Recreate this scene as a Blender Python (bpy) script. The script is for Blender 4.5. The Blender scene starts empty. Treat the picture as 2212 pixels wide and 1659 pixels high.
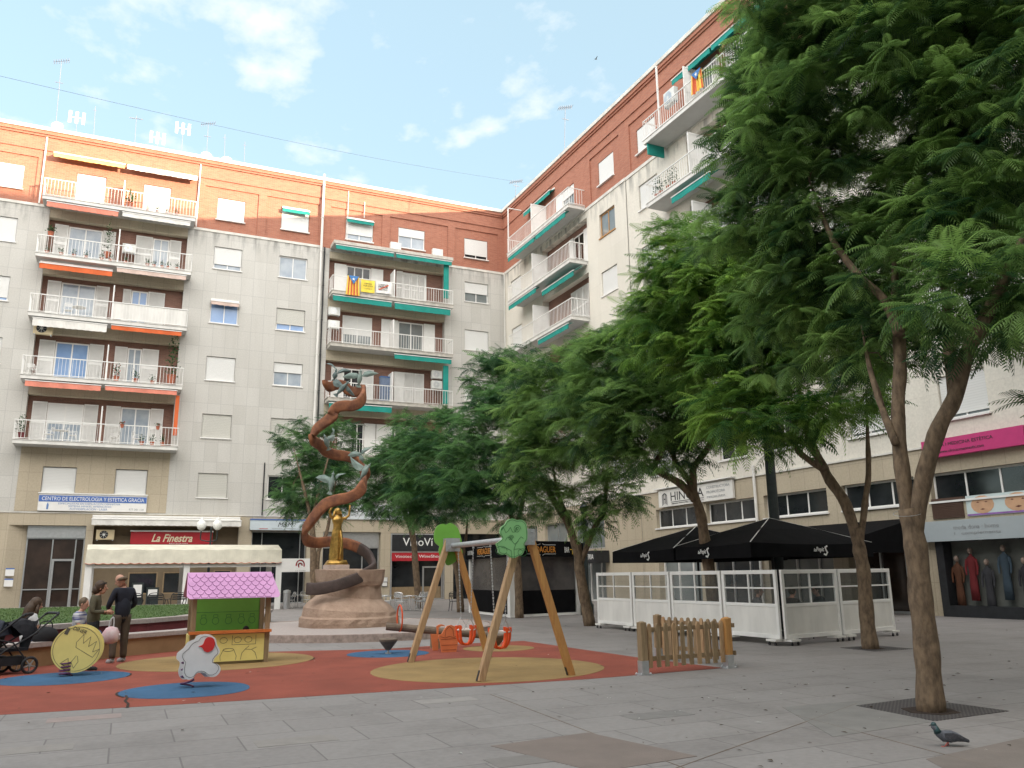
import bpy, bmesh, math, random
import numpy as np
from mathutils import Vector, Matrix
R = math.radians
rnd = random.Random(7)
scene = bpy.context.scene
col = scene.collection

# ------------------------------------------------------------------ camera
H = 1.6
F_PX, PITCH, ROLL, HEAD, A2 = 1789.12, R(13.0), R(-0.7864), R(65.325), R(-0.593)
fw = Vector((math.cos(HEAD) * math.cos(PITCH), math.sin(HEAD) * math.cos(PITCH), math.sin(PITCH)))
_rt = Vector((math.sin(HEAD), -math.cos(HEAD), 0)); _up = _rt.cross(fw)
rgt = math.cos(ROLL) * _rt + math.sin(ROLL) * _up
upv = -math.sin(ROLL) * _rt + math.cos(ROLL) * _up
CAM = Vector((0, 0, H))
cam = bpy.data.objects.new('camera', bpy.data.cameras.new('camera')); col.objects.link(cam)
M3 = Matrix((rgt, upv, -fw)).transposed()
cam.matrix_world = Matrix.Translation(CAM) @ M3.to_4x4()
cam.data.sensor_width = 36.0
cam.data.lens = F_PX / 2212 * 36
cam.data.clip_end = 3000
scene.camera = cam
# ------------------------------------------------------------------ sun and sky
SUN = Vector((0.6, -0.8, 0.12)).normalized()          # towards the sun
SUN_EL = math.asin(SUN.z)
w = bpy.data.worlds.new('World'); scene.world = w; w.use_nodes = True
nt = w.node_tree; nt.nodes.clear()
def N(tree, t, **kw):
    n = tree.nodes.new(t)
    for k, v in kw.items(): setattr(n, k, v)
    return n
out = N(nt, 'ShaderNodeOutputWorld'); bg = N(nt, 'ShaderNodeBackground')
sky = N(nt, 'ShaderNodeTexSky'); sky.sky_type = 'NISHITA'; sky.sun_disc = False
sky.sun_elevation = R(12); sky.sun_rotation = math.atan2(SUN.x, SUN.y)
sky.air_density = 1.0; sky.dust_density = 1.2; sky.ozone_density = 1.2; sky.altitude = 0
tc = N(nt, 'ShaderNodeTexCoord'); sep = N(nt, 'ShaderNodeSeparateXYZ')
nt.links.new(tc.outputs['Generated'], sep.inputs[0])
mx = N(nt, 'ShaderNodeMath', operation='MAXIMUM'); mx.inputs[1].default_value = 0.05
nt.links.new(sep.outputs[2], mx.inputs[0])
dv = N(nt, 'ShaderNodeVectorMath', operation='SCALE'); inv = N(nt, 'ShaderNodeMath', operation='DIVIDE'); inv.inputs[0].default_value = 1
nt.links.new(mx.outputs[0], inv.inputs[1]); nt.links.new(tc.outputs['Generated'], dv.inputs[0]); nt.links.new(inv.outputs[0], dv.inputs['Scale'])
cn = N(nt, 'ShaderNodeTexNoise'); cn.inputs['Scale'].default_value = 4.6; cn.inputs['Detail'].default_value = 8; cn.inputs['Roughness'].default_value = .55
cmap = N(nt, 'ShaderNodeMapping'); cmap.inputs['Location'].default_value = (3.1, 1.7, 0); cmap.inputs['Scale'].default_value = (1, .75, 1)
nt.links.new(dv.outputs[0], cmap.inputs[0]); nt.links.new(cmap.outputs[0], cn.inputs['Vector'])
cr = N(nt, 'ShaderNodeValToRGB'); cr.color_ramp.elements[0].position = .545; cr.color_ramp.elements[1].position = .76
nt.links.new(cn.outputs['Fac'], cr.inputs[0])
mixc = N(nt, 'ShaderNodeMix', data_type='RGBA')
tint = N(nt, 'ShaderNodeMix', data_type='RGBA'); tint.inputs[0].default_value = .72
tint.inputs[7].default_value = (1.06, 1.42, 1.52, 1)
nt.links.new(sky.outputs[0], tint.inputs[6])
nt.links.new(cr.outputs[0], mixc.inputs[0]); nt.links.new(tint.outputs[2], mixc.inputs[6]); mixc.inputs[7].default_value = (2.1, 2.1, 2.05, 1)
# bright white sky added behind the camera, out of view, to lift the shade
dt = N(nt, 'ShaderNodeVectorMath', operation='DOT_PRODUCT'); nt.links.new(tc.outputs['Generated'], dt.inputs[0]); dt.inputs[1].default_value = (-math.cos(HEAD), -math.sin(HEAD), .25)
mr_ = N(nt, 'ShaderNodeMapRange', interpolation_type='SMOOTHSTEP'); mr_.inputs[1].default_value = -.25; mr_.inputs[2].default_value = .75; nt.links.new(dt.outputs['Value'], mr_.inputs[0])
rear_fill = N(nt, 'ShaderNodeMix', data_type='RGBA'); rear_fill.inputs[7].default_value = (6.35, 6.2, 5.95, 1); nt.links.new(mr_.outputs[0], rear_fill.inputs[0]); nt.links.new(mixc.outputs[2], rear_fill.inputs[6])
nt.links.new(rear_fill.outputs[2], bg.inputs[0]); bg.inputs[1].default_value = .15
nt.links.new(bg.outputs[0], out.inputs[0])
sl = bpy.data.lights.new('sun', 'SUN'); sl.energy = 3.2; sl.angle = R(.5); sl.color = (1, .80, .58)
so = bpy.data.objects.new('sun', sl); col.objects.link(so); so.rotation_euler = (-SUN).to_track_quat('-Z', 'Y').to_euler()
so.location = (30, -20, 60)
vs = scene.view_settings; vs.view_transform = 'Standard'; vs.look = 'None'; vs.exposure = 1.98; vs.gamma = 1
scene.render.engine = 'CYCLES'
scene.cycles.max_bounces = 6; scene.cycles.diffuse_bounces = 4; scene.cycles.transparent_max_bounces = 8

# ------------------------------------------------------------------ geometry helpers
def ray(x, y):
    return (fw * F_PX + rgt * (x - 1106) - upv * (y - 829.5)).normalized()
def G(x, y, z=0.0):
    d = ray(x, y); return CAM + d * ((z - H) / d.z)
def PV(x, y, base):
    """point seen at photo position x, y on the upright plane through base that faces the square's corner"""
    b = Vector((base[0], base[1], 0)); n = b.normalized(); d = ray(x, y)
    return CAM + d * (((b - Vector((0, 0, H))).dot(n)) / d.dot(n))
class MB:
    def __init__(s): s.v = []; s.f = []; s.m = []; s.mi = 0; s.X = None
    def add(s, vs, fs):
        o = len(s.v)
        if s.X is not None: vs = [s.X @ Vector(p) for p in vs]
        s.v += [tuple(p) for p in vs]; s.f += [tuple(i + o for i in f) for f in fs]; s.m += [s.mi] * len(fs); return s
    def box(s, x0, x1, y0, y1, z0, z1):
        return s.add([(x0,y0,z0),(x1,y0,z0),(x1,y1,z0),(x0,y1,z0),(x0,y0,z1),(x1,y0,z1),(x1,y1,z1),(x0,y1,z1)],
                     [(0,3,2,1),(4,5,6,7),(0,1,5,4),(1,2,6,5),(2,3,7,6),(3,0,4,7)])
    def quad(s, a, b, c, d): return s.add([a, b, c, d], [(0, 1, 2, 3)])
    def beam(s, a, b, wd, hg=None, ref=(0, 0, 1)):
        a, b = Vector(a), Vector(b); hg = hg or wd; d = (b - a).normalized(); rf = Vector(ref)
        if abs(d.dot(rf)) > .98: rf = Vector((1, 0, 0))
        x = d.cross(rf).normalized() * wd / 2; y = x.cross(d).normalized() * hg / 2
        v = [a-x-y, a+x-y, a+x+y, a-x+y, b-x-y, b+x-y, b+x+y, b-x+y]
        return s.add(v, [(3,2,1,0),(4,5,6,7),(0,1,5,4),(1,2,6,5),(2,3,7,6),(3,0,4,7)])
    def tube(s, pts, rad, n=8, cap=True):
        pts = [Vector(p) for p in pts]; k = len(pts)
        if not hasattr(rad, '__len__'): rad = [rad] * k
        rings = []; prev = None
        for i, p in enumerate(pts):
            d = (pts[min(i+1, k-1)] - pts[max(i-1, 0)]).normalized()
            if prev is None:
                a = d.cross(Vector((0, 0, 1)));
                if a.length < .05: a = d.cross(Vector((1, 0, 0)))
                a.normalize()
            else:
                a = (prev - d * prev.dot(d)).normalized()
            prev = a; b = d.cross(a)
            rings.append([p + (a * math.cos(2*math.pi*j/n) + b * math.sin(2*math.pi*j/n)) * rad[i] for j in range(n)])
        v = [q for r_ in rings for q in r_]; f = []
        for i in range(k-1):
            for j in range(n):
                f.append((i*n+j, i*n+(j+1) % n, (i+1)*n+(j+1) % n, (i+1)*n+j))
        if cap: f.append(tuple(range(n-1, -1, -1))); f.append(tuple((k-1)*n + j for j in range(n)))
        return s.add(v, f)
    def lathe(s, prof, c=(0, 0, 0), n=20):
        v = []; f = []; k = len(prof)
        for (r_, z) in prof:
            for j in range(n):
                a = 2*math.pi*j/n; v.append((c[0]+r_*math.cos(a), c[1]+r_*math.sin(a), c[2]+z))
        for i in range(k-1):
            for j in range(n): f.append((i*n+j, i*n+(j+1) % n, (i+1)*n+(j+1) % n, (i+1)*n+j))
        f.append(tuple(range(n-1, -1, -1))); f.append(tuple((k-1)*n+j for j in range(n)))
        return s.add(v, f)
    def prism(s, poly, z0, z1):
        n = len(poly); v = [(p[0], p[1], z0) for p in poly] + [(p[0], p[1], z1) for p in poly]
        return s.add(v, [tuple(range(n-1, -1, -1)), tuple(range(n, 2*n))] + [(i, (i+1) % n, n+(i+1) % n, n+i) for i in range(n)])
    def plate(s, poly, y0, y1):
        """outline in x, z extruded along y"""
        n = len(poly); v = [(p[0], y0, p[1]) for p in poly] + [(p[0], y1, p[1]) for p in poly]
        return s.add(v, [tuple(range(n)), tuple(range(2*n-1, n-1, -1))] + [(i, n+i, n+(i+1) % n, (i+1) % n) for i in range(n)])
    def ball(s, c, r_, n=10, sq=(1, 1, 1)):
        v = []; f = []; m = n // 2 + 1
        for i in range(m+1):
            t = math.pi*i/m
            for j in range(n):
                a = 2*math.pi*j/n; v.append((c[0]+r_*sq[0]*math.sin(t)*math.cos(a), c[1]+r_*sq[1]*math.sin(t)*math.sin(a), c[2]-r_*sq[2]*math.cos(t)))
        for i in range(m):
            for j in range(n): f.append((i*n+j, i*n+(j+1) % n, (i+1)*n+(j+1) % n, (i+1)*n+j))
        return s.add(v, f)
    def build(s, name, mats, parent=None, smooth=False, bevel=0):
        me = bpy.data.meshes.new(name); me.from_pydata(s.v, [], s.f); me.update()
        o = bpy.data.objects.new(name, me); col.objects.link(o)
        if not isinstance(mats, (list, tuple)): mats = [mats]
        for m in mats: me.materials.append(m)
        if len(mats) > 1: me.polygons.foreach_set('material_index', s.m)
        if smooth: me.polygons.foreach_set('use_smooth', [True]*len(s.f))
        if parent: o.parent = parent
        if bevel:
            b = o.modifiers.new('bevel', 'BEVEL'); b.width = bevel; b.segments = 2; b.limit_method = 'ANGLE'
        return o
def tag(o, label=None, cat=None, group=None, kind=None):
    if label: o['label'] = label
    if cat: o['category'] = cat
    if group: o['group'] = group
    if kind: o['kind'] = kind
    return o
def empty(name, loc, label, cat, group=None, rz=0):
    o = bpy.data.objects.new(name, None); col.objects.link(o); o.location = loc; o.rotation_euler = (0, 0, rz)
    o.empty_display_size = .2
    return tag(o, label, cat, group)
def copy_tree(o, parent=None, label=None):
    c = o.copy(); col.objects.link(c)
    if parent: c.parent = parent
    if label: c['label'] = label
    for ch in list(o.children): copy_tree(ch, c)
    return c
def circle(cx, cy, r_, n=40, wob=0, seed=1):
    g = random.Random(seed); ph = [g.uniform(0, 6.28) for _ in range(4)]
    o = []
    for i in range(n):
        a = 2*math.pi*i/n; rr = r_*(1+wob*sum(math.sin((k+2)*a+ph[k])/(k+1) for k in range(4)))
        o.append((cx+rr*math.cos(a), cy+rr*math.sin(a)))
    return o
def spline(pts, n=6):
    """Catmull-Rom through points"""
    P = [Vector(p) for p in pts]; P = [2*P[0]-P[1]] + P + [2*P[-1]-P[-2]]; o = []
    for i in range(1, len(P)-2):
        for j in range(n):
            t = j/n; a, b, c, d = P[i-1], P[i], P[i+1], P[i+2]
            o.append(.5*((2*b)+(c-a)*t+(2*a-5*b+4*c-d)*t*t+(3*b-a-3*c+d)*t**3))
    o.append(P[-2]); return o

# ------------------------------------------------------------------ materials
def base_mat(name):
    m = bpy.data.materials.new(name); m.use_nodes = True; t = m.node_tree; b = t.nodes['Principled BSDF']; return m, t, b
def pm(name, c, rough=.7, var=.18, scale=4, metal=0, bump=0, bscale=60, stretch=(1, 1, 1), spec=.4, c2=None, detail=5, trans=0):
    m, t, b = base_mat(name); L = t.links
    tcn = N(t, 'ShaderNodeTexCoord'); mp = N(t, 'ShaderNodeMapping'); mp.inputs['Scale'].default_value = stretch
    L.new(tcn.outputs['Object'], mp.inputs[0])
    no = N(t, 'ShaderNodeTexNoise'); no.inputs['Scale'].default_value = scale; no.inputs['Detail'].default_value = detail; no.inputs['Roughness'].default_value = .6
    L.new(mp.outputs[0], no.inputs['Vector'])
    r_ = N(t, 'ShaderNodeValToRGB'); c = tuple(c)
    if c2 is None: lo = tuple(x*(1-var) for x in c); hi = tuple(min(1, x*(1+var)) for x in c)
    else: lo, hi = c, c2
    r_.color_ramp.elements[0].color = (*lo, 1); r_.color_ramp.elements[1].color = (*hi, 1)
    r_.color_ramp.elements[0].position = .3; r_.color_ramp.elements[1].position = .7
    L.new(no.outputs['Fac'], r_.inputs[0]); L.new(r_.outputs[0], b.inputs['Base Color'])
    b.inputs['Roughness'].default_value = rough; b.inputs['Metallic'].default_value = metal
    b.inputs['Specular IOR Level'].default_value = spec
    if trans: b.inputs['Transmission Weight'].default_value = trans
    if bump:
        n2_ = N(t, 'ShaderNodeTexNoise'); n2_.inputs['Scale'].default_value = bscale; n2_.inputs['Detail'].default_value = 4
        L.new(mp.outputs[0], n2_.inputs['Vector'])
        bp = N(t, 'ShaderNodeBump'); bp.inputs['Strength'].default_value = bump; bp.inputs['Distance'].default_value = .02
        L.new(n2_.outputs['Fac'], bp.inputs['Height']); L.new(bp.outputs[0], b.inputs['Normal'])
    return m
def tiled(name, cA, cB, mortar, bw, bh, ms, offs=.5, rough=.8, stain=.35, dirt=(.12, .11, .1), flat=True, nsc=.35, bumpv=.2, streak=True, top=None):
    """brick/tile pattern in the plane x,z (flat=True: wall) or x,y (ground), with weathering streaks"""
    m, t, b = base_mat(name); L = t.links
    tcn = N(t, 'ShaderNodeTexCoord'); sp = N(t, 'ShaderNodeSeparateXYZ'); cb = N(t, 'ShaderNodeCombineXYZ')
    L.new(tcn.outputs['Object'], sp.inputs[0]); L.new(sp.outputs[0], cb.inputs[0]); L.new(sp.outputs[2 if flat else 1], cb.inputs[1])
    br = N(t, 'ShaderNodeTexBrick'); br.offset = offs; br.inputs['Scale'].default_value = 1
    br.inputs['Brick Width'].default_value = bw; br.inputs['Row Height'].default_value = bh; br.inputs['Mortar Size'].default_value = ms
    br.inputs['Mortar Smooth'].default_value = .2; br.inputs['Bias'].default_value = 0
    br.inputs['Color1'].default_value = (*cA, 1); br.inputs['Color2'].default_value = (*cB, 1); br.inputs['Mortar'].default_value = (*mortar, 1)
    L.new(cb.outputs[0], br.inputs['Vector'])
    no = N(t, 'ShaderNodeTexNoise'); no.inputs['Scale'].default_value = nsc; no.inputs['Detail'].default_value = 8; no.inputs['Roughness'].default_value = .65
    mp = N(t, 'ShaderNodeMapping'); mp.inputs['Scale'].default_value = (1, 1, .16 if (flat and streak) else 1)
    L.new(tcn.outputs['Object'], mp.inputs[0]); L.new(mp.outputs[0], no.inputs['Vector'])
    rp = N(t, 'ShaderNodeValToRGB'); rp.color_ramp.elements[0].position = .48; rp.color_ramp.elements[1].position = .78
    L.new(no.outputs['Fac'], rp.inputs[0])
    ml = N(t, 'ShaderNodeMath', operation='MULTIPLY'); ml.inputs[1].default_value = stain; L.new(rp.outputs[0], ml.inputs[0])
    mix = N(t, 'ShaderNodeMix', data_type='RGBA'); L.new(ml.outputs[0], mix.inputs[0]); L.new(br.outputs[0], mix.inputs[6]); mix.inputs[7].default_value = (*dirt, 1)
    if top:
        tn = N(t, 'ShaderNodeTexNoise'); tn.inputs['Scale'].default_value = 2.2; tn.inputs['Detail'].default_value = 7; tm = N(t, 'ShaderNodeMapping'); tm.inputs['Scale'].default_value = (1, 1, .22); L.new(tcn.outputs['Object'], tm.inputs[0]); L.new(tm.outputs[0], tn.inputs['Vector'])
        r1 = N(t, 'ShaderNodeMapRange'); r1.inputs[1].default_value = .47; r1.inputs[2].default_value = .62; L.new(tn.outputs['Fac'], r1.inputs[0]); r2 = N(t, 'ShaderNodeMapRange'); r2.inputs[1].default_value = top-1.5; r2.inputs[2].default_value = top; r2.inputs[4].default_value = .75; L.new(sp.outputs[2], r2.inputs[0])
        mm = N(t, 'ShaderNodeMath', operation='MULTIPLY'); L.new(r1.outputs[0], mm.inputs[0]); L.new(r2.outputs[0], mm.inputs[1]); mix0 = mix; mix = N(t, 'ShaderNodeMix', data_type='RGBA'); L.new(mm.outputs[0], mix.inputs[0]); L.new(mix0.outputs[2], mix.inputs[6]); mix.inputs[7].default_value = (.17, .17, .16, 1)
    n3 = N(t, 'ShaderNodeTexNoise'); n3.inputs['Scale'].default_value = 14; n3.inputs['Detail'].default_value = 6
    L.new(tcn.outputs['Object'], n3.inputs['Vector'])
    hs = N(t, 'ShaderNodeHueSaturation'); mr = N(t, 'ShaderNodeMapRange'); mr.inputs[3].default_value = .82; mr.inputs[4].default_value = 1.18
    L.new(n3.outputs['Fac'], mr.inputs[0]); L.new(mr.outputs[0], hs.inputs['Value']); L.new(mix.outputs[2], hs.inputs['Color'])
    L.new(hs.outputs[0], b.inputs['Base Color']); b.inputs['Roughness'].default_value = rough; b.inputs['Specular IOR Level'].default_value = .3
    bp = N(t, 'ShaderNodeBump'); bp.inputs['Strength'].default_value = bumpv; bp.inputs['Distance'].default_value = .01
    L.new(n3.outputs['Fac'], bp.inputs['Height']); L.new(bp.outputs[0], b.inputs['Normal'])
    return m
M = {}
M['brick'] = tiled('orange_red_brick', (.34, .12, .075), (.43, .17, .105), (.34, .20, .15), .30, .085, .012, stain=.3, dirt=(.22, .10, .07), nsc=.5)
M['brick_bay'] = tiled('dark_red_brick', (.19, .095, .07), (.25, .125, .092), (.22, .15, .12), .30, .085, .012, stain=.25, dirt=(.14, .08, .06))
M['stone1'] = tiled('grey_stone_slabs', (.495, .48, .445), (.55, .535, .50), (.41, .40, .38), .82, 1.3, .013, offs=0, stain=.42, dirt=(.36, .345, .31), nsc=.6, top=25.2)
M['stone2'] = tiled('cream_stone_slabs', (.66, .625, .55), (.69, .655, .58), (.60, .565, .50), 1.6, 1.95, .01, offs=0, stain=.42, dirt=(.50, .47, .41), nsc=.5, top=25.2)
M['beige'] = tiled('beige_stone_cladding', (.43, .37, .275), (.47, .405, .305), (.34, .29, .22), .82, 1.15, .012, offs=0, stain=.3, dirt=(.30, .25, .18), nsc=.5)
M['lintel'] = tiled('beige_lintel_stone', (.47, .41, .31), (.50, .44, .33), (.37, .32, .25), .8, 3, .012, offs=0, stain=.2, dirt=(.3, .26, .2))
M['pave'] = tiled('grey_concrete_paving', (.225, .208, .200), (.25, .232, .223), (.15, .138, .133), 1.2, .8, .009, offs=.5, rough=.85, stain=.6, dirt=(.135, .122, .116), flat=False, nsc=.8, bumpv=.3)
M['coping'] = pm('pale_concrete_coping', (.62, .60, .55), .8, .2, 1.5, bump=.2)
M['white'] = pm('white_paint', (.76, .75, .725), .55, .05, 3)
M['white_d'] = pm('weathered_white_paint', (.68, .665, .63), .7, .12, 2, stretch=(1, 1, .3))
M['slab_edge'] = pm('weathered_concrete_edge', (.50, .47, .42), .8, .25, 2.5, bump=.1)
M['soffit'] = pm('grey_painted_soffit', (.50, .50, .49), .8, .06, 2)
M['shutter'] = None
M['alu'] = pm('brushed_aluminium', (.55, .56, .57), .35, .08, 6, metal=.85)
M['chrome'] = pm('bright_polished_aluminium', (.82, .83, .84), .22, .05, 6, metal=.9)
M['steel'] = pm('galvanised_steel', (.50, .52, .54), .45, .12, 12, metal=.7)
M['dark'] = pm('black_painted_metal', (.018, .019, .022), .5, .3, 5)
M['aerial'] = pm('grey_aerial_metal', (.20, .21, .25), .6, .1)
M['iron'] = pm('dark_green_cast_iron', (.022, .03, .03), .45, .3, 8)
M['blackcloth'] = pm('black_canvas', (.006, .006, .007), .9, .3, 3, bump=.2, bscale=30, spec=.1)
M['inside'] = pm('dark_shop_interior', (.02, .019, .02), .8, .5, 1.2)
def glass_mat(name, c, rough=.06, c2=None):
    m = pm(name, c, rough, .3, .9, c2=c2, spec=.5); b = m.node_tree.nodes['Principled BSDF']; b.inputs['Coat Weight'].default_value = .0; b.inputs['Coat Roughness'].default_value = .03
    return m
M['glass_dark'] = glass_mat('dark_window_glass', (.008, .010, .012), c2=(.03, .033, .036))
M['glass_curtain'] = glass_mat('curtained_window_glass', (.22, .27, .33), c2=(.42, .46, .50))
M['glass_blue'] = glass_mat('painted_sky_reflection_glass', (.16, .27, .48), c2=(.26, .38, .60))  # blue of the reflected sky is put into the base colour
M['glass_brown'] = glass_mat('brown_tinted_glass', (.02, .014, .012), c2=(.055, .036, .028))
M['glass_grey'] = glass_mat('grey_blind_glass', (.15, .17, .17), c2=(.22, .24, .24))
m, t, b = base_mat('clear_screen_glass')
b.inputs['Base Color'].default_value = (.12, .14, .14, 1); b.inputs['Roughness'].default_value = .03; b.inputs['Alpha'].default_value = .2
b.inputs['Specular IOR Level'].default_value = .8; M['clear'] = m
def slat_mat(name, c, pitch, dark=.6):
    m, t, b = base_mat(name); L = t.links
    tcn = N(t, 'ShaderNodeTexCoord'); sp = N(t, 'ShaderNodeSeparateXYZ'); L.new(tcn.outputs['Object'], sp.inputs[0])
    ml = N(t, 'ShaderNodeMath', operation='MULTIPLY'); ml.inputs[1].default_value = 1/pitch; L.new(sp.outputs[2], ml.inputs[0])
    fr = N(t, 'ShaderNodeMath', operation='FRACT'); L.new(ml.outputs[0], fr.inputs[0])
    rp = N(t, 'ShaderNodeValToRGB'); e = rp.color_ramp.elements; e[0].position = .0; e[0].color = (*[x*dark for x in c], 1); e[1].position = .22; e[1].color = (*c, 1)
    L.new(fr.outputs[0], rp.inputs[0]); L.new(rp.outputs[0], b.inputs['Base Color']); b.inputs['Roughness'].default_value = .5
    bp = N(t, 'ShaderNodeBump'); bp.inputs['Strength'].default_value = .6; bp.inputs['Distance'].default_value = .02; L.new(fr.outputs[0], bp.inputs['Height']); L.new(bp.outputs[0], b.inputs['Normal'])
    return m
M['shutter'] = slat_mat('white_roller_slats', (.74, .74, .72), .09, .82)
M['shutter_g'] = slat_mat('grey_roller_slats', (.58, .57, .52), .11, .55)
def fabric(name, c): return pm(name, c, .85, .12, 2, bump=.15, bscale=20)
M['orange'] = fabric('orange_awning_fabric', (.62, .13, .04)); M['salmon'] = fabric('salmon_awning_fabric', (.68, .24, .17)); M['yellow_aw'] = fabric('amber_awning_fabric', (.78, .48, .17))
M['teal'] = fabric('teal_awning_fabric', (.015, .25, .21)); M['cream'] = fabric('cream_awning_fabric', (.66, .62, .52)); M['whitef'] = fabric('white_awning_fabric', (.72, .70, .66)); M['pinkf'] = fabric('faded_pink_awning_fabric', (.60, .46, .40))
M['kiosk'] = fabric('beige_canvas', (.60, .57, .47))
M['green_pl'] = pm('leaf_green_plastic_board', (.17, .44, .07), .45, .08, 3); M['mint_pl'] = pm('mint_green_plastic_board', (.24, .52, .22), .45, .05, 3)
M['yel_pl'] = pm('pale_yellow_plastic_board', (.72, .62, .22), .45, .06, 3); M['pink_pl'] = pm('pink_plastic_board', (.58, .29, .53), .45, .1, 3)
M['white_pl'] = pm('white_plastic_board', (.68, .68, .68), .4, .06, 4); M['red_pl'] = pm('red_plastic', (.55, .03, .03), .35, .1, 4)
M['orange_pl'] = pm('orange_plastic_board', (.66, .20, .08), .45, .08, 4); M['orange_seat'] = pm('orange_red_rubber', (.72, .09, .02), .4, .08, 4)
M['line'] = pm('engraved_dark_line', (.10, .09, .07), .8, .1, 4); M['lineg'] = pm('engraved_green_line', (.05, .16, .06), .8, .1, 4); M['linep'] = pm('engraved_purple_line', (.36, .15, .33), .8, .1, 4)
M['purple'] = pm('purple_spring_steel', (.11, .03, .10), .4, .1, 6)
M['wood'] = pm('weathered_pine', (.32, .20, .11), .75, 0, 5, c2=(.50, .34, .19), stretch=(6, 6, .7), bump=.25, bscale=30)
M['wood_o'] = pm('orange_stained_pine', (.38, .18, .06), .6, 0, 4, c2=(.52, .28, .09), stretch=(5, 5, .6), bump=.2, bscale=30)
M['wood_g'] = pm('grey_green_stained_pine', (.20, .14, .08), .8, 0, 4, c2=(.33, .24, .14), stretch=(6, 6, .7), bump=.25, bscale=30)
M['log'] = pm('grey_brown_log', (.16, .12, .09), .85, .3, 5, bump=.3)
M['corten'] = pm('rusted_corten_steel', (.11, .042, .027), .75, 0, 3.5, c2=(.33, .13, .058), bump=.3, bscale=25)
M['corten_d'] = pm('dark_oxidised_steel', (.06, .04, .035), .7, .35, 4, bump=.4, bscale=20)
M['patina'] = pm('green_copper_patina', (.12, .17, .155), .7, 0, 4, c2=(.28, .35, .315), bump=.2)
M['patina_d'] = pm('dark_bronze_patina', (.06, .09, .09), .6, 0, 4, c2=(.16, .21, .20), bump=.2)
M['gold'] = pm('gilded_bronze', (.52, .32, .09), .42, .35, 9, metal=.85, bump=.25, bscale=25)
M['rock'] = pm('pinkish_brown_stone', (.27, .18, .13), .9, 0, 2.2, c2=(.43, .31, .235), bump=1.0, bscale=18, detail=10)
M['pinkstone'] = pm('pink_granite', (.50, .40, .35), .7, .2, 12, bump=.2)
M['ringstone'] = pm('rough_granite_kerb', (.33, .26, .23), .9, .35, 7, bump=.5)
M['tan'] = pm('ochre_stained_wall', (.24, .15, .075), .9, 0, 1.3, c2=(.37, .24, .13), bump=.3)
M['maroon'] = pm('maroon_painted_wall', (.16, .035, .04), .8, .2, 3)
M['granite'] = pm('grey_granite_coping', (.36, .31, .29), .75, .15, 20, bump=.1)
def rubber(name, c): return pm(name, c, .92, .2, 1.1, bump=.5, bscale=120, detail=12)
M['red_r'] = rubber('red_rubber_surface', (.245, .06, .038)); M['blue_r'] = rubber('blue_rubber_surface', (.038, .105, .20)); M['yel_r'] = rubber('yellow_ochre_rubber_surface', (.28, .185, .075))
M['bark'] = pm('jacaranda_bark', (.075, .052, .035), .9, 0, 13, c2=(.235, .165, .105), stretch=(1, 1, .45), bump=1.0, bscale=22, detail=10)
M['soil'] = pm('dark_soil', (.035, .022, .016), .95, .4, 10, bump=.5)
M['grate'] = tiled('iron_tree_grate', (.14, .125, .12), (.17, .15, .145), (.05, .045, .045), .06, .05, .018, offs=0, flat=False, stain=.1, dirt=(.1, .1, .1))
M['grass'] = pm('short_lawn', (.04, .085, .02), .95, 0, 3, c2=(.085, .135, .035), bump=.8, bscale=60)
M['hole'] = pm('pavement_plate', (.185, .15, .132), .85, .12, 2, bump=.3, bscale=80)
M['skin'] = pm('skin', (.50, .27, .19), .55, .08, 6); M['hair_b'] = pm('brown_hair', (.06, .035, .02), .6, .3, 20); M['hair_d'] = pm('dark_hair', (.02, .015, .012), .6, .3, 20); M['hair_g'] = pm('ash_brown_hair', (.11, .075, .045), .6, .3, 20)
M['terracotta'] = pm('terracotta', (.42, .13, .07), .8, .15, 6); M['leaf_pot'] = pm('potted_foliage', (.03, .09, .025), .7, .4, 12)
def cloth(n, c, v=.12): return pm(n, c, .85, v, 6, bump=.2, bscale=12)

# ------------------------------------------------------------------ lettering
def txt(parent, s, u0, u1, z0, z1, y, mat, shear=0, name='lettering', off=0, ext=.006):
    cu = bpy.data.curves.new('t', 'FONT'); cu.body = s; cu.shear = shear; cu.extrude = .01; cu.offset = off; cu.resolution_u = 3
    ob = bpy.data.objects.new('t', cu); col.objects.link(ob)
    dg = bpy.context.evaluated_depsgraph_get(); me = bpy.data.meshes.new_from_object(ob.evaluated_get(dg))
    bpy.data.objects.remove(ob); bpy.data.curves.remove(cu)
    n = len(me.vertices); a = np.empty(n*3); me.vertices.foreach_get('co', a); a = a.reshape(n, 3)
    mn, mxx = a.min(0), a.max(0); o = np.empty_like(a)
    o[:, 0] = u0+(a[:, 0]-mn[0])/(mxx[0]-mn[0])*(u1-u0); o[:, 2] = z0+(a[:, 1]-mn[1])/(mxx[1]-mn[1])*(z1-z0); o[:, 1] = y-(a[:, 2]+.01)*ext/.02
    me.vertices.foreach_set('co', o.ravel()); me.materials.clear(); me.materials.append(mat); me.update(); me.name = name
    r_ = bpy.data.objects.new(name, me); col.objects.link(r_)
    if parent: r_.parent = parent
    return r_
def strokes(mb, lines, y, wd=.012, t=.006, closed=False):
    """thin raised lines in the x,z plane"""
    for ln in lines:
        for a, b_ in zip(ln[:-1], ln[1:]):
            d = Vector((b_[0]-a[0], b_[1]-a[1]));
            if d.length < 1e-5: continue
            d.normalize(); nx, nz = -d.y*wd/2, d.x*wd/2; ex, ez = d.x*wd*.3, d.y*wd*.3
            mb.plate([(a[0]-ex+nx, a[1]-ez+nz), (a[0]-ex-nx, a[1]-ez-nz), (b_[0]+ex-nx, b_[1]+ez-nz), (b_[0]+ex+nx, b_[1]+ez+nz)], y-t, y)
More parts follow.
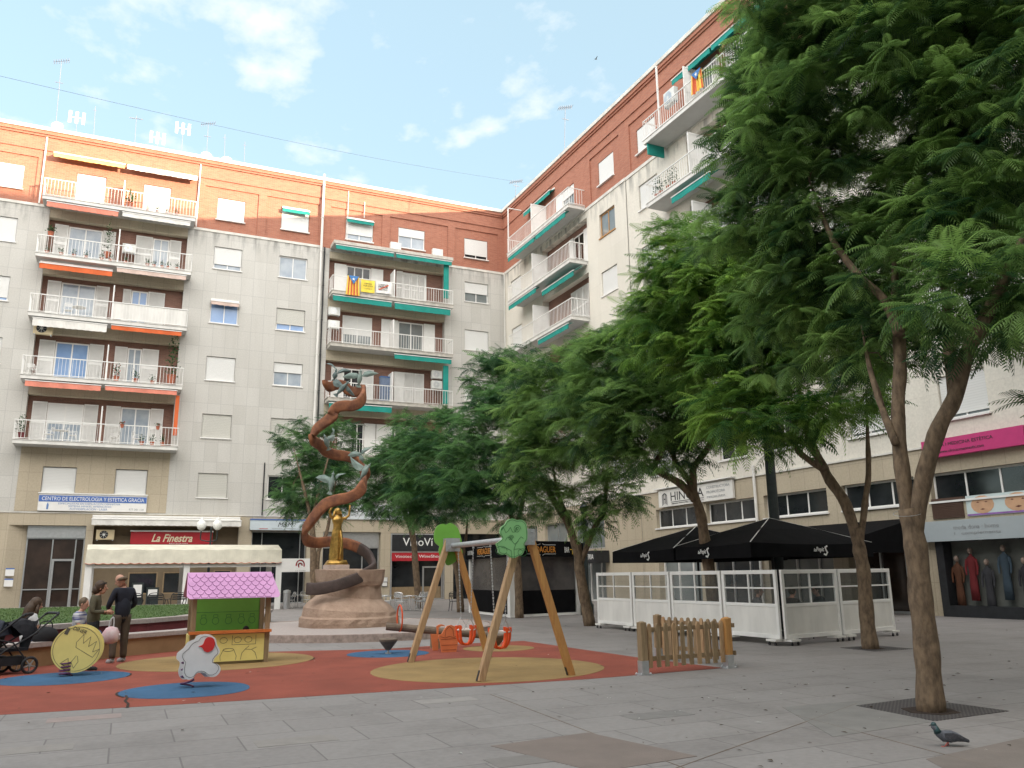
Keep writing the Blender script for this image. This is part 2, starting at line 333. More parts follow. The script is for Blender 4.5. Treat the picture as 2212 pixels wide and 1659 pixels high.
# ================================================================== buildings
Y1 = 57.39; CORNER = (25.8, Y1)
TH2 = math.atan2(-math.cos(A2), -math.sin(A2))
FR1 = ((0, Y1, 0), 0.0); FR2 = ((CORNER[0], CORNER[1], 0), TH2)
X1 = Matrix.Translation((0, Y1, 0)); X2 = Matrix.Translation((CORNER[0], CORNER[1], 0)) @ Matrix.Rotation(TH2, 4, 'Z')
ZT = [9.85, 13.8, 17.75, 21.62, 25.47]
WZ = [(6.78, 8.37), (10.7, 12.3), (14.6, 16.25), (18.6, 20.2), (22.5, 24.12), (26.15, 27.8)]
def wall_grid(mb, u0, u1, z0, z1, holes, depth=.2, y=0):
    us = sorted({u0, u1, *[min(max(h, u0), u1) for q in holes for h in q[:2]]}); zs = sorted({z0, z1, *[min(max(h, z0), z1) for q in holes for h in q[2:4]]})
    for a, b_ in zip(us[:-1], us[1:]):
        for c, d in zip(zs[:-1], zs[1:]):
            mu, mz = (a+b_)/2, (c+d)/2
            if any(q[0] < mu < q[1] and q[2] < mz < q[3] for q in holes): continue
            mb.quad((a, y, c), (b_, y, c), (b_, y, d), (a, y, d))
    for q in holes:
        a, b_, c, d = q[:4]; dp = q[4] if len(q) > 4 else depth
        if c > z0: mb.quad((a, y, c), (a, y+dp, c), (b_, y+dp, c), (b_, y, c))
        mb.quad((a, y, d), (b_, y, d), (b_, y+dp, d), (a, y+dp, d))
        mb.quad((a, y, c), (a, y, d), (a, y+dp, d), (a, y+dp, c)); mb.quad((b_, y, c), (b_, y+dp, c), (b_, y+dp, d), (b_, y, d))
def frame(mb, u0, u1, z0, z1, y0, y1, t=.07, mull=(), trans=()):
    mb.box(u0, u1, y0, y1, z0, z0+t); mb.box(u0, u1, y0, y1, z1-t, z1)
    mb.box(u0, u0+t, y0+.002, y1, z0+t, z1-t); mb.box(u1-t, u1, y0+.002, y1, z0+t, z1-t)
    for x in mull: mb.box(x-t*.45, x+t*.45, y0+.004, y1, z0+t, z1-t)
    for z in trans: mb.box(u0+t, u1-t, y0+.006, y1, z-t*.4, z+t*.4)
def awning(parent, u0, u1, zt, mat, y0=-.8, y1=-1.15, drop=.12, val=.26, name='awning', bar=True):
    mb = MB(); n = max(8, int((u1-u0)*6)); top = []; bot = []
    for i in range(n+1):
        u = u0+(u1-u0)*i/n; top.append((u, y1, zt-drop)); bot.append((u, y1-.02*math.sin(i*.9), zt-drop-val-.05*abs(math.sin(i*math.pi/2.0+.4))))
    v = top+bot+[(p[0], p[1]+.025, p[2]) for p in bot]+[(p[0], p[1]+.025, p[2]) for p in top]; k = n+1; f = []
    for i in range(n): f += [(i, i+1, k+i+1, k+i), (k+i, k+i+1, 2*k+i+1, 2*k+i), (2*k+i, 2*k+i+1, 3*k+i+1, 3*k+i)]
    mb.add(v, f); mb.add([(u0, y0, zt), (u1, y0, zt), (u1, y1, zt-drop), (u0, y1, zt-drop), (u0, y0, zt-.03), (u1, y0, zt-.03), (u1, y1, zt-drop-.03), (u0, y1, zt-drop-.03)],
                           [(0, 1, 2, 3), (7, 6, 5, 4), (0, 3, 7, 4), (1, 5, 6, 2)])
    if bar:
        mb.mi = 1; mb.box(u0-.03, u1+.03, y1-.03, y1+.05, zt-drop+.002, zt-drop+.05); mb.box(u0, u1, y0-.06, y0+.08, zt+.01, zt+.13)
    return mb.build(name, [mat, M['white']], parent)
def window(parent, u0, u1, z0, z1, shut=0, glass='glass_curtain', y=.12, slat='shutter', aw=None, mull=1, sill=True, name='window', fr='white'):
    mb = MB(); ms = [u0+(u1-u0)*(i+1)/(mull+1) for i in range(mull)]
    frame(mb, u0+.01, u1-.01, z0+.01, z1-.01, y, y+.08, .07, ms)
    if sill: mb.box(u0-.06, u1+.06, -.07, y+.06, z0-.06, z0+.008)
    o = mb.build(name, M[fr], parent)
    if shut < .99:
        p = MB(); p.box(u0+.06, u1-.06, y+.03, y+.045, z0+.06, z1-.06); p.build('pane', M[glass], o)
    if shut > 0:
        s_ = MB(); s_.box(u0+.03, u1-.03, y-.035, y-.012, z1-(z1-z0)*shut+.02, z1-.03); s_.box(u0+.03, u1-.03, y-.045, y-.004, z1-(z1-z0)*shut, z1-(z1-z0)*shut+.05)
        s_.build('roller_shutter', M[slat], o)
    if aw: awning(o, u0+.02, u1-.02, z1-.02, M[aw], y0=.02, y1=-.25, drop=.12, val=.2)
    return o
def louvre(parent, u0, u1, z0, z1, y, mat, lv=True, ang=0):
    mb = MB(); t = .05; mb.X = Matrix.Translation((u0, y, 0)) @ Matrix.Rotation(ang, 4, 'Z') @ Matrix.Translation((-u0, 0, 0))
    frame(mb, u0, u1, z0, z1, 0, .05, t)
    if lv:
        n = int((z1-z0-.1)/.085)
        for i in range(n):
            z = z0+t+.01+i*.085
            if abs(z-(z0+z1)/2) < .06: mb.box(u0+t, u1-t, .005, .045, z-.02, z+.06); continue
            mb.add([(u0+t, .0, z), (u1-t, .0, z), (u1-t, .045, z+.06), (u0+t, .045, z+.06)], [(0, 1, 2, 3)])
        mb.box(u0+t, u1-t, .046, .052, z0+t, z1-t)
    else: mb.box(u0+t, u1-t, .012, .04, z0+t, z1-t)
    return mb.build('louvre_shutter', mat, parent)
def door(parent, u0, u1, zb, h, y, kind='glass_blue', left=None, right=None, blind=0, mid=1, lv=True):
    """french window with shutters folded open at either side; left/right = widths of the shutters"""
    mb = MB(); zt = zb+h
    ms = [u0+(u1-u0)*(i+1)/(mid+1) for i in range(mid)]
    frame(mb, u0, u1, zb+.02, zt, y-.06, y, .09, ms); o = mb.build('balcony_door', M['white'], parent)
    p = MB(); p.box(u0+.05, u1-.05, y-.035, y-.02, zb+.1, zt-.05); p.build('pane', M[kind], o)
    if blind: b_ = MB(); b_.box(u0+.07, u1-.07, y-.055, y-.038, zt-h*blind, zt-.06); b_.build('roller_shutter', M['shutter'], o)
    if left: louvre(o, u0-left, u0-.02, zb+.06, zt+.04, y-.12, M['white'], lv)
    if right: louvre(o, u1+.02, u1+right, zb+.06, zt+.04, y-.12, M['white'], lv)
    return o
def balcony(parent, u0, u1, zt, y0=-1.2, y1=.48, rail=1.2, split=None, solid=None, rounded=False, edge='white_d', div=2.2, railing=True, th=.25):
    mb = MB(); mb.box(u0, u1, y0, y1, zt-th, zt-.03); mb.box(u0-.04, u1+.04, y0-.04, y1, zt-.03, zt); s_ = mb.build('balcony', M[edge], parent)
    so_ = MB(); so_.box(u0+.03, u1-.03, y0+.03, y1, zt-th-.012, zt-th+.002); so_.build('soffit', M['soffit'], s_)
    if railing:
        r_ = MB(); r_.box(u0, u1, y0+.02, y0+.07, zt+rail-.05, zt+rail); r_.box(u0, u1, y0+.03, y0+.06, zt+.07, zt+.1)
        n = int((u1-u0)/.19)
        for i in range(n+1):
            u = u0+.02+(u1-u0-.04)*i/n; tt = .035 if i % 8 == 0 else .02; r_.box(u-tt/2, u+tt/2, y0+.035, y0+.055, zt if i % 8 == 0 else zt+.1, zt+rail-.05)
        for us in (u0, u1):
            r_.box(us-.02, us+.02, y0+.07, -.02, zt+rail-.052, zt+rail-.002); r_.box(us-.015, us+.015, y0+.07, -.02, zt+.07, zt+.1)
            for i in range(1, 6): yy = y0+.07+(-y0-.1)*i/6; r_.box(us-.01, us+.01, yy-.01, yy+.01, zt+.1, zt+rail-.05)
        r_.build('railing', M['white'], s_)
        if solid:
            q = MB(); q.box(solid[0], solid[1], y0+.06, y0+.075, zt+.06, zt+rail-.04); q.build('privacy_sheet', M['white_d'], s_)
    if split is not None and div:
        d = MB(); frame_y(d, split, y0+.05, .0, zt, zt+div); d.build('divider_panel', M['white'], s_)
    return s_
def frame_y(mb, u, y0, y1, z0, z1):
    mb.box(u-.035, u+.035, y0, y0+.08, z0, z1); mb.box(u-.03, u+.03, y0+.08, y1, z1-.08, z1); mb.box(u-.03, u+.03, y0+.08, y1, z0+.9, z0+.97)
    mb.box(u-.012, u+.012, y0+.08, y1, z0+.02, z0+.9); mb.box(u-.008, u+.008, y0+.08, y1, z0+.97, z1-.08)
def pipe(parent, u, z0, z1, y=-.1, r_=.06, mat='white_d'):
    mb = MB(); mb.tube([(u, y, z0), (u, y, z1)], r_, 8)
    z = z0+1
    while z < z1: mb.tube([(u, y, z), (u, y, z+.06)], r_*1.35, 8); mb.box(u-.02, u+.02, y, 0, z, z+.05); z += 2.6
    return mb.build('downpipe', M[mat], parent)
def attic(parent, u0, u1, panels, holes, mat='brick'):
    """brick top storey: flush wall with shallow sunk panels, string courses and coping"""
    mb = MB(); wall_grid(mb, u0, u1, 25.2, 29.05, [(a, b_, 25.45, 28.52, .08) for a, b_ in panels]+[h for h in holes if not any(a < h[0] < b_ for a, b_ in panels)], .2)
    for a, b_ in panels: wall_grid(mb, a, b_, 25.45, 28.52, [h for h in holes if a < h[0] < b_], .14, y=.08)
    mb.box(u0, u1, -.07, .3, 29.05, 29.98); o = mb.build('attic_wall', M[mat], parent)
    mb = MB(); mb.box(u0, u1, -.16, .4, 29.98, 30.12); mb.box(u0, u1, -.24, .45, 30.12, 30.36); mb.build('brick_cornice', M[mat], parent); c = MB(); c.box(u0, u1, -.32, .5, 30.36, 30.6); c.build('roof_coping', M['coping'], parent)
    return o
def body(parent, u0, u1, y0=.62, y1=13, z1=30.3):
    mb = MB(); mb.box(u0, u1, y0, y1, 0, z1); mb.build('rear_wall', M['stone1'], parent)

# ---- facade 1, left house
hA = empty('apartment_building', FR1[0], 'left apartment house, grey stone with orange brick top storey, left of the long white downpipe', 'building')
uA0, uA1 = -27.0, 11.2
colsA = [(-18.9, -17.0), (-14.4, -12.5), (-9.9, -8.0), (3.82, 5.68), (8.22, 10.2)]
holes = [(a, b_, z0, z1) for a, b_ in colsA for z0, z1 in WZ[:5]] + [(-6.3, 2.05, 9.62, 25.2, .5), (-26.5, -20.2, 9.62, 25.2, .5)]
holes += [(-5.03, -3.2, 6.86, 8.42), (-1.03, .8, 6.86, 8.42)]
mb = MB(); wall_grid(mb, uA0, uA1, 5.68, 25.2, holes, .2)
mb.build('wall', M['stone1'], hA)
mb = MB(); mb.box(uA0, uA1, -.05, .05, 25.12, 25.3); mb.build('string_course', M['coping'], hA)
mb = MB(); wall_grid(mb, -6.3, 2.05, 5.72, 9.6, [(-5.03, -3.2, 6.86, 8.42), (-1.03, .8, 6.86, 8.42)], .2, y=-.02); mb.build('bay_cladding', M['beige'], hA)
mb = MB(); wall_grid(mb, uA0, uA1, 0, 5.62, [(-6.46, -2.36, 0, 4.9, .6), (-1.95, 6.55, 0, 4.9, .5), (7.4, 11.0, 0, 4.68, .6), (-15, -8, 0, 4.6, .5), (-25, -16, 0, 4.6, .5)])
mb.build('ground_floor_wall', M['beige'], hA)
mb = MB(); mb.box(uA0, uA1, -.04, .02, 5.62, 5.68); mb.build('cornice', M['coping'], hA)
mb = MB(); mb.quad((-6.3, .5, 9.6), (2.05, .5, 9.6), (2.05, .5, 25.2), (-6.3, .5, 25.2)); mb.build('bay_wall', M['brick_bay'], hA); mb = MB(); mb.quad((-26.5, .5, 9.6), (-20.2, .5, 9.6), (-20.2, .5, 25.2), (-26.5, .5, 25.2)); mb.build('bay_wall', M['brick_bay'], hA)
for zt in ZT[1:]:
    mb = MB(); mb.box(-6.3, 2.05, .03, .495, zt-.95, zt-.25); mb.build('lintel', M['lintel'], hA)
pA = [(-18.9-.8, -12.0), (-11.6, -7.3), (2.95, 6.58), (7.15, 10.92)]
attic(hA, uA0, uA1, pA, [(a, b_, *WZ[5]) for a, b_ in colsA]+[(-5.0, -3.25, 25.5, 27.88), (-.95, .77, 25.5, 27.88)])
body(hA, uA0, uA1)
for a, b_ in colsA[:2]:
    for z0, z1 in WZ: window(hA, a, b_, z0, z1, .8 if z0 > 12 else 1)
a, b_ = colsA[2]
for i, (z0, z1) in enumerate(WZ): window(hA, a, b_, z0, z1, (1, .6, 1, .86, 1, 1)[i], 'glass_blue')
a, b_ = colsA[3]; W = WZ
window(hA, a, b_, *W[0], 1, slat='shutter_g'); window(hA, a, b_, *W[1], 1, slat='shutter_g'); window(hA, a, b_, *W[2], 1); window(hA, a, b_, *W[3], .12, 'glass_blue', aw='pinkf')
window(hA, a, b_, *W[4], .78, 'glass_curtain'); window(hA, a, b_, *W[5], 1, y=.16)
a, b_ = colsA[4]
window(hA, a, b_, *W[0], 0, 'glass_dark'); window(hA, a, b_, *W[1], 1, slat='shutter_g'); window(hA, a, b_, *W[2], .42, 'glass_curtain'); window(hA, a, b_, *W[3], .72, 'glass_blue', slat='shutter_g')
window(hA, a, b_, *W[4], 0, 'glass_curtain'); window(hA, a, b_, *W[5], 1, y=.16, aw='teal')
window(hA, -5.03, -3.2, 6.86, 8.42, 1, slat='shutter'); window(hA, -1.03, .8, 6.86, 8.42, 1)
for a, b_ in ((-5.0, -3.25), (-.95, .77)): window(hA, a, b_, 25.5, 27.88, 1, y=.1, sill=False, name='balcony_door')
bal = [balcony(hA, -6.68, 2.4, z, split=-2.1, solid=((-2.05, 2.3) if i == 2 else None), rail=1.2, div=(1.9 if i == 4 else 2.3)) for i, z in enumerate(ZT)]
for i, (l, r_) in {4: ('salmon', 'whitef'), 3: ('orange', 'pinkf'), 2: ('whitef', 'orange'), 1: ('salmon', 'salmon')}.items():
    dz = .26 if i != 3 else .55
    awning(bal[i], -6.4, -2.3, ZT[i]-dz, M[l], val=.3+.15*(i == 2)); awning(bal[i], -2.05, 2.1, ZT[i]-.24, M[r_], val=.24)
awning(hA, -6.4, -2.22, 28.95, M['yellow_aw'], y0=-.02, y1=-.6, drop=.22, val=.22); awning(hA, -2.05, 2.35, 28.95, M['whitef'], y0=-.02, y1=-.6, drop=.22, val=.22)
mb = MB(); mb.box(2.07, 2.3, -.9, -.75, 10.6, 13.2); mb.build('side_curtain', M['orange'], bal[0])
dd = [  # floor k: (door left part), (door right part)
    (3, (-5.15, -3.15, 'glass_curtain', .8, .78, 0), (-.08, .95, 'glass_curtain', 1.05, .75, 0)),
    (2, (-5.2, -3.2, 'glass_curtain', .78, .78, 0), (-1.1, -.1, 'glass_blue', .5, 1.05, 0)),
    (1, (-5.15, -3.25, 'glass_blue', .9, .85, 0), (-1.0, -.15, 'glass_curtain', .75, 1.02, 0)),
    (0, (-5.2, -3.2, 'glass_curtain', .82, .82, .5), (-1.07, .67, 'glass_curtain', .85, .78, 0))]
for k, *ds in dd:
    for (a, b_, g_, l, r_, bl) in ds: door(bal[k], a, b_, ZT[k], 2.6, .5, g_, l, r_, bl)
# the door row's shutters belong to the building: reparent happens through bal[k]
pipe(hA, 11.12, 5.6, 30.9, y=-.2, r_=.09); pipe(hA, 11.38, 5.6, 25.2, r_=.05, mat='dark'); pipe(hA, 2.52, 25.3, 30.5, r_=.05); pipe(hA, -6.95, 25.3, 30.5, r_=.05); pipe(hA, 7.96, 5.7, 9.2, r_=.04, mat='dark')
# entrance portal
mb = MB(); frame(mb, -5.5, -2.38, 0, 4.17, .42, .5, .07, (-4.1, -2.86), (1.15,)); frame(mb, -4.05, -2.87, 0, 2.92, .34, .42, .12); mb.box(-5.5, -2.38, .3, .52, 4.17, 4.88)
dr = mb.build('entrance', M['alu'], hA)
mb = MB(); mb.box(-5.48, -2.4, .51, .53, 0, 4.2); mb.build('pane', M['glass_brown'], dr)
mb = MB(); mb.quad((-6.46, .0, 0), (-5.5, .52, 0), (-5.5, .52, 4.9), (-6.46, .0, 4.9)); mb.box(-6.46, -2.36, .53, .6, 0, 4.9); mb.build('porch_wall', M['beige'], hA)
for a, b_ in ((-15, -8), (-25, -16)):
    mb = MB(); mb.box(a, b_, .45, .5, 0, 4.6); mb.build('shop_window', M['glass_brown'], hA)
# restaurant front
mb = MB(); wall_grid(mb, -1.95, 6.55, 0, 4.9, [(.2, 1.9, .75, 2.1), (2.2, 4.6, .75, 2.1), (5.2, 6.3, 0, 2.2)], .1, y=.4); mb.build('restaurant_wall', pm('olive_brown_render', (.16, .12, .075), .85, .2, 1.2), hA)
for a, b_, z0, z1 in ((.2, 1.9, .75, 2.1), (2.2, 4.6, .75, 2.1), (5.2, 6.3, .02, 2.2)):
    mb = MB(); frame(mb, a, b_, z0, z1, .42, .5, .08); o = mb.build('shop_window', M['wood_g'], hA); mb = MB(); mb.box(a+.05, b_-.05, .46, .48, z0+.05, z1-.05); mb.build('pane', M['glass_dark'], o)
awning(hA, -2.08, 6.6, 5.42, M['whitef'], y0=-.05, y1=-.75, drop=.18, val=.3)
mb = MB(); mb.box(7.42, 10.98, .4, .45, 0, 4.66); sf = mb.build('shop_window', M['glass_dark'], hA)
mb = MB(); frame(mb, 7.42, 10.98, 0, 4.66, .34, .395, .06, (8.1, 10.6), (2.6,)); mb.build('window_frame', M['alu'], sf)

# ---- facade 1, right house
hB = empty('apartment_building', FR1[0], 'stone clad corner apartment house with green awnings over its balconies', 'building')
colD = (22.4, 24.4)
holes = [(colD[0], colD[1], z0, z1) for z0, z1 in WZ[:5]] + [(11.78, 20.75, 9.62, 24.98, .5), (13.2, 15, 6.9, 8.4), (17.3, 19.2, 6.9, 8.4)]
mb = MB(); wall_grid(mb, 11.2, 25.8, 5.68, 25.2, holes, .2); mb.build('wall', M['stone1'], hB)
mb = MB(); mb.box(21.0, 25.8, -.05, .05, 25.12, 25.3); mb.build('string_course', M['coping'], hB)
mb = MB(); wall_grid(mb, 11.2, 25.8, 0, 5.62, [(12.07, 16.1, 0, 4.66, .6), (16.82, 20.85, 0, 4.6, .5), (21.5, 25.3, 0, 4.6, .5)]); mb.build('ground_floor_wall', M['beige'], hB)
mb = MB(); mb.box(11.2, 25.8, -.04, .02, 5.62, 5.68); mb.build('cornice', M['coping'], hB)
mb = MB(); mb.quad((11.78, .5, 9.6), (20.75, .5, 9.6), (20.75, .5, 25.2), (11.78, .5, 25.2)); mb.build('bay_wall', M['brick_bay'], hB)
for zt in ZT[1:]: mb = MB(); mb.box(11.78, 20.75, .03, .495, zt-1.0, zt-.25); mb.build('lintel', M['lintel'], hB)
attic(hB, 11.2, 25.8, [(11.75, 15.68), (16.28, 21.0), (21.6, 25.3)], [(12.92, 15.0, *WZ[5]), (16.98, 19.1, *WZ[5]), (*colD, *WZ[5])])
body(hB, 11.2, 25.8+.6)
window(hB, 12.92, 15.0, *WZ[5], .72, 'glass_curtain', y=.14, aw='teal'); window(hB, 16.98, 19.1, *WZ[5], .42, 'glass_curtain', y=.14); window(hB, *colD, *WZ[5], .82, 'glass_dark', y=.14)
for i, (z0, z1) in enumerate(WZ[:5]): window(hB, *colD, z0, z1, (0, 1, 1, 1, .55)[i], 'glass_grey', slat=('shutter', 'shutter', 'shutter', 'shutter', 'shutter')[i])
window(hB, 13.2, 15, 6.9, 8.4, 1); window(hB, 17.3, 19.2, 6.9, 8.4, .5, 'glass_dark')
balB = [balcony(hB, 11.82, 21.0, z, split=16.4, edge='slab_edge', rail=1.15, solid=((13.3, 16.3) if i == 3 else None)) for i, z in enumerate(ZT[:4])]
mb = MB(); mb.box(11.82, 21.0, -1.2, .48, 25.2, 25.44); cs = mb.build('canopy_slab', M['slab_edge'], hB); mb = MB(); mb.box(11.85, 20.97, -1.17, .45, 25.188, 25.203); mb.build('soffit', M['soffit'], cs)
awning(cs, 11.98, 16.3, 25.2, M['teal']); awning(cs, 16.5, 20.9, 25.2, M['teal'])
awning(balB[3], 11.9, 16.2, 21.35, M['teal'], val=.34); awning(balB[3], 16.45, 20.8, 21.35, M['teal'], val=.42)
awning(balB[2], 16.5, 20.9, 17.45, M['teal'], val=.3); awning(balB[1], 11.9, 16.37, 13.5, M['teal'], val=.36)
for k, z0, z1 in ((3, 22.2, 24.9), (1, 14.0, 16.9)): mb = MB(); mb.box(20.35, 20.75, -.9, -.8, z0, z1); mb.build('side_curtain', M['teal'], balB[k])
door(balB[3], 13.15, 15.0, ZT[3], 2.6, .5, 'glass_dark', .9, .95, 0, 2, lv=False); door(balB[3], 17.5, 19.3, ZT[3], 2.7, .5, 'glass_dark', .5, .02, 0, 2)
for a in (17.55, 18.15, 18.75): louvre(balB[3], a, a+.52, ZT[3]+.08, ZT[3]+2.6, .38, M['white'])
door(balB[2], 13.0, 15.2, ZT[2], 2.6, .5, 'glass_grey', None, None, .55); door(balB[2], 17.2, 19.2, ZT[2], 2.6, .5, 'glass_grey', 1.3, .9, 0, lv=False)
door(balB[1], 13.15, 14.4, ZT[1], 2.55, .5, 'glass_dark', .85, 1.0, 0); door(balB[1], 16.95, 17.6, ZT[1], 2.6, .5, 'glass_dark', None, None)
for a in (16.95, 17.7, 18.5): louvre(balB[1], a, a+.76, ZT[1]+.08, ZT[1]+2.62, .35, M['white'], lv=a > 17)
door(balB[0], 13.8, 14.8, ZT[0], 2.5, .5, 'glass_dark', .9, .85, 0, lv=False); door(balB[0], 16.6, 17.6, ZT[0], 2.5, .5, 'glass_grey', .9, .85, 0, lv=False)
mb = MB(); mb.box(12.1, 16.08, .45, .5, 0, 4.64); o = mb.build('entrance', M['glass_dark'], hB); mb = MB(); frame(mb, 12.1, 16.08, 0, 4.64, .36, .44, .08, (13.5, 14.9), (2.1, 3.6)); mb.box(12.18, 16.0, .345, .44, 3.64, 4.56); mb.build('door_frame', M['alu'], o)
# wine shop front
mb = MB(); frame(mb, 16.84, 20.83, 0, 4.58, .0, .12, .1, (), (3.3,)); frame(mb, 19.2, 20.7, 0, 2.3, .02, .1, .1); o = mb.build('shop_front', M['alu'], hB)
mb = MB(); mb.box(16.9, 20.8, .4, .44, 0, 2.7); mb.build('pane', M['glass_dark'], o)
mb = MB(); mb.box(16.9, 20.8, .25, .4, 0.02, .9); mb.build('shelf', M['wood_g'], o)
mb = MB(); mb.box(21.5, 25.3, .4, .45, 0, 4.6); mb.build('shop_window', M['glass_dark'], hB)
pipe(hB, 14.25, 28.0, 29.3, r_=.03); pipe(hB, 13.0, 26.0, 30.2, r_=.03)

# ---- facade 2
def stack(parent, s0, s1, b0, b1, soff='white_d', lower=True, dsplit=.42):
    bl = []
    for i, z in enumerate(ZT):
        bl.append(balcony(parent, s0, s1, z, y0=-1.3, split=s0+(s1-s0)*dsplit, edge='white_d', rail=1.2, div=2.4))
    for zt in ZT[1:]: mb = MB(); mb.box(b0, b1, .03, .495, zt-.8, zt-.25); mb.build('lintel', M['stone2'], parent)
    return bl
hC = empty('apartment_building', FR2[0], 'right apartment house of cream stone next to the corner, with white balconies', 'building', rz=FR2[1])
hD = empty('apartment_building', FR2[0], 'long right apartment house behind the large trees, cream stone under red brick', 'building', rz=FR2[1])
cC = [(1.25, 3.05), (14.7, 16.55)]
holes = [(a, b_, z0, z1) for a, b_ in cC for z0, z1 in WZ[:5]]+[(6.6, 13.15, 9.62, 25.2, .5)]
mb = MB(); wall_grid(mb, 0, 17.88, 5.95, 25.2, holes, .2); mb.build('wall', M['stone2'], hC)
mb = MB(); mb.box(.0, 17.88, -.05, .05, 25.1, 25.3); mb.build('string_course', M['coping'], hC)
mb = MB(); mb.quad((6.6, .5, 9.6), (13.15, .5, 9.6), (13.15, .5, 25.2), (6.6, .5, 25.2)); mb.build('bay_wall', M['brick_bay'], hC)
attic(hC, 0, 17.88, [(13.75, 17.35)], [(14.7, 16.55, *WZ[5]), (8.9, 11.6, 25.5, 27.9)])
body(hC, .6, 17.88)
for a, b_ in cC:
    for i, (z0, z1) in enumerate(WZ[:5]): window(hC, a, b_, z0, z1, 0 if (i == 4 and a > 5) else 1, 'glass_grey', fr='wood_o' if (i == 4 and a > 5) else 'white')
window(hC, 14.7, 16.55, *WZ[5], 1, y=.15); window(hC, 9.9, 11.6, 25.5, 27.9, .3, 'glass_grey', y=.1, sill=False, name='balcony_door'); 
mb = MB(); mb.box(8.9, 9.9, .05, .12, 25.5, 27.9); mb.build('louvre_shutter', M['white'], hC)
bC = stack(hC, 3.42, 13.0, 6.6, 13.15)
awning(bC[4], 3.5, 7.9, 25.2, M['teal'], y0=-.95, y1=-1.28, val=.28); awning(bC[4], 8.15, 12.5, 25.2, M['teal'], y0=-.95, y1=-1.28, val=.3)
awning(bC[3], 3.5, 8.0, 21.35, M['teal'], y0=-.95, y1=-1.28, val=.28); awning(bC[3], 8.4, 12.9, 21.3, M['teal'], y0=-.3, y1=-1.0, drop=.45, val=.3); awning(bC[2], 8.2, 12.5, 17.45, M['teal'], y0=-.95, y1=-1.28, val=.28)
awning(hC, 4.6, 8.9, 28.6, M['teal'], y0=-.02, y1=-.45, drop=.18, val=.25)
mb = MB(); mb.box(3.5, 3.58, -1.28, -1.2, 25.5, 29.2); mb.box(3.5, 3.58, -1.28, -.1, 29.15, 29.22); mb.build('awning_post', M['white'], bC[4])
door(bC[3], 10.6, 12.0, ZT[3], 2.6, .5, 'glass_brown', .6, .9, 0, lv=False); door(bC[2], 10.0, 12.4, ZT[2], 2.6, .5, 'glass_grey', None, None)
for a in (10.1, 10.9, 11.7): louvre(bC[2], a, a+.76, ZT[2]+.08, ZT[2]+2.6, .35, M['white'])
door(bC[1], 10.0, 12.2, ZT[1], 2.5, .5, 'glass_grey', .5, .5, 0); door(bC[0], 10.0, 12.2, ZT[0], 2.5, .5, 'glass_grey', .5, .5, 0)
pipe(hC, .25, 6, 25.1, r_=.05)
# second part
cD = [(19.2, 21.1), (33.0, 34.9), (37.2, 39.05), (51.0, 52.5)]
holes = [(a, b_, z0, z1) for a, b_ in cD for z0, z1 in WZ[:5]]+[(23.9, 30.9, 9.62, 25.2, .5), (41.5, 48.9, 9.62, 25.2, .5), (24.9, 26.9, 6.9, 8.37), (28.4, 30.2, 6.9, 8.37)]
mb = MB(); wall_grid(mb, 17.88, 73, 5.95, 25.2, holes, .2, y=.04); mb.build('wall', M['stone2'], hD)
mb = MB(); mb.box(17.9, 73, -.01, .09, 25.1, 25.3); mb.build('string_course', M['coping'], hD)
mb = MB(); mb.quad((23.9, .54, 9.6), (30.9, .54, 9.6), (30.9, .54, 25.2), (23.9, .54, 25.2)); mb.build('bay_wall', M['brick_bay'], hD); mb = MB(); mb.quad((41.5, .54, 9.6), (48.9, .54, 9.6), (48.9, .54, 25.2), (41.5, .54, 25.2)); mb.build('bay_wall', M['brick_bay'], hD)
attic(hD, 17.88, 73, [(18.5, 21.6), (32.3, 35.6), (36.5, 39.8)], [(a, b_, *WZ[5]) for a, b_ in cD[:3]])
body(hD, 17.9, 73, .66)
for a, b_ in cD:
    for i, (z0, z1) in enumerate(WZ): window(hD, a, b_, z0, z1, (.9 if a > 30 else .75, 1, 1, .8, 1, 1)[i], 'glass_grey', y=.16)
for a, b_ in ((24.9, 26.9), (28.4, 30.2)): window(hD, a, b_, 6.9, 8.37, 0, 'glass_dark', y=.16)
bD = stack(hD, 21.8, 31.0, 23.9, 30.9); bD2 = stack(hD, 39.9, 49.2, 41.5, 48.9)
for bb, o_ in ((bD, 0), (bD2, 18.1)):
    for k in range(5):
        for a, b_ in ((24.7+o_, 26.6+o_), (28.2+o_, 30.1+o_)): door(bb[k], a, b_, ZT[k], 2.5, .5 if k < 4 else -.0, 'glass_grey', .5, .5, .4*(k % 2))
awning(hD, 24.2, 27.45, 28.4, M['teal'], y0=-.02, y1=-.9, drop=.45, val=.25); awning(hD, 27.6, 31.6, 28.4, M['teal'], y0=-.02, y1=-.9, drop=.45, val=.25)
awning(bD[3], 24.0, 27.2, 21.3, M['teal'], y0=-.6, y1=-1.25, drop=.3, val=.3)
mb = MB(); mb.box(23.3, 23.38, -1.28, -1.2, 25.5, 29.3); mb.build('awning_post', M['white'], bD[4])
mb = MB(); mb.box(22.0, 22.1, -1.2, -.1, 24.55, 25.2); mb.build('side_curtain', M['teal'], bD[4])
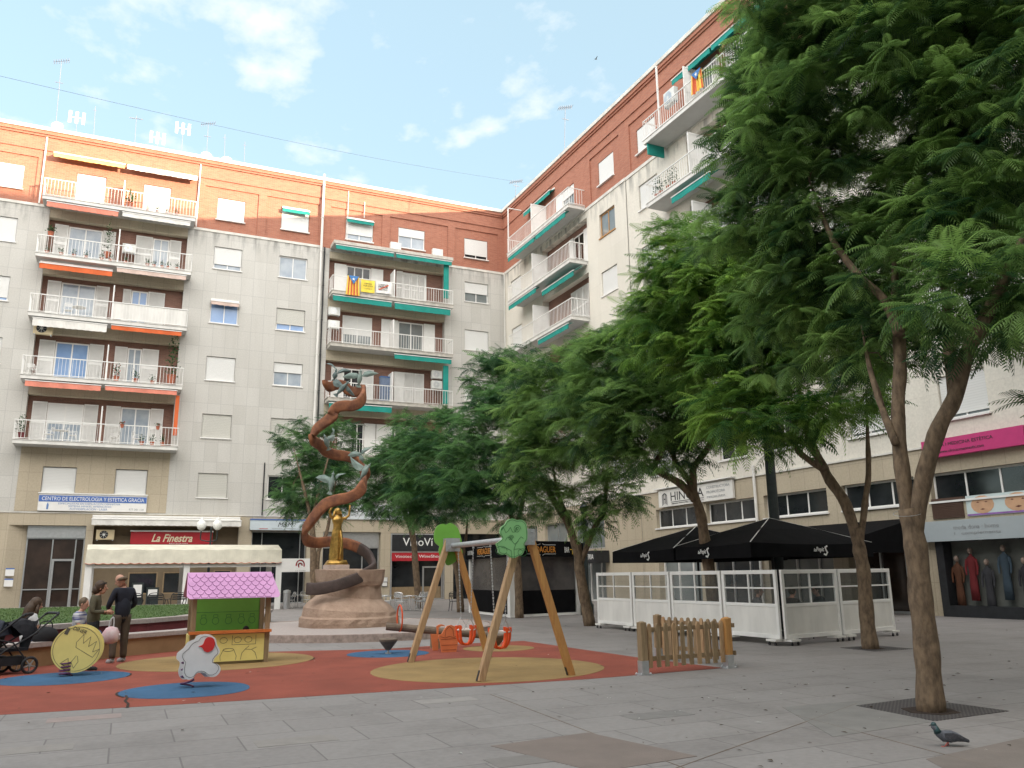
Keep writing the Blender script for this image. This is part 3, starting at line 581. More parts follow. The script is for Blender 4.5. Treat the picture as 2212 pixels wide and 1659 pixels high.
# ground floors of facade 2
bays = [(3.5, 5.0), (6.1, 9.3), (10.2, 13.9), (14.7, 18.4), (19.3, 22.9), (23.6, 27.2), (27.75, 31.5), (32.3, 35.75), (36.4, 40.25), (41, 44.6), (45.4, 49)]
for hh, a, b_, bs in ((hC, 0, 17.88, bays[:3]), (hD, 17.88, 73, bays[4:])):
    hs = []
    for p in bs: hs += [(p[0], p[1], 3.1 if p[1] < 19 else 3.95, 4.96, .4), (p[0], p[1], 0, 2.95, .5)]
    mb = MB(); wall_grid(mb, a, b_, 0, 5.9, hs, .3, y=0 if hh is hC else .02)
    mb.build('ground_floor_wall', M['beige'], hh); mb = MB(); mb.box(a+.01, b_, -.05, .02, 5.9, 5.97); mb.build('cornice', M['coping'], hh)
    for j, p in enumerate(bs):
        z0 = 3.1 if p[1] < 19 else 3.95; low = p[1] < 19
        wdt = p[1]-p[0]; o = window(hh, p[0], p[1], z0, 4.96, 0, 'glass_grey' if low else 'glass_dark', y=.22, mull=2 if not low else 1, sill=not low, fr='alu' if low else 'white')
        mb = MB(); mb.box(p[0], p[1], .45, .5, 0, 2.95); o = mb.build('shop_window', M[('glass_grey', 'glass_dark', 'glass_grey', 'glass_brown')[j % 4]], hh)
        mb = MB(); frame(mb, p[0], p[1], 0, 2.95, .36, .445, .09, (p[0]+wdt*.36, p[0]+wdt*.7), (2.3,)); mb.build('window_frame', M['alu' if j % 2 else 'white'], o)
pp = [(13.9, 14.7), ]
pipe(hD, 27.35, 0, 6.4, r_=.07)
# block across the square, behind the viewer (it shades the square)
hE = empty('apartment_building', (0, -16, 0), 'tall brick apartment block closing the square behind the viewer', 'building')
mb = MB(); mb.box(-45, 100, -12, 0, 0, 36.9); mb.build('wall', M['stone2'], hE)
hF = empty('apartment_building', (-42, 0, 0), 'stone apartment block along the far left side of the square', 'building')
mb = MB(); mb.box(-12, 0, -10, 57, 0, 28); mb.build('wall', M['stone1'], hF)

# ---- signs on the houses
def sign(frm, label, u0, u1, z0, z1, y, th, face, edge='white', name='shop_sign'):
    o = empty(name, frm[0], label, 'sign', rz=frm[1]); mb = MB(); mb.box(u0, u1, y, y+th, z0, z1); mb.build('sign_board', face, o)
    return o
ink = pm('black_lettering', (.03, .03, .035), .6, .05); wh = pm('white_lettering', (.8, .8, .78), .6, .03); signblue = pm('blue_sign_panel', (.07, .15, .42), .5, .05); signred = pm('red_sign_panel', (.42, .02, .03), .45, .06)
bluei = pm('blue_lettering', (.12, .22, .45), .6, .05); greyi = pm('grey_lettering', (.30, .31, .32), .6, .05); gold_i = pm('orange_lettering', (.75, .30, .04), .5, .05)
o = sign(FR1, 'long blue and white clinic sign under two shuttered windows', -5.08, .9, 5.76, 6.78, -.14, .12, M['white'])
mb = MB(); mb.box(-5.06, .88, -.15, -.141, 6.3, 6.68); mb.build('blue_band', signblue, o); mb = MB(); mb.box(-5.12, .94, -.2, -.02, 6.78, 6.84); mb.build('trim', M['white'], o)
txt(o, 'CENTRO DE ELECTROLOGIA Y ESTETICA GRACIA', -4.9, .74, 6.38, 6.6, -.151, wh); txt(o, 'ESPECIALISTAS EN DEPILACION DEFINITIVA', -4.0, -.6, 6.15, 6.26, -.141, bluei)
txt(o, 'SISTEMA HINKEL AMERICANO', -3.45, -1.1, 5.99, 6.1, -.141, bluei); txt(o, 'FOTODEPILACION - LASER', -3.35, -1.3, 5.82, 5.94, -.141, bluei); txt(o, '977 381 118', -.1, .75, 5.85, 5.97, -.141, greyi)
mb = MB(); mb.plate([(-4.62, 5.84), (-4.52, 5.84), (-4.5, 6.1), (-4.56, 6.26), (-4.62, 6.1)], -.147, -.141); mb.build('figure_mark', bluei, o)
o = sign(FR1, 'red restaurant sign with cream script lettering under the scalloped awning', .14, 4.95, 3.79, 4.56, -.1, .1, signred)
mb = MB(); mb.box(.1, 4.99, -.2, 0, 4.56, 4.64); mb.build('trim', M['white'], o); txt(o, 'La Finestra', 1.35, 3.75, 3.93, 4.42, -.105, pm('cream_lettering', (.75, .68, .48), .5, .03), shear=.35, off=.02); txt(o, 'RESTAURANT', 2.4, 3.5, 3.81, 3.87, -.105, wh)
o = sign(FR1, 'pale blue fascia sign lettered M&M with a blue top rail', 7.22, 11.1, 4.72, 5.36, -.35, .3, pm('pale_blue_sign', (.55, .62, .66), .5, .04))
mb = MB(); mb.box(7.22, 11.1, -.38, -.05, 5.36, 5.44); mb.build('trim', signblue, o); txt(o, 'M&M', 8.98, 9.97, 4.93, 5.23, -.355, ink, shear=.3); txt(o, 'SERVEIS  IMMOBILIARIS', 8.6, 10.7, 4.79, 4.85, -.355, greyi); mb = MB(); mb.box(7.8, 8.35, -.357, -.351, 4.78, 4.82); mb.build('red_line', signred, o)
o = sign(FR1, 'white banner with a red round emblem hanging in front of the dark shop', 9.1, 11.5, 2.0, 2.86, -.9, .04, M['white'], name='banner')
mb = MB(); strokes(mb, [[(10.45+.26*math.cos(a*.3), 2.45+.3*math.sin(a*.3)) for a in range(-1, 12)], [(10.45+.12*math.cos(a*.5), 2.42+.14*math.sin(a*.5)) for a in range(0, 9)]], -.901, .08, .008); mb.build('emblem', signred, o); txt(o, 'La Volta', 10.15, 10.8, 2.04, 2.13, -.901, greyi, shear=.3)
o = sign(FR1, 'white shop sign VADECASA behind the trees and the golden figure', 13.2, 18.1, 5.52, 6.56, -.12, .1, pm('cool_white_sign', (.62, .66, .68), .5, .03)); txt(o, 'VA', 13.42, 13.78, 6.02, 6.3, -.125, ink); txt(o, 'DE', 13.84, 14.14, 6.02, 6.3, -.125, greyi); txt(o, 'CASA', 14.18, 14.85, 6.02, 6.3, -.125, ink, off=.02); txt(o, 'CONSTRUINT IDEES', 13.5, 15.4, 5.75, 5.86, -.125, greyi)
o = sign(FR1, 'black wine shop sign lettered VinoVi above the red strip', 16.92, 20.75, 3.36, 4.5, -.03, .1, M['dark']); txt(o, 'VinoVí', 17.7, 19.95, 3.72, 4.28, -.035, wh)
o = sign(FR1, 'red strip sign lettered Vinoteca - WineShop', 16.92, 20.75, 2.68, 3.24, -.03, .1, signred); txt(o, 'Vinoteca - WineShop', 17.15, 20.55, 2.83, 3.1, -.035, wh)
for z_, t_, l_ in ((1.3, 'white', 'upper white notice on the pier beside the wine shop'), (.98, 'white', 'lower framed white notice on the pier beside the wine shop')):
    o = sign(FR1, l_, 16.25, 16.6, z_, z_+.26, -.05, .04, M[t_], name='notice'); mb = MB(); frame(mb, 16.22, 16.63, z_-.03, z_+.29, -.06, -.03, .03); mb.build('sign_frame', M['dark' if z_ < 1 else 'alu'], o)
for z_, l_ in ((1.95, 'upper white notice on the pier left of the house entrance'), (1.35, 'lower white notice on the pier left of the house entrance')):
    o = sign(FR1, l_, -6.35+.0, -5.9, z_, z_+.45, -.03, .025, M['white'], name='notice'); mb = MB(); mb.box(-6.35, -5.9, -.036, -.03, z_+.38, z_+.45); mb.build('blue_band', signblue, o)
o = sign(FR2, 'white builder sign lettered HINOSA above the strip windows', 19.85, 25.9, 5.03, 5.9, -.16, .12, M['white_d'])
mb = MB(); mb.box(19.6, 26.0, -.3, -.02, 5.98, 6.03); mb.build('trim', M['white'], o)
txt(o, 'HINOSA', 20.95, 23.7, 5.3, 5.75, -.165, ink); txt(o, 'HISPANAS INVERSIONES Y OPERACIONES, S.A.', 21.0, 23.7, 5.1, 5.18, -.165, ink); mb = MB(); mb.box(20.95, 23.7, -.168, -.161, 5.22, 5.25)
for k in range(3):
    for sx in (-1, 1): strokes(mb, [[(20.4+sx*(.06+k*.075), 5.12+.04*(2-k)+.0), (20.4+sx*(.06+k*.075), 5.3), (20.4+sx*(.06+k*.075), 5.62), (20.4+sx*(.02+k*.05), 5.75-.03*k)]], -.161, .035)
strokes(mb, [[(20.34, 5.43), (20.46, 5.43)]], -.161, .06); mb.build('emblem', ink, o)
for i, s_ in enumerate(('CONSTRUCTORA', 'PROMOTORA', 'IMMOBILIÀRIA')): txt(o, s_, 23.95, 25.7-(.35 if i else 0), 5.63-i*.23, 5.76-i*.23, -.165, greyi)
o = sign(FR2, 'long magenta clinic sign high on the right hand house', 36.5, 40.3, 5.48, 6.1, -.3, .25, pm('magenta_sign', (.50, .04, .17), .5, .06)); txt(o, 'CIRURGIA I MEDICINA ESTÈTICA', 36.6, 39.25, 5.83, 5.97, -.305, ink); txt(o, 'www.clinicaomaonestic.com', 37.2, 38.9, 5.6, 5.7, -.305, ink)
o = sign(FR2, 'pale grey boutique fascia lettered moda dona home i complements', 36.0, 41.2, 2.55, 3.25, -.35, .3, pm('pale_grey_sign', (.36, .40, .42), .5, .03)); txt(o, 'moda dona · home', 37.4, 39.05, 2.93, 3.07, -.355, greyi); txt(o, 'i   complements', 37.4, 39.1, 2.72, 2.85, -.355, greyi)
o = sign(FR2, 'poster with two close up faces above the boutique fascia', 37.75, 40.2, 3.36, 4.05, -.02, .05, pm('pale_poster', (.52, .60, .60), .4, .05), name='poster')
skp = pm('printed_skin_tone', (.55, .33, .20), .6, .12, 3); mb = MB()
for cx, rx in ((38.35, .42), (39.6, .45)): mb.plate([(cx+rx*math.cos(a*.42), 3.72+.3*math.sin(a*.42)) for a in range(15)], -.03, -.021)
mb.build('face_print', skp, o); mb = MB()
for cx in (38.2, 38.5, 39.42, 39.78): mb.plate([(cx-.06, 3.8), (cx, 3.78), (cx+.06, 3.8), (cx, 3.83)], -.034, -.031)
mb.plate([(38.25, 3.56), (38.35, 3.54), (38.45, 3.56), (38.35, 3.59)], -.034, -.031); mb.plate([(39.5, 3.56), (39.6, 3.53), (39.72, 3.57), (39.6, 3.6)], -.034, -.031); mb.build('eye_print', pm('printed_brown', (.14, .05, .03), .6), o)
mb = MB(); mb.box(37.76, 40.19, -.028, -.021, 3.37, 3.43); mb.build('lettering', pm('violet_print', (.25, .12, .35), .6), o)
mb = MB(); mb.box(36.4, 37.62, -.03, .2, 3.34, 4.05)
for k in range(12): mb.box(36.42, 37.6, -.045, -.03, 3.36+k*.056, 3.39+k*.056)
lv = mb.build('ventilation_louvre', pm('brown_louvre', (.09, .05, .035), .6, .1), hD)
# ================================================================== ground and playground
V_ = 3840/2212
ZS = {'4': (0, 2200, 900/2212), '7': (900, 1800, 900/2133), '8': (1600, 1850, 900/1991), '9': (2200, 2200, 900/2196), 'a': (0, 2180, 500/2074), 'b': (1700, 1950, 500/2074), 'c': (660, 2100, 420/1742),
      'd': (1150, 1300, 300/1659), 'e': (1100, 1550, 350/1659), 'D': (2100, 1700, 900/1866), 'h': (2900, 600, 940/1733), 'k': (2600, 1500, 600/1991), 'E': (2900, 1500, 940/1949)}
def v(k, x, y): a = ZS[k]; return (a[0]+x*a[2])/V_, (a[1]+y*a[2])/V_
def flat(name, poly, z0, z1, mat, kind='structure'):
    mb = MB(); mb.prism(poly, z0, z1); return tag(mb.build(name, mat), kind=kind)
mb = MB(); mb.quad((-140, -140, 0), (160, -140, 0), (160, 180, 0), (-140, 180, 0)); tag(mb.build('paving', M['pave']), kind='structure')
redp = [(-9, 12.75), (-1.27, 12.57), (1.54, 12.3), (6.7, 11.95), (9.47, 12.1), (9.25, 14.4), (9.17, 19.5), (7.87, 19.55), (5.5, 19.15), (3.05, 19.95), (1.9, 21.3), (1.3, 21.5), (.2, 20.7), (-1.46, 19.1), (-9, 12.9)]
flat('playground_surface', redp, .0, .004, M['red_r'])
flat('yellow_safety_patch', circle(5.95, 14.15, 2.02, wob=.012, seed=3), .004, .008, M['yel_r']); flat('yellow_safety_patch', circle(7.78, 17.85, .8), .004, .008, M['yel_r']); flat('yellow_safety_patch', circle(1.85, 18.25, 1.85, wob=.01), .004, .008, M['yel_r'])
flat('blue_safety_patch', circle(-.8, 16.62, 1.03, wob=.012, seed=4), .004, .008, M['blue_r']); flat('blue_safety_patch', circle(.97, 13.87, .93, wob=.02, seed=5), .004, .0082, M['blue_r']); flat('blue_safety_patch', circle(5.25, 17.95, .87), .004, .008, M['blue_r'])
p = [G(*q) for q in ((1270, 1583), (1506, 1634), (1290, 1668), (1060, 1612))]; flat('pavement_plate', [(q.x, q.y) for q in p], .0, .004, M['hole'])
p = [G(*q) for q in ((1690, 1528), (1905, 1510), (2010, 1560), (1800, 1592))]; flat('pavement_patch', [(q.x, q.y) for q in p], .0, .003, pm('pale_new_slab', (.20, .19, .18), .85, .12, 3, bump=.2))
p = [G(*q) for q in ((2000, 1640), (2230, 1590), (2300, 1680), (2150, 1720))]; flat('pavement_patch', [(q.x, q.y) for q in p], .0, .003, pm('brownish_old_slab', (.18, .152, .135), .85, .12, 3, bump=.2))
# litter of dry leaflets
mb = MB(); g = random.Random(5)
for i in range(420):
    a = g.uniform(R(20), R(100)); d = 6+30*g.random()**1.3; c = Vector((d*math.cos(a), d*math.sin(a), .0105)); t = g.uniform(0, 6.28); l = g.uniform(.012, .045); ww = l*g.uniform(.2, .5)
    if i % 4 == 0: c = Vector((g.uniform(5, 12), g.uniform(5, 11), .0105))
    u_ = Vector((math.cos(t), math.sin(t), 0)); n_ = Vector((-u_.y, u_.x, 0)); z_ = Vector((0, 0, g.uniform(.001, .01)))
    mb.mi = 0 if g.random() < .8 else 1; mb.quad(c-u_*l, c-n_*ww+z_, c+u_*l, c+n_*ww+z_)
tag(mb.build('leaf_litter', [pm('dry_leaflet', (.06, .04, .02), .9, .4), pm('paper_scrap', (.5, .5, .46), .9, .2)]), kind='stuff')

# planter with lawn behind the playground
wl = [(-9, 12.9), (-1.46, 19.0), (.2, 20.63), (1.46, 21.5), (2.6, 22.9), (3.4, 25), (4.2, 29), (5.2, 33.6), (4.0, 36), (-9, 37)]
def offs(poly, d):
    o = []; n = len(poly)
    for i, p_ in enumerate(poly):
        a = Vector(poly[max(i-1, 0)]); b_ = Vector(poly[min(i+1, n-1)]); t = (b_-a).normalized(); o.append((p_[0]-t.y*d, p_[1]+t.x*d))
    return o
pl = empty('planter_wall', (0, 20, 0), 'low ochre wall with a grey granite seat coping curving behind the playground', 'wall')
def band(mb, poly, d0, d1, z0, z1):
    A, B_ = offs(poly, d0), offs(poly, d1)
    for i in range(len(poly)-1):
        vv = [(*A[i], z0), (*A[i+1], z0), (*B_[i+1], z0), (*B_[i], z0), (*A[i], z1), (*A[i+1], z1), (*B_[i+1], z1), (*B_[i], z1)]
        mb.add([(x, y-20, z) for x, y, z in vv], [(0, 3, 2, 1), (4, 5, 6, 7), (0, 1, 5, 4), (2, 3, 7, 6), (1, 2, 6, 5), (3, 0, 4, 7)])
mb = MB(); band(mb, wl, 0, .3, 0, .37); mb.build('wall', M['tan'], pl)
mb = MB(); band(mb, wl, -.06, .5, .37, .46); mb.build('coping', M['granite'], pl)
pl2 = empty('planter_wall', (0, 20, 0), 'inner maroon wall with pale coping holding up the lawn', 'wall')
mb = MB(); band(mb, wl, 1.25, 1.4, 0, .6); mb.build('wall', M['maroon'], pl2); mb = MB(); band(mb, wl, 1.2, 1.55, .6, .7); mb.build('coping', M['granite'], pl2)
gi = offs(wl, 1.5); mb = MB(); g = random.Random(9)
tag(flat('lawn', gi+[(-9, 20)], .3, .70, M['grass']), kind='structure')
vv = []; ff = []
for i in range(26000):
    x, y = g.uniform(-8, 4.2), g.uniform(17, 35)
    k_ = 0; ins = False; n = len(gi)
    for a in range(n):
        (xa, ya), (xb, yb) = gi[a], gi[(a+1) % n]
        if (ya > y) != (yb > y) and x < (xb-xa)*(y-ya)/(yb-ya)+xa: ins = not ins
    if not ins: continue
    t = g.uniform(0, 3.14); l = g.uniform(.01, .03); hh = g.uniform(.012, .035); dx, dy = math.cos(t)*l*.5, math.sin(t)*l*.5; k_ = len(vv)
    vv += [(x-dx, y-dy, .70), (x+dx, y+dy, .70), (x+g.uniform(-.02, .02), y+g.uniform(-.02, .02), .70+hh)]; ff.append((k_, k_+1, k_+2))
mb.v, mb.f, mb.m = vv, ff, [0]*len(ff); tag(mb.build('grass_blades', M['grass']), kind='stuff')

# ---- monument
BX, BY = 6.3, 25.7; BB = (BX, BY)
mo = empty('monument', (BX, BY, 0), 'rusty spiral ribbon sculpture with metal birds around a golden woman on a stone pedestal', 'monument')
MX = Matrix.Translation((-BX, -BY, 0))
mb = MB(); mb.X = MX
prof = [(1.33, 0), (1.31, .1), (1.42, .115), (1.44, .3), (1.43, .45), (1.37, .5), (1.34, .68), (1.2, .84), (.98, 1.0), (.92, 1.05), (.88, 1.36), (.96, 1.4), (1.0, 1.5), (1.04, 1.84), (.0, 1.86)]
n = 48; vs_ = []; fs_ = []; gp_ = random.Random(4)
for (r_, z) in prof:
    ns = 7 if z > 1.37 else (9 if z > .95 else 8); rot = .5+z*.35
    for j in range(n):
        a = 2*math.pi*j/n; fa = ((a-rot) % (2*math.pi/ns))-math.pi/ns; fc = math.cos(math.pi/ns)/math.cos(fa); q = r_*1.04*(.45+.55*fc*1.02)+gp_.uniform(-.012, .012)*(r_ > 0); slope = (.10*math.sin(a-.9) if .6 < z < 1.3 else .03*math.sin(a)) if .4 < z < 1.9 and r_ > 0 else 0; vs_.append((BX+q*math.cos(a), BY+q*math.sin(a), z+slope))
for i in range(len(prof)-1):
    for j in range(n): fs_.append((i*n+j, i*n+(j+1) % n, (i+1)*n+(j+1) % n, (i+1)*n+j))
mb.add(vs_, fs_); mb.build('pedestal', M['rock'], mo)
gc = PV(*v('7', 855, 740), BB); ga = math.atan2(BY, BX)-math.pi/2
GX = MX @ Matrix.Translation((gc.x, gc.y, 0)) @ Matrix.Rotation(ga+.25, 4, 'Z')
mb = MB(); mb.X = GX; mb.box(-.34, .34, -.3, .3, 1.8, 1.98); mb.build('granite_block', M['pinkstone'], mo, bevel=.01)
mb = MB(); mb.X = GX; mb.add([(-.32, -.26, 1.98), (.32, -.26, 1.98), (.32, .26, 1.98), (-.32, .26, 1.98), (-.23, -.2, 2.12), (.26, -.2, 2.12), (.26, .2, 2.12), (-.23, .2, 2.12)], [(0, 3, 2, 1), (4, 5, 6, 7), (0, 1, 5, 4), (1, 2, 6, 5), (2, 3, 7, 6), (3, 0, 4, 7)])
fp = [(.205, 2.1), (.2, 2.3), (.185, 2.6), (.165, 2.85), (.15, 3.0), (.125, 3.1), (.13, 3.2), (.15, 3.32), (.135, 3.4), (.06, 3.45), (.045, 3.5)]
n = 40; vs_ = []; fs_ = []
for (r_, z) in fp:
    fl = max(0, min(1, (3.15-z)/.5))
    for j in range(n):
        a = 2*math.pi*j/n; q = r_*(1+.085*fl*math.sin(11*a+.6*math.sin(z*3))+.05*fl*math.sin(5*a)); vs_.append((q*math.cos(a)*(1.15 if z > 3.2 else 1), q*math.sin(a)*.8, z))
for i in range(len(fp)-1):
    for j in range(n): fs_.append((i*n+j, i*n+(j+1) % n, (i+1)*n+(j+1) % n, (i+1)*n+j))
mb.add(vs_, fs_); mb.ball((0, -.01, 3.6), .088, 12, (1, 1.05, 1.25)); mb.ball((0, .05, 3.6), .1, 10, (1.1, .9, 1.2)); mb.tube([(-.08, .05, 3.62), (-.11, .06, 3.45), (-.1, .07, 3.3)], [.04, .045, .02], 6); mb.tube([(.08, .05, 3.62), (.11, .06, 3.45), (.1, .07, 3.3)], [.04, .045, .02], 6)
mb.tube([(0, -.09, 3.6), (0, -.115, 3.575), (0, -.095, 3.57)], [.008, .018, .012], 6)
mb.tube([(-.12, 0, 3.38), (-.22, -.01, 3.45), (-.27, -.03, 3.58), (-.2, -.05, 3.72), (-.15, -.05, 3.8)], [.05, .042, .036, .03, .025], 8)
mb.tube([(.12, 0, 3.38), (.25, -.01, 3.4), (.34, -.03, 3.48), (.36, -.05, 3.66), (.36, -.05, 3.8)], [.05, .042, .036, .03, .025], 8)
mb.tube([(.06, -.17, 3.0), (.1, -.2, 2.7), (.07, -.2, 2.3), (.06, -.2, 2.13)], [.03, .035, .04, .05], 6)
mb.build('golden_figure', M['gold'], mo, smooth=True)
# ribbon
rbk = [('7', 600, 965, -1, 1.15), ('7', 680, 968, -1, 1.15), ('7', 820, 945, -1, 1.15), ('7', 960, 905, -1, 1.15), ('7', 1090, 850, -1, 1.15), ('7', 1185, 790, -1, 1.13), ('7', 1185, 745, 1, 1.1), ('7', 1130, 655, 1, 1.1), ('7', 1040, 595, 1, 1.1), ('7', 930, 560, 1, 1.1),
       ('7', 800, 548, 1, 1.1), ('7', 690, 558, 1, 1.1), ('7', 610, 545, 1, 1.1), ('7', 575, 505, 1, 1.08), ('7', 572, 445, -1, 1.08), ('7', 615, 385, -1, 1.05), ('7', 680, 300, -1, 1.03), ('7', 760, 215, -1, 1.0), ('7', 860, 178, -1, 1.0), ('7', 960, 158, -1, .98), ('7', 1045, 115, -1, .95), ('7', 1095, 50, -1, .93),
       ('e', 1270, 1180, 1, .9), ('e', 1270, 1020, 1, .9), ('e', 1190, 890, 1, .9), ('e', 1060, 800, 1, .9), ('e', 900, 755, 1, .9), ('e', 740, 735, 1, .88), ('e', 590, 680, 1, .88), ('e', 480, 570, 1, .86), ('e', 380, 505, 1, .84), ('e', 335, 460, -1, .84), ('e', 350, 370, -1, .84),
       ('e', 430, 260, -1, .84), ('e', 560, 160, -1, .84), ('e', 690, 55, -1, .82), ('d', 560, 1340, -1, .78), ('d', 650, 1250, -1, .72), ('d', 800, 1225, -1, .7), ('d', 960, 1225, -1, .68), ('d', 1100, 1150, -1, .66), ('d', 1180, 1030, -1, .65), ('d', 1185, 910, 1, .64), ('d', 1120, 890, 1, .64), ('d', 1000, 940, 1, .64),
       ('d', 880, 910, 1, .62), ('d', 760, 810, 1, .62), ('d', 620, 790, 1, .62), ('d', 480, 830, 1, .62), ('d', 390, 770, 1, .62), ('d', 352, 690, 1, .64)]
axp = PV(735, 1100, BB); lat = Vector((BY, -BX, 0)).normalized(); pts = []
for k, x, y, sg, RR in rbk:
    P_ = PV(*v(k, x, y), BB); l = (P_-axp).dot(lat); RR = max(RR, abs(l)+.01); d = sg*math.sqrt(max(0, RR*RR-l*l)); L_ = (P_-CAM).length; pts.append(CAM+(P_-CAM)*(1+d/L_))
pts = spline(pts, 5); k = len(pts); axis = Vector((axp.x, axp.y, 0)); vs_ = []; fs_ = []; ms_ = []
for i, p_ in enumerate(pts):
    t = (pts[min(i+1, k-1)]-pts[max(0, i-1)]).normalized(); up = (Vector((0, 0, 1))-t*t.z); up.normalize(); up = up if i == 0 else (up*.35+(pu_-t*pu_.dot(t))*.65).normalized(); pu_ = up.copy(); o_ = t.cross(up).normalized(); rad = Vector((p_.x-axis.x, p_.y-axis.y, 0))
    if (o_.dot(rad) < 0 if i == 0 else o_.dot(po_) < 0): o_ = -o_
    po_ = o_.copy()
    hh = .158*(1 if i > 8 else 1.05)*(1 if i < k-10 else max(.12, (k-i)/10)); c_ = .17
    for q_ in range(8): ca_, sa_ = math.cos(q_*math.pi/4+.3927), math.sin(q_*math.pi/4+.3927); vs_.append(p_+up*hh*1.08*math.copysign(abs(ca_)**.35, ca_)+o_*.07*math.copysign(abs(sa_)**.4, sa_))
for i in range(k-1):
    for j in range(8): fs_.append((i*8+j, i*8+(j+1) % 8, (i+1)*8+(j+1) % 8, (i+1)*8+j)); ms_.append(1 if vs_[i*8][2] < 2.65 else 0)
mb = MB(); mb.X = MX; mb.add(vs_, fs_+[tuple(range(8)), tuple((k-1)*8+j for j in range(8))]); mb.m = ms_+[1, 0]; mb.build('spiral_ribbon', [M['corten'], M['corten_d']], mo, smooth=True)
def mbird(k, head, tail, wings, mat, dz=-.1):
    mb = MB(); mb.X = MX; h_ = PV(*v(k, *head), BB); t_ = PV(*v(k, *tail), BB); fwd = Vector((BX, BY, 0)).normalized()*dz; h_ += fwd; t_ += fwd; d = h_-t_
    mb.tube([t_, t_+d*.2, t_+d*.45, t_+d*.7, t_+d*.88, h_], [.01, .05, .085, .07, .035, .03], 8); mb.ball(h_, .045, 8); mb.tube([h_, h_+d.normalized()*.1], [.025, .004], 5)
    s_ = d.cross(fwd).normalized(); mb.add([t_+d*.15, t_-d*.12+s_*.09, t_-d*.15, t_-d*.12-s_*.09], [(0, 1, 2, 3)]); b_ = mb.build('bird', mat, mo, smooth=True); cen = (h_+t_)/2
    for w_ in wings:
        mb = MB(); mb.X = MX; P_ = [PV(*v(k, *q), BB)+fwd for q in w_]; P_ = [q+Vector((BX, BY, 0)).normalized()*(.35*(q-cen).length) for q in P_]; n = len(P_); th = Vector((BX, BY, 0)).normalized()*.025
        cc = sum(P_, Vector())/n-th*2; mb.add(P_+[q+th for q in P_]+[cc, cc+th], [(i, (i+1) % n, 2*n) for i in range(n)]+[(n+i, n+(i+1) % n, 2*n+1) for i in range(n)]+[(i, (i+1) % n, n+(i+1) % n, n+i) for i in range(n)]); mb.build('wing', mat, b_)
mbird('d', (612, 520), (570, 700), [[(615, 495), (590, 420), (530, 350), (470, 325), (400, 335), (470, 362), (540, 402), (590, 462)], [(632, 570), (650, 515), (720, 460), (790, 445), (860, 460), (920, 492), (830, 515), (740, 540)]], M['patina_d'])
mbird('d', (1120, 500), (1080, 790), [[(1115, 590), (1040, 520), (900, 500), (820, 540), (740, 580), (840, 630), (1000, 635)], [(1135, 595), (1200, 490), (1300, 455), (1420, 480), (1500, 505), (1400, 550), (1250, 600)]], M['patina'], .1)
mbird('d', (850, 855), (630, 1095), [[(745, 935), (640, 940), (570, 900), (545, 820), (620, 755), (680, 790), (745, 880)], [(840, 900), (900, 960), (960, 1040), (1000, 1100), (930, 1090), (810, 1000)]], M['patina_d'], -.75)
mbird('e', (555, 385), (622, 600), [[(600, 380), (680, 345), (738, 345), (722, 440), (680, 465), (600, 445)], [(650, 350), (720, 330), (732, 250), (680, 200), (700, 270)]], M['patina'], .3)
mbird('e', (1195, 680), (1230, 850), [[(1205, 690), (1190, 645), (1110, 610), (1020, 630), (965, 690), (1060, 722), (1170, 712)], [(1212, 680), (1215, 600), (1290, 545), (1410, 540), (1335, 595), (1255, 655)]], M['patina'], .6)
mbird('e', (1340, 965), (1185, 1200), [[(1005, 775), (1050, 820), (1150, 900), (1250, 970), (1190, 1060), (1090, 1010), (1035, 920)], [(1200, 1060), (1280, 930), (1348, 990), (1310, 1035)]], M['patina'], -.5)
mbird('e', (718, 1140), (660, 1450), [[(715, 1240), (640, 1180), (560, 1140), (480, 1150), (412, 1190), (490, 1240), (580, 1290), (705, 1300)], [(750, 1175), (800, 1125), (940, 1115), (850, 1150), (775, 1220)]], M['patina'], -.9)
pr = empty('stone_plinth_ring', (6.5, 25.6, 0), 'wide round granite step around the monument', 'plinth')
mb = MB(); mb.X = Matrix.Translation((-6.5, -25.6, 0)); mb.prism(circle(6.5, 25.6, 4.0, 64), 0, .183); mb.build('step', M['granite'], pr); mb = MB(); mb.X = Matrix.Translation((-6.5, -25.6, 0)); mb.lathe([(4.02, 0), (4.24, .0), (4.24, .19), (4.02, .19), (4.02, .0)], (6.5, 25.6, 0), 64); mb.f = [f for f in mb.f if len(f) == 4]; mb.m = [0]*len(mb.f); mb.build('kerb', M['ringstone'], pr)

# ---- swing
sw = empty('swing_set', (5.93, 14.2, 0), 'wooden A-frame swing with green tree shaped boards and two orange cradle seats', 'swing')
SX = Matrix.Translation((-5.93, -14.2, 0))
for y in (12.5, 15.92):
    for x, mt in ((5.13, 'wood'), (6.73, 'wood_o')):
        if y > 13: x = {5.13: 5.1, 6.73: 6.72}[x]
        mb = MB(); mb.X = SX; tp = Vector((5.93+(-.07 if x < 5.9 else .07), y, 2.3)); bt = Vector((x, y, .0)); mb.beam(bt, tp, .115, .115, (0, 1, 0)); lg = mb.build('leg', M[mt], sw, bevel=.012)
        mb = MB(); mb.X = SX; d = (tp-bt).normalized(); mb.beam(bt-d*.0, bt+d*.16, .135, .05, (0, 1, 0)); mb.build('foot_bracket', M['dark'], lg)
    mb = MB(); mb.X = SX; mb.box(5.78, 6.08, y-.085, y-.065, 2.08, 2.34); mb.box(5.78, 6.08, y+.065, y+.085, 2.08, 2.34)
    for a in (5.83, 6.03):
        for c in (2.13, 2.29): mb.ball((a, y-.09, c), .015, 6); mb.ball((a, y+.09, c), .015, 6)
    mb.build('bracket', M['steel'], sw)
mb = MB(); mb.X = SX; mb.tube([(5.93, 12.45, 2.19), (5.93, 15.98, 2.19)], .052, 14); mb.build('crossbar', M['steel'], sw)
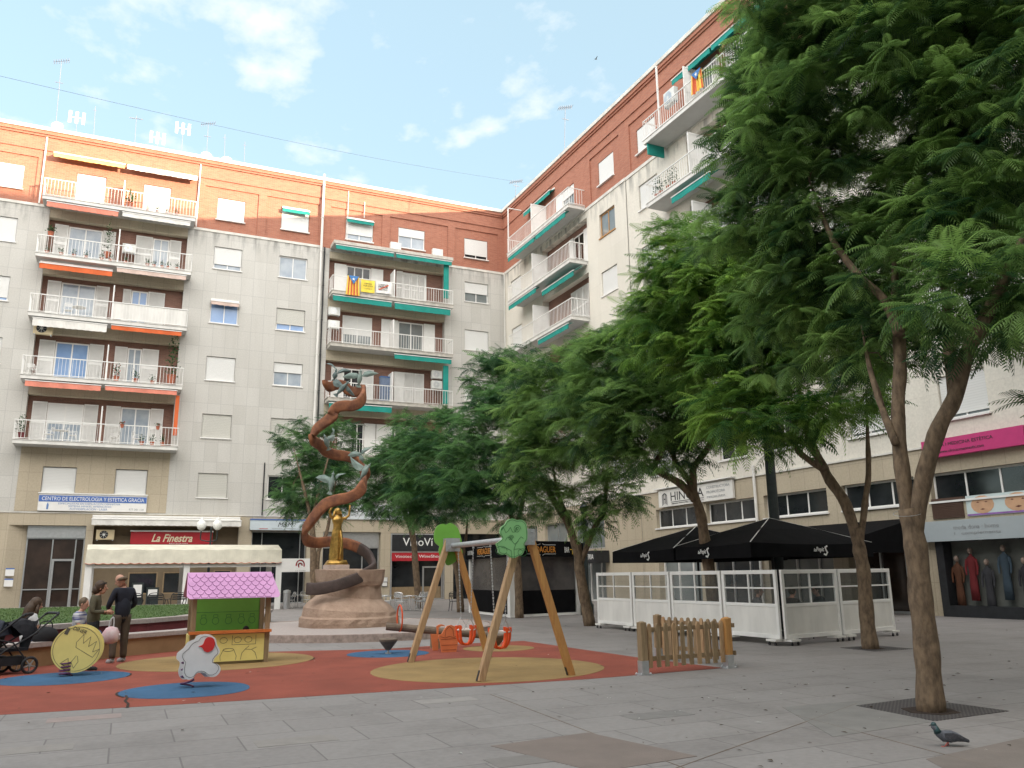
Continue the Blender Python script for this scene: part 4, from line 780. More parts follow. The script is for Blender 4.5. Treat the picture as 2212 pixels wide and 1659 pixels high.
tree_o = [('8', 570, 420), ('8', 600, 400), ('8', 625, 372), ('8', 605, 330), ('8', 612, 285), ('8', 645, 258), ('8', 665, 225), ('8', 705, 210), ('8', 745, 222), ('8', 785, 220), ('8', 820, 250), ('8', 830, 300), ('8', 832, 345), ('8', 828, 385), ('8', 808, 420), ('8', 812, 450), ('8', 800, 490), ('8', 785, 512), ('8', 755, 522), ('8', 725, 536), ('8', 690, 532), ('8', 660, 510), ('8', 625, 508), ('8', 595, 495), ('8', 590, 470)]
def onY(k, x, y, Y): d = ray(*v(k, x, y)); return CAM+d*((Y-CAM.y)/d.y)
po = spline([(onY(*q, 12.36).x, onY(*q, 12.36).z, 0) for q in tree_o]+[(onY(*tree_o[0], 12.36).x, onY(*tree_o[0], 12.36).z, 0)], 3)[:-1]
mb = MB(); mb.X = SX; mb.plate([(q.x, q.y) for q in po], 12.34, 12.37); tb = mb.build('tree_board', M['mint_pl'], sw)
cx, cz = sum(q.x for q in po)/len(po), sum(q.y for q in po)/len(po); mb = MB(); mb.X = SX
L = [[(cx+(q.x-cx)*.94, cz+(q.y-cz)*.94) for q in po+po[:1]]]
sp_ = lambda ax, az, r0: [(ax+r0*(1-t/26)*math.cos(t*.55), az+r0*(1-t/26)*math.sin(t*.55)) for t in range(26)]
L += [sp_(cx+.08, cz+.17, .07), sp_(cx-.03, cz+.03, .05), [(cx-.13+.4*t*.1, cz-.01+.06*math.sin(t*1.1)) for t in range(9)], [(cx+.03, cz-.3), (cx+.02, cz-.15), (cx+.06, cz-.05), (cx+.1, cz-.02)], [(cx-.02, cz-.3), (cx-.03, cz-.17), (cx-.12, cz-.13), (cx-.2, cz-.12)], [(cx+.02, cz-.15), (cx+.12, cz-.14), (cx+.18, cz-.18)],
      [(cx-.2+.1*math.cos(t), cz-.17+.07*math.sin(t*1.0)) for t in [i*.5 for i in range(13)]], [(cx+.17+.08*math.cos(t), cz-.2+.06*math.sin(t)) for t in [i*.5 for i in range(13)]], [(cx-.2+.12*i/3, cz+.15+.05*math.sin(i*2.)) for i in range(8)]]
strokes(mb, L, 12.34, .007, .003); mb.build('engraving', M['lineg'], tb)
pf = [(x, z) for x, z in [(5.67-.03, 2.2), (5.5, 2.3), (5.48, 2.5), (5.56, 2.66), (5.72, 2.72), (5.84, 2.7), (5.93, 2.74), (6.08, 2.7), (6.2, 2.6), (6.26, 2.44), (6.3, 2.3), (6.24, 2.2), (6.32, 2.1), (6.3, 1.98), (6.18, 1.93), (6.1, 1.84), (5.9, 1.76), (5.78, 1.85), (5.66, 1.97), (5.62, 2.1)]]
pf = [(q.x, q.y) for q in spline([(a, b_, 0) for a, b_ in pf+pf[:1]], 3)[:-1]]; mb = MB(); mb.X = SX; mb.plate([(5.9+(a-5.9)*.72, 2.22+(b_-2.24)*.86) for a, b_ in pf], 16.02, 16.05); mb.build('tree_board', M['green_pl'], sw)
def cradle(yc, half, zr):
    st = empty('cradle', (0, 0, 0), None, None); bpy.data.objects.remove(st)
    X_ = 5.93; mb = MB(); mb.X = SX
    for yy in (yc-half, yc+half):
        top = Vector((X_, yy, 2.14)); j = Vector((X_, yc+(yy-yc)*.62, zr+.22)); seg = (j-top); n = int(seg.length/.05); mb.tube([(X_, yy, 2.18), (X_, yy, 2.1)], .02, 6)
        for i in range(n):
            a = top+seg*(i/n); b_ = top+seg*((i+.8)/n); mb.beam(a, b_, .026 if i % 2 else .008, .008 if i % 2 else .026)
        for dx in (-.12, .12): mb.beam(j, (X_+dx, yc+(yy-yc)*.5, zr), .01)
        mb.build('chain', M['steel'], sw); mb = MB(); mb.X = SX
    hw = .18; mb = MB(); mb.X = SX
    for a in range(10):
        t0 = 2*math.pi*a/10; x, y = X_+hw*math.cos(t0), yc+hw*math.sin(t0)
        if a % 5 == 2: continue
        mb.tube(spline([(x, y, zr+.03), (X_+hw*.95*math.cos(t0), yc+hw*.95*math.sin(t0), zr-.12), (X_+hw*.6*math.cos(t0), yc+hw*.6*math.sin(t0), zr-.24), (X_, yc, zr-.27)], 3), .022, 6)
        mb.tube([(x, y, zr+.0), (x*1.0, y, zr+.07)], .03, 6)
    mb.build('seat', M['orange_seat'], sw); mb = MB(); mb.X = SX; mb.tube([(X_+hw*math.cos(t*.5236), yc+hw*math.sin(t*.5236), zr) for t in range(13)], .014, 6); mb.build('seat_rim', M['white'], sw)
zr = PV(1037, 1359, (5.93, 15.15)).z; cradle(15.15, .4, zr); zr = PV(1073, 1365, (5.93, 13.5)).z; cradle(13.55, .38, zr)

# ---- play hut
hu = empty('play_hut', (1.97, 17.95, 0), 'small wooden play stall with a pink scalloped roof and yellow counter front', 'playhouse')
HX = Matrix.Translation((-1.97, -17.95, 0)); x0, x1, y0, y1 = 1.22, 2.7, 17.5, 18.35
for x, y, m_, tp in ((x0+.05, y0+.05, 'wood', 1.3), (x1-.05, y0+.05, 'wood_g', 1.3), (x0+.05, y1, 'wood', 1.3), (x1-.05, y1, 'wood_o', 1.3)):
    mb = MB(); mb.X = HX; mb.box(x-.045, x+.045, y-.045, y+.045, 0, tp); mb.build('post', M['wood_g'], hu)
mb = MB(); mb.X = HX; mb.box(x0+.1, x1-.1, y0-.005, y0+.02, .06, .56); fb = mb.build('front_board', M['yel_pl'], hu)
mb = MB(); mb.X = HX; a = x0+.1; strokes(mb, [[(a+.68, .53), (a+.68, .36), (a+1.12, .36), (a+1.12, .53)]]+[[(a+xx+.07*math.cos(t*.7), .45+.055*math.sin(t*.7)) for t in range(10)] for xx in (.52, .78, .98)]+
    [[(a+xx+.1*math.cos(t*.7), .27+.03*math.sin(t*.7)) for t in range(10)] for xx in (.62,)]+[[(a+.52, .27), (a+.47, .15), (a+.48, .08)], [(a+.72, .27), (a+.77, .15), (a+.76, .08)], [(a+.85, .08), (a+.87, .2), (a+.93, .27), (a+1.05, .26), (a+1.12, .2), (a+1.16, .08)], [(a+.93, .27), (a+1.0, .33)], [(a+1.05, .26), (a+1.14, .3)]], y0-.005, .008, .003); mb.build('engraving', M['line'], fb)
mb = MB(); mb.X = HX; mb.box(x0-.02, x1+.02, y0-.1, y0+.14, .58, .63); mb.build('counter', pm('orange_counter_board', (.55, .16, .04), .5, .1), hu); mb = MB(); mb.X = HX; mb.box(x0, x1, y0+.0, y0+.06, .5, .58); mb.build('rail', M['wood_g'], hu)
mb = MB(); mb.X = HX; mb.box(x0+.1, x1-.1, y1, y1+.02, .12, 1.3); bk = mb.build('back_board', M['green_pl'], hu)
mb = MB(); mb.X = HX; LL = [[(x0+.12, .95), (x1-.12, .95)], [(x0+.12, 1.22), (x1-.12, 1.22)]]
for xx in (.2, .43, .68, .93, 1.14):
    q = x0+.1+xx; LL += [[(q+.065*math.cos(t*.7), .78+.07*math.sin(t*.7)) for t in range(10)], [(q-.04, .85), (q-.04, .9), (q+.04, .9), (q+.04, .85)]]
strokes(mb, LL, y1, .008, .003); mb.build('engraving', M['lineg'], bk)
for x in (x0-.0, x1): mb = MB(); mb.X = HX; mb.box(x-.012, x+.012, y0+.1, y1-.05, .08, .56); mb.build('side_board', M['yel_pl'], hu)
mb = MB(); mb.X = HX; ym = (y0+y1)/2
el, er, eb, rt_ = x0-.09, x1+.15, 1.24, 1.72
pr_ = [(el+.03, eb+.0), (er-.04, eb), (er, eb+.04), (er-.12, rt_), (el, rt_), (el-.02, eb+.05)]
def roofside(sg):
    q = []
    for (a, b_) in pr_: t = (b_-eb)/(rt_-eb); q.append((a, ym+sg*(.58-.5*t), b_))
    return q
A_ = roofside(-1); n = len(A_); th = Vector((0, .02, .015)); vv = [Vector(q) for q in A_]+[Vector(q)+th for q in A_]; mb.add(vv, [tuple(range(n)), tuple(range(2*n-1, n-1, -1))]+[(i, (i+1) % n, n+(i+1) % n, n+i) for i in range(n)]); rf = mb.build('roof_board', M['pink_pl'], hu)
mb = MB(); mb.X = HX; B_ = roofside(1); vv = [Vector(q) for q in B_]+[Vector(q)+Vector((0, -.02, .015)) for q in B_]; mb.add(vv, [tuple(range(n)), tuple(range(2*n-1, n-1, -1))]+[(i, (i+1) % n, n+(i+1) % n, n+i) for i in range(n)]); mb.build('roof_board', M['pink_pl'], hu)
mb = MB(); mb.X = HX
for r_ in range(6):
    z = rt_-.02-(r_)*.078
    for c in range(13):
        xc = el+.08+(c+.5*(r_ % 2))*.148
        if xc+.07 > er-.04: continue
        pp_ = []
        for t in range(9):
            a = math.pi*(1+t/8); xx, zz = xc+.07*math.cos(a), z+.075*math.sin(a)-.0
            if zz < eb+.01: continue
            tt = (zz-eb)/(rt_-eb); pp_.append((xx, ym-(.58-.5*tt)-.006, zz))
        for a, b_ in zip(pp_[:-1], pp_[1:]): mb.beam(a, b_, .008)
mb.build('engraving', M['linep'], rf)
# ---- spring riders
def spring(mb, c, z1, r0=.1):
    mb.tube([(c[0]+r0*math.cos(t*.5), c[1]+r0*math.sin(t*.5), .02+(z1-.02)*t/50) for t in range(51)], .014, 6)
c0 = PV(141, 1462, (-.79, 16.88)); cc = PV(*v('a', 1197, 1048), (-.79, 16.85)); rr = (PV(*v('a', 1590, 1048), (-.79, 16.85))-PV(*v('a', 805, 1048), (-.79, 16.85))).length/2
co = empty('spring_rider', (-.8, 16.8, 0), 'round yellow coin shaped spring rider tilted on its blue patch', 'spring rider')
ang = math.atan2(cc.y, cc.x)-math.pi/2; CX = Matrix.Translation((cc.x+.8, cc.y-16.8, cc.z)) @ Matrix.Rotation(ang-.12, 4, 'Z') @ Matrix.Rotation(R(22), 4, 'Y')
for yy, nm in ((-.06, 'coin_board'), (.34, 'coin_board')):
    mb = MB(); mb.X = CX; mb.plate([(rr*math.cos(t*math.pi/24), rr*math.sin(t*math.pi/24)) for t in range(48)], yy, yy+.04); cb_ = mb.build(nm, M['yel_pl'], co)
    if yy < 0:
        mb = MB(); mb.X = CX; strokes(mb, [[(rr*.93*math.cos(t*math.pi/16), rr*.93*math.sin(t*math.pi/16)) for t in range(33)], [(-.05, .1), (.0, .26), (.06, .12), (.12, .26), (.16, .1), (.24, .22), (.26, .04), (.34, .12), (.3, -.04), (-.02, .02), (-.05, .1)],
            [(.05, -.1), (.02, -.22), (.1, -.3), (.12, -.18), (.07, -.1)], [(-.05, -.18), (-.13, -.3), (.02, -.32), (-.05, -.18)]], -.06, .007, .003); mb.build('engraving', M['line'], cb_)
        t_ = txt(cb_, '1', -.3, -.24, .16, .27, -.063, M['line'], ext=.004); t_.data.transform(CX); t_ = txt(cb_, 'DINER', -.2, .03, .27, .33, -.063, M['line'], ext=.004); t_.data.transform(CX)
mb = MB(); mb.X = CX; mb.box(-.2, .2, -.02, .34, -.1, -.06); mb.tube([(-.3, -.02, .1), (-.3, .34, .1)], .015, 6); mb.build('seat', M['orange_pl'], co)
mb = MB(); spring(mb, (c0.x+.8, c0.y-16.8), cc.z-rr*.55); mb.build('spring', M['purple'], co)
wr = empty('spring_rider', (1.0, 14.0, 0), 'white lobed spring rider with a red cap shape on the near blue patch', 'spring rider')
wo = [(1668, 612), (1690, 592), (1730, 560), (1760, 515), (1800, 492), (1832, 480), (1850, 450), (1892, 437), (1945, 447), (1988, 482), (1998, 530), (2022, 575), (2022, 612), (1980, 655), (1968, 700), (2018, 722), (2032, 770), (1992, 822), (1930, 830), (1895, 800), (1860, 790), (1810, 800), (1782, 840), (1740, 856), (1700, 840), (1680, 785), (1696, 700), (1664, 660)]
wb = (1.0, 14.02); Q = [PV(*v('4', *q), wb) for q in wo]; c_ = sum(Q, Vector())/len(Q); dirx = Vector((wb[1], -wb[0], 0)).normalized()
def l2(q): return ((q-c_).dot(dirx), q.z-c_.z)
pw = [(q.x, q.y) for q in spline([(*l2(q), 0) for q in Q+Q[:1]], 3)[:-1]]
WX = Matrix.Translation((c_.x-1.0, c_.y-14.0, c_.z)) @ Matrix.Rotation(math.atan2(dirx.y, dirx.x), 4, 'Z')
mb = MB(); mb.X = WX; mb.plate(pw, -.03, .0); wbd = mb.build('rider_board', M['white_pl'], wr); mb = MB(); mb.X = WX @ Matrix.Translation((-.06, .22, -.02)); mb.plate(pw, -.0, .03); mb.build('rider_board', M['white_pl'], wr)
rc = [l2(PV(*v('4', *q), wb)) for q in ((1830, 548), (1870, 530), (1892, 480), (1930, 462), (1970, 480), (1980, 530), (1960, 580), (1915, 602), (1880, 590), (1865, 562))]
mb = MB(); mb.X = WX; mb.plate([(q.x, q.y) for q in spline([(*q, 0) for q in rc+rc[:1]], 3)[:-1]], -.045, -.03); mb.build('red_cap_shape', M['red_pl'], wbd)
mb = MB(); mb.X = WX; strokes(mb, [[(q[0]*.9, q[1]*.9) for q in pw[::2]+pw[:1]]], -.03, .006, .003); mb.build('engraving', M['line'], wbd)
mb = MB(); mb.X = WX; mb.box(-.12, .12, .0, .22, -.14, -.1); mb.box(-.2, .2, .08, .14, -.16, -.13); mb.build('seat', M['orange_pl'], wr)
mb = MB(); c1 = G(404, 1488); spring(mb, (c1.x-1.0, c1.y-14.0+.08), .42, .09); mb.build('spring', M['purple'], wr)
# ---- basket panel, cones, seesaw
bk = empty('basket_rider', (6.5, 17.8, 0), 'orange basket shaped play panel beside the blue patch', 'play panel')
bo = [('7', *q) for q in ((1762, 1392), (1768, 1375), (1790, 1368), (1812, 1330), (1840, 1295), (1875, 1288), (1905, 1300), (1920, 1350), (1955, 1368), (1960, 1385), (1940, 1410), (1920, 1532), (1790, 1532), (1775, 1440))]
bp_ = [onY(*q, 17.6) for q in bo]; mb = MB(); mb.X = Matrix.Translation((-6.5, -17.8, 0)); mb.plate([(q.x, max(0.0, q.z)) for q in bp_], 17.58, 17.61); b1 = mb.build('panel', M['orange_pl'], bk)
cx = sum(q.x for q in bp_)/len(bp_); mb = MB(); mb.X = Matrix.Translation((-6.5, -17.8, 0)); strokes(mb, [[(cx-.2, .33), (cx-.1, .3), (cx, .33), (cx+.1, .3), (cx+.2, .34)], [(cx-.19, .27), (cx+.19, .28)], [(cx-.15, .05), (cx+.15, .05)], [(cx-.1, .33), (cx-.08, .47), (cx, .54), (cx+.08, .47), (cx+.1, .33)], [(cx-.18, .15), (cx+.18, .15)]], 17.58, .009, .004); mb.build('engraving', pm('engraved_brown', (.25, .07, .03), .8), b1)
mb = MB(); mb.X = Matrix.Translation((-6.5, -17.8, 0)); q_ = [onY('7', *q, 18.05) for q in ((1692, 1368), (1765, 1368), (1758, 1515), (1712, 1515))]; mb.plate([(q.x, max(0, q.z)) for q in q_], 18.03, 18.06); hk = [onY('7', *q, 18.05) for q in ((1745, 1300), (1765, 1285), (1790, 1282), (1812, 1290), (1822, 1300), (1790, 1298), (1765, 1310), (1762, 1368), (1748, 1368))]; mb.plate([(q.x, q.z) for q in hk], 18.031, 18.059); mb.build('rear_panel', M['orange_pl'], bk)
mb = MB(); mb.X = Matrix.Translation((-6.5, -17.8, 0)); mb.box(6.4, 6.65, 17.6, 18.04, .22, .26); mb.box(6.45, 6.55, 17.7, 17.9, 0, .22); mb.build('seat', M['wood_g'], bk)
for (x, y), lb in (((5.25, 17.95), 'dark inverted cone spinner standing on the far blue patch'), ((7.7, 17.75), 'dark inverted cone spinner standing on the small yellow patch')):
    o = empty('spinner_cone', (x, y, 0), lb, 'spinner'); mb = MB(); mb.lathe([(.0, .07), (.05, .08), (.19, .26), (.2, .3), (.17, .32), (0, .33)], n=18); mb.build('cone', M['log'], o); mb = MB(); mb.lathe([(.07, 0), (.07, .02), (.025, .03), (.025, .1)], n=10); mb.build('base', M['steel'], o)
se = empty('seesaw', (6.4, 19.0, 0), 'long brown log seesaw with an orange hoop handle at its left end', 'seesaw')
a = PV(834, 1353, (5.4, 19.0)); b_ = PV(1052, 1372, (8.1, 18.2)); mb = MB(); mb.X = Matrix.Translation((-6.4, -19, 0)); mb.tube([a, b_], .085, 12); mb.build('beam', M['log'], se)
hc = PV(*v('7', 1420, 1228), (5.55, 18.95)); mb = MB(); mb.X = Matrix.Translation((-6.4, -19, 0)); dd_ = (b_-a).normalized()
mb.tube([hc+Vector((0, 0, 1))*.29*math.sin(t*.42)+(dd_*.35+Vector((dd_.y, -dd_.x, 0))*.93)*.16*math.cos(t*.42) for t in range(16)], .018, 6); mb.build('hoop_handle', M['orange_seat'], se)
m_ = (a+b_)/2; mb = MB(); mb.X = Matrix.Translation((-6.4, -19, 0)); mb.box(m_.x-.12, m_.x+.12, m_.y-.12, m_.y+.12, 0, m_.z-.08); mb.build('pivot', M['wood_g'], se)
# ---- picket fences
def picket(name, lb, A, B_, n, hgt=.8):
    A, B_ = Vector((*A, 0)), Vector((*B_, 0)); L_ = (B_-A).length; o = empty(name, A, lb, 'fence', 'wooden picket fences at the playground corner', rz=math.atan2(B_.y-A.y, B_.x-A.x))
    for u, m_ in ((0, 'wood_g'), (L_, 'wood_o')):
        mb = MB(); mb.box(u-.06, u+.06, -.06, .06, .12, hgt+.02); mb.lathe([(.06, hgt+.02), (.03, hgt+.035), (0, hgt+.035)], (u, 0, 0), 8); ps = mb.build('post', M[m_], o, bevel=.008)
        mb = MB(); mb.box(u-.065, u+.065, -.065, .065, .02, .22); mb.box(u-.11, u+.11, -.09, .09, 0, .015)
        for q in (-.09, .09): mb.ball((u+q, -.07, .02), .018, 6); mb.ball((u+q, .07, .02), .018, 6)
        mb.build('foot_bracket', M['steel'], ps)
    for z in (.2, .66): mb = MB(); mb.box(.05, L_+.12, .02, .065, z, z+.07); mb.build('rail', M['wood_g'], o)
    g = random.Random(n)
    for i in range(n):
        u = .15+(L_-.26)*i/(n-1); mb = MB(); w_ = .037; dz = g.uniform(-.008, .008); mb.plate([(u-w_, .1), (u+w_, .1), (u+w_, hgt-.06+dz), (u+w_*.7, hgt-.02+dz), (u, hgt-.005+dz), (u-w_*.7, hgt-.02+dz), (u-w_, hgt-.06+dz)], -.012, .018); mb.build('picket', M['wood_g' if i % 3 else 'wood'], o)
picket('picket_fence', 'front brown picket fence beside the red playground corner, facing the viewer', (7.78, 11.98), (9.56, 12.06), 10)
picket('picket_fence', 'rear picket fence turning the corner behind the front one', (9.36, 13.85), (9.7, 12.22), 10)
# ---- grates and pigeon
for nm, q, c_, rr_ in (('grate near', ((8.2, 7.98), (8.1, 6.8), (9.38, 6.85), (9.3, 8.07)), (8.62, 7.28), .3), ('g2', ((14.0, 13.9), (13.9, 12.9), (15.0, 12.9), (15.0, 13.9)), (14.35, 13.38), .26)):
    lb = 'iron grate around the nearest big tree, beside the pigeon' if nm == 'grate near' else 'iron grate around the tree beside the white terrace screens'
    o = empty('tree_grate', (*c_, 0), lb, 'tree grate', 'iron grates around the trees'); X_ = Matrix.Translation((-c_[0], -c_[1], 0))
    mb = MB(); mb.X = X_; mb.prism(list(q)[::-1], .0, .006); mb.build('grate', M['grate'], o)
    mb = MB(); mb.X = X_; mb.prism(circle(*c_, rr_*1.05, 6), .006, .01); mb.build('pit', M['soil'], o)
pg = G(2050, 1612); o = empty('pigeon', pg, 'grey pigeon walking on the paving at the lower right', 'pigeon'); yaw = HEAD-math.pi/2+math.pi  # head towards photo left
PX = Matrix.Rotation(HEAD+math.pi/2, 4, 'Z'); g1 = pm('slate_grey_plumage', (.10, .105, .125), .7, .3, 30); g2_ = pm('green_purple_neck_sheen', (.03, .07, .075), .35, .4, 25); pk = pm('pink_leg', (.45, .12, .10), .6)
mb = MB(); mb.X = PX; P_ = [(.13, 0, .19), (.125, 0, .175), (.1, 0, .15), (.085, 0, .115), (.04, 0, .09), (-.03, 0, .085), (-.09, 0, .075), (-.15, 0, .055), (-.19, 0, .04)]; mb.tube(P_, [.012, .024, .026, .034, .052, .055, .038, .02, .012], 12); mb.build('body', g1, o, smooth=True)
mb = MB(); mb.X = PX; mb.ball((.118, 0, .19), .024, 10, (1.1, .9, 1)); mb.tube([(.115, 0, .18), (.1, 0, .15), (.088, 0, .12)], [.024, .028, .036], 10); mb.build('head_and_neck', g2_, o, smooth=True)
mb = MB(); mb.X = PX; mb.tube([(.14, 0, .188), (.165, 0, .18)], [.007, .002], 5); mb.build('beak', M['dark'], o)
for sy in (-1, 1):
    mb = MB(); mb.X = PX; mb.add([(.05, sy*.045, .12), (-.02, sy*.06, .125), (-.1, sy*.04, .1), (-.19, sy*.015, .055), (-.1, sy*.052, .07), (0, sy*.06, .07), (.05, sy*.05, .085)], [(0, 1, 6), (1, 5, 6), (1, 2, 4, 5), (2, 3, 4)]); mb.build('wing', pm('dark_barred_wing', (.055, .055, .065), .7, .4, 40), o)
    mb = MB(); mb.X = PX; fx = .02+sy*.03; mb.tube([(0, sy*.02, .05), (fx, sy*.022, .004)], [.008, .005], 5)
    for a in (-.5, 0, .5): mb.tube([(fx, sy*.022, .004), (fx+.03*math.cos(a), sy*.022+.03*math.sin(a), .003)], .003, 4)
    mb.build('leg', pk, o)

# cracks and worn patch edges in the rubber, odd slabs in the paving
mb = MB(); ck = [G(*q, z=.0092) for q in ((272, 1502), (275, 1508), (270, 1514), (277, 1520), (275, 1528))]
for a, b_ in zip(ck[:-1], ck[1:]): mb.beam(a, b_, .035, .002)
for cx, cy, rr_, a0, a1 in ((.97, 13.87, .94, 2.9, 3.6), (-.8, 16.62, 1.04, -.35, .1), (1.85, 18.25, 1.86, -.5, -.2)):
    q = [(cx+rr_*math.cos(a0+(a1-a0)*i/8), cy+rr_*math.sin(a0+(a1-a0)*i/8), .0095) for i in range(9)]
    for a, b_ in zip(q[:-1], q[1:]): mb.beam(a, b_, .03, .002)
tag(mb.build('rubber_cracks', M['soil']), kind='structure')
for i, (x, y, c_) in enumerate(((183, 1551, (.27, .215, .20)), (965, 1513, (.27, .25, .235)), (1420, 1545, (.19, .178, .17)), (640, 1600, (.235, .215, .20)), (60, 1620, (.24, .22, .205)), (1150, 1640, (.19, .175, .165)))):
    p_ = G(x, y); flat('paving_slab', [(p_.x-.4, p_.y-.18), (p_.x+.4, p_.y-.18), (p_.x+.4, p_.y+.18), (p_.x-.4, p_.y+.18)], 0, .0022+.0002*i, pm('odd_slab', c_, .85, .1, 6, bump=.2))
for i, ps in enumerate((((1850, 1520), (1460, 1659)), ((1060, 1500), (1560, 1690)), ((1720, 1545), (2212, 1675)))):
    a, b_ = G(*ps[0], z=.0015), G(*ps[1], z=.0015); mb = MB(); mb.beam(a, b_, .010, .003); tag(mb.build('expansion_joint', M['log']), kind='structure')
# ================================================================== trees
def leaf_mat(name, c1, c2):
    m, t, b = base_mat(name); L = t.links
    at = N(t, 'ShaderNodeAttribute'); at.attribute_name = 'shade'; rp = N(t, 'ShaderNodeValToRGB')
    rp.color_ramp.elements[0].color = (*c1, 1); rp.color_ramp.elements[1].color = (*c2, 1); L.new(at.outputs['Fac'], rp.inputs[0]); L.new(rp.outputs[0], b.inputs['Base Color'])
    b.inputs['Roughness'].default_value = .5; b.inputs['Specular IOR Level'].default_value = .35
    tr = N(t, 'ShaderNodeBsdfTranslucent'); hs = N(t, 'ShaderNodeHueSaturation'); hs.inputs['Value'].default_value = 1.8; hs.inputs['Saturation'].default_value = 1.0; L.new(rp.outputs[0], hs.inputs['Color']); L.new(hs.outputs[0], tr.inputs[0])
    mx_ = N(t, 'ShaderNodeMixShader'); mx_.inputs[0].default_value = .48; L.new(b.outputs[0], mx_.inputs[1]); L.new(tr.outputs[0], mx_.inputs[2]); o = [x for x in t.nodes if x.type == 'OUTPUT_MATERIAL'][0]; L.new(mx_.outputs[0], o.inputs[0])
    return m
M['leaf'] = leaf_mat('feathery_green_leaves', (.022, .062, .022), (.20, .325, .085))
M['leaf_b'] = leaf_mat('bluish_green_leaves', (.016, .055, .024), (.115, .23, .07))
M['leaf_y'] = leaf_mat('light_green_leaves', (.03, .09, .02), (.23, .37, .07))
def frond_template(npair, droop, width=.30, pw=.055):
    v_ = []; f_ = []
    def rach(t): return np.array([t-.12*droop*t*t, 0, -droop*.55*t*t])
    for i in range(npair):
        t = .1+.9*(i+.5)/npair; l = width*(math.sin(math.pi*min(1, t*.82+.14))**.7)*1.0; c = rach(t); d = rach(min(1, t+.02))-rach(t-.02); d /= np.linalg.norm(d)
        for s in (-1, 1):
            a = np.array([d[0]*.5, s*.86, d[2]*.5-.16-.25*droop]); a /= np.linalg.norm(a); w_ = d*pw*.5; tip = c+a*l; mid = c+a*l*.5; k = len(v_)
            v_ += [c, mid+w_+np.array([0, 0, .01]), tip+np.array([0, 0, -.02]), mid-w_+np.array([0, 0, .01])]; f_.append((k, k+1, k+2, k+3))
    k = len(v_); ts = [0, .5, 1]
    for t in ts: v_ += [rach(t)+np.array([0, -.006, 0]), rach(t)+np.array([0, .006, 0])]
    f_ += [(k, k+1, k+3, k+2), (k+2, k+3, k+5, k+4)]
    return np.array(v_), np.array(f_)
TPL = {n: [frond_template(n, d) for d in (.4, .9, 1.4)] for n in (11, 9, 8)}
def crown(name, parent, origin, ells, tips_n, per, size, npair, seed, mat, shell=.5, droopdir=.25):
    """many feathery compound leaves set in rosettes at the twig ends spread through the crown's volume"""
    g = np.random.default_rng(seed); tot = sum(e[1][0]*e[1][1]*e[1][2] for e in ells)
    V3 = []; F3 = []; S3 = []; off = 0; twigs = []
    for c, r3 in ells:
        c = np.array(c); r3 = np.array(r3); n = max(3, int(tips_n*(r3.prod()/tot)**1.0))
        d = g.normal(size=(n, 3)); d /= np.linalg.norm(d, axis=1)[:, None]; d[:, 2] = np.where(d[:, 2] < -.8, -d[:, 2]*.6, d[:, 2])
        rad = shell+(1-shell)*g.random(n)**.8; bump = 1+.16*np.sin(d[:, 0]*7+seed)*np.cos(d[:, 1]*6+d[:, 2]*5+c[0]); P = c+d*r3*(rad*bump)[:, None]
        for i in range(n):
            out = d[i]/r3; out /= np.linalg.norm(out); sh0 = g.uniform(.0, .95); twigs.append((P[i], out)); m = per+g.integers(-3, 4)
            base = g.uniform(0, 6.28)
            for j in range(max(4, m)):
                az = base+j*2.4+g.uniform(-.3, .3); hx = np.array([math.cos(az), math.sin(az), 0]); el = g.uniform(-.35, .7)
                x = hx*math.cos(el)+np.array([0, 0, math.sin(el)])+out*.45; x /= np.linalg.norm(x)
                up = np.array([0, 0, 1.]) + g.normal(size=3)*.22; y = np.cross(up, x); y /= np.linalg.norm(y); z = np.cross(x, y)
                s = size*g.uniform(.65, 1.25); tv, tf = TPL[npair][g.integers(0, 3)]
                V3.append((tv @ np.array([x, y, z]))*s+P[i]-out*g.uniform(0, .18)*size+np.array([0, 0, -.02])); F3.append(tf+off); off += len(tv); S3.append(np.full(len(tv), min(1, max(0, sh0+g.uniform(-.25, .25)))))
    vv = np.concatenate(V3)-np.array(origin); ff = np.concatenate(F3); ss = np.concatenate(S3).astype(np.float32)
    me = bpy.data.meshes.new(name); me.vertices.add(len(vv)); me.vertices.foreach_set('co', vv.astype(np.float32).ravel()); me.loops.add(ff.size); me.loops.foreach_set('vertex_index', ff.astype(np.int32).ravel())
    me.polygons.add(len(ff)); me.polygons.foreach_set('loop_start', (np.arange(len(ff))*4).astype(np.int32)); me.update(calc_edges=True); a = me.attributes.new('shade', 'FLOAT', 'POINT'); a.data.foreach_set('value', ss)
    me.materials.append(mat); o = bpy.data.objects.new(name, me); col.objects.link(o); o.parent = parent
    return o, twigs
def E(x, y, rx, ry, d, rd):
    """crown lobe: centre seen at x, y; half sizes rx, ry in photo units; distance d; half depth rd in metres"""
    p_ = CAM+ray(x, y)*d/ray(x, y).dot(Vector((math.cos(HEAD), math.sin(HEAD), 0))); k = (p_-CAM).length/F_PX*.97; return (tuple(p_), (rx*k*.95, (rd+rx*k)/2, ry*k))
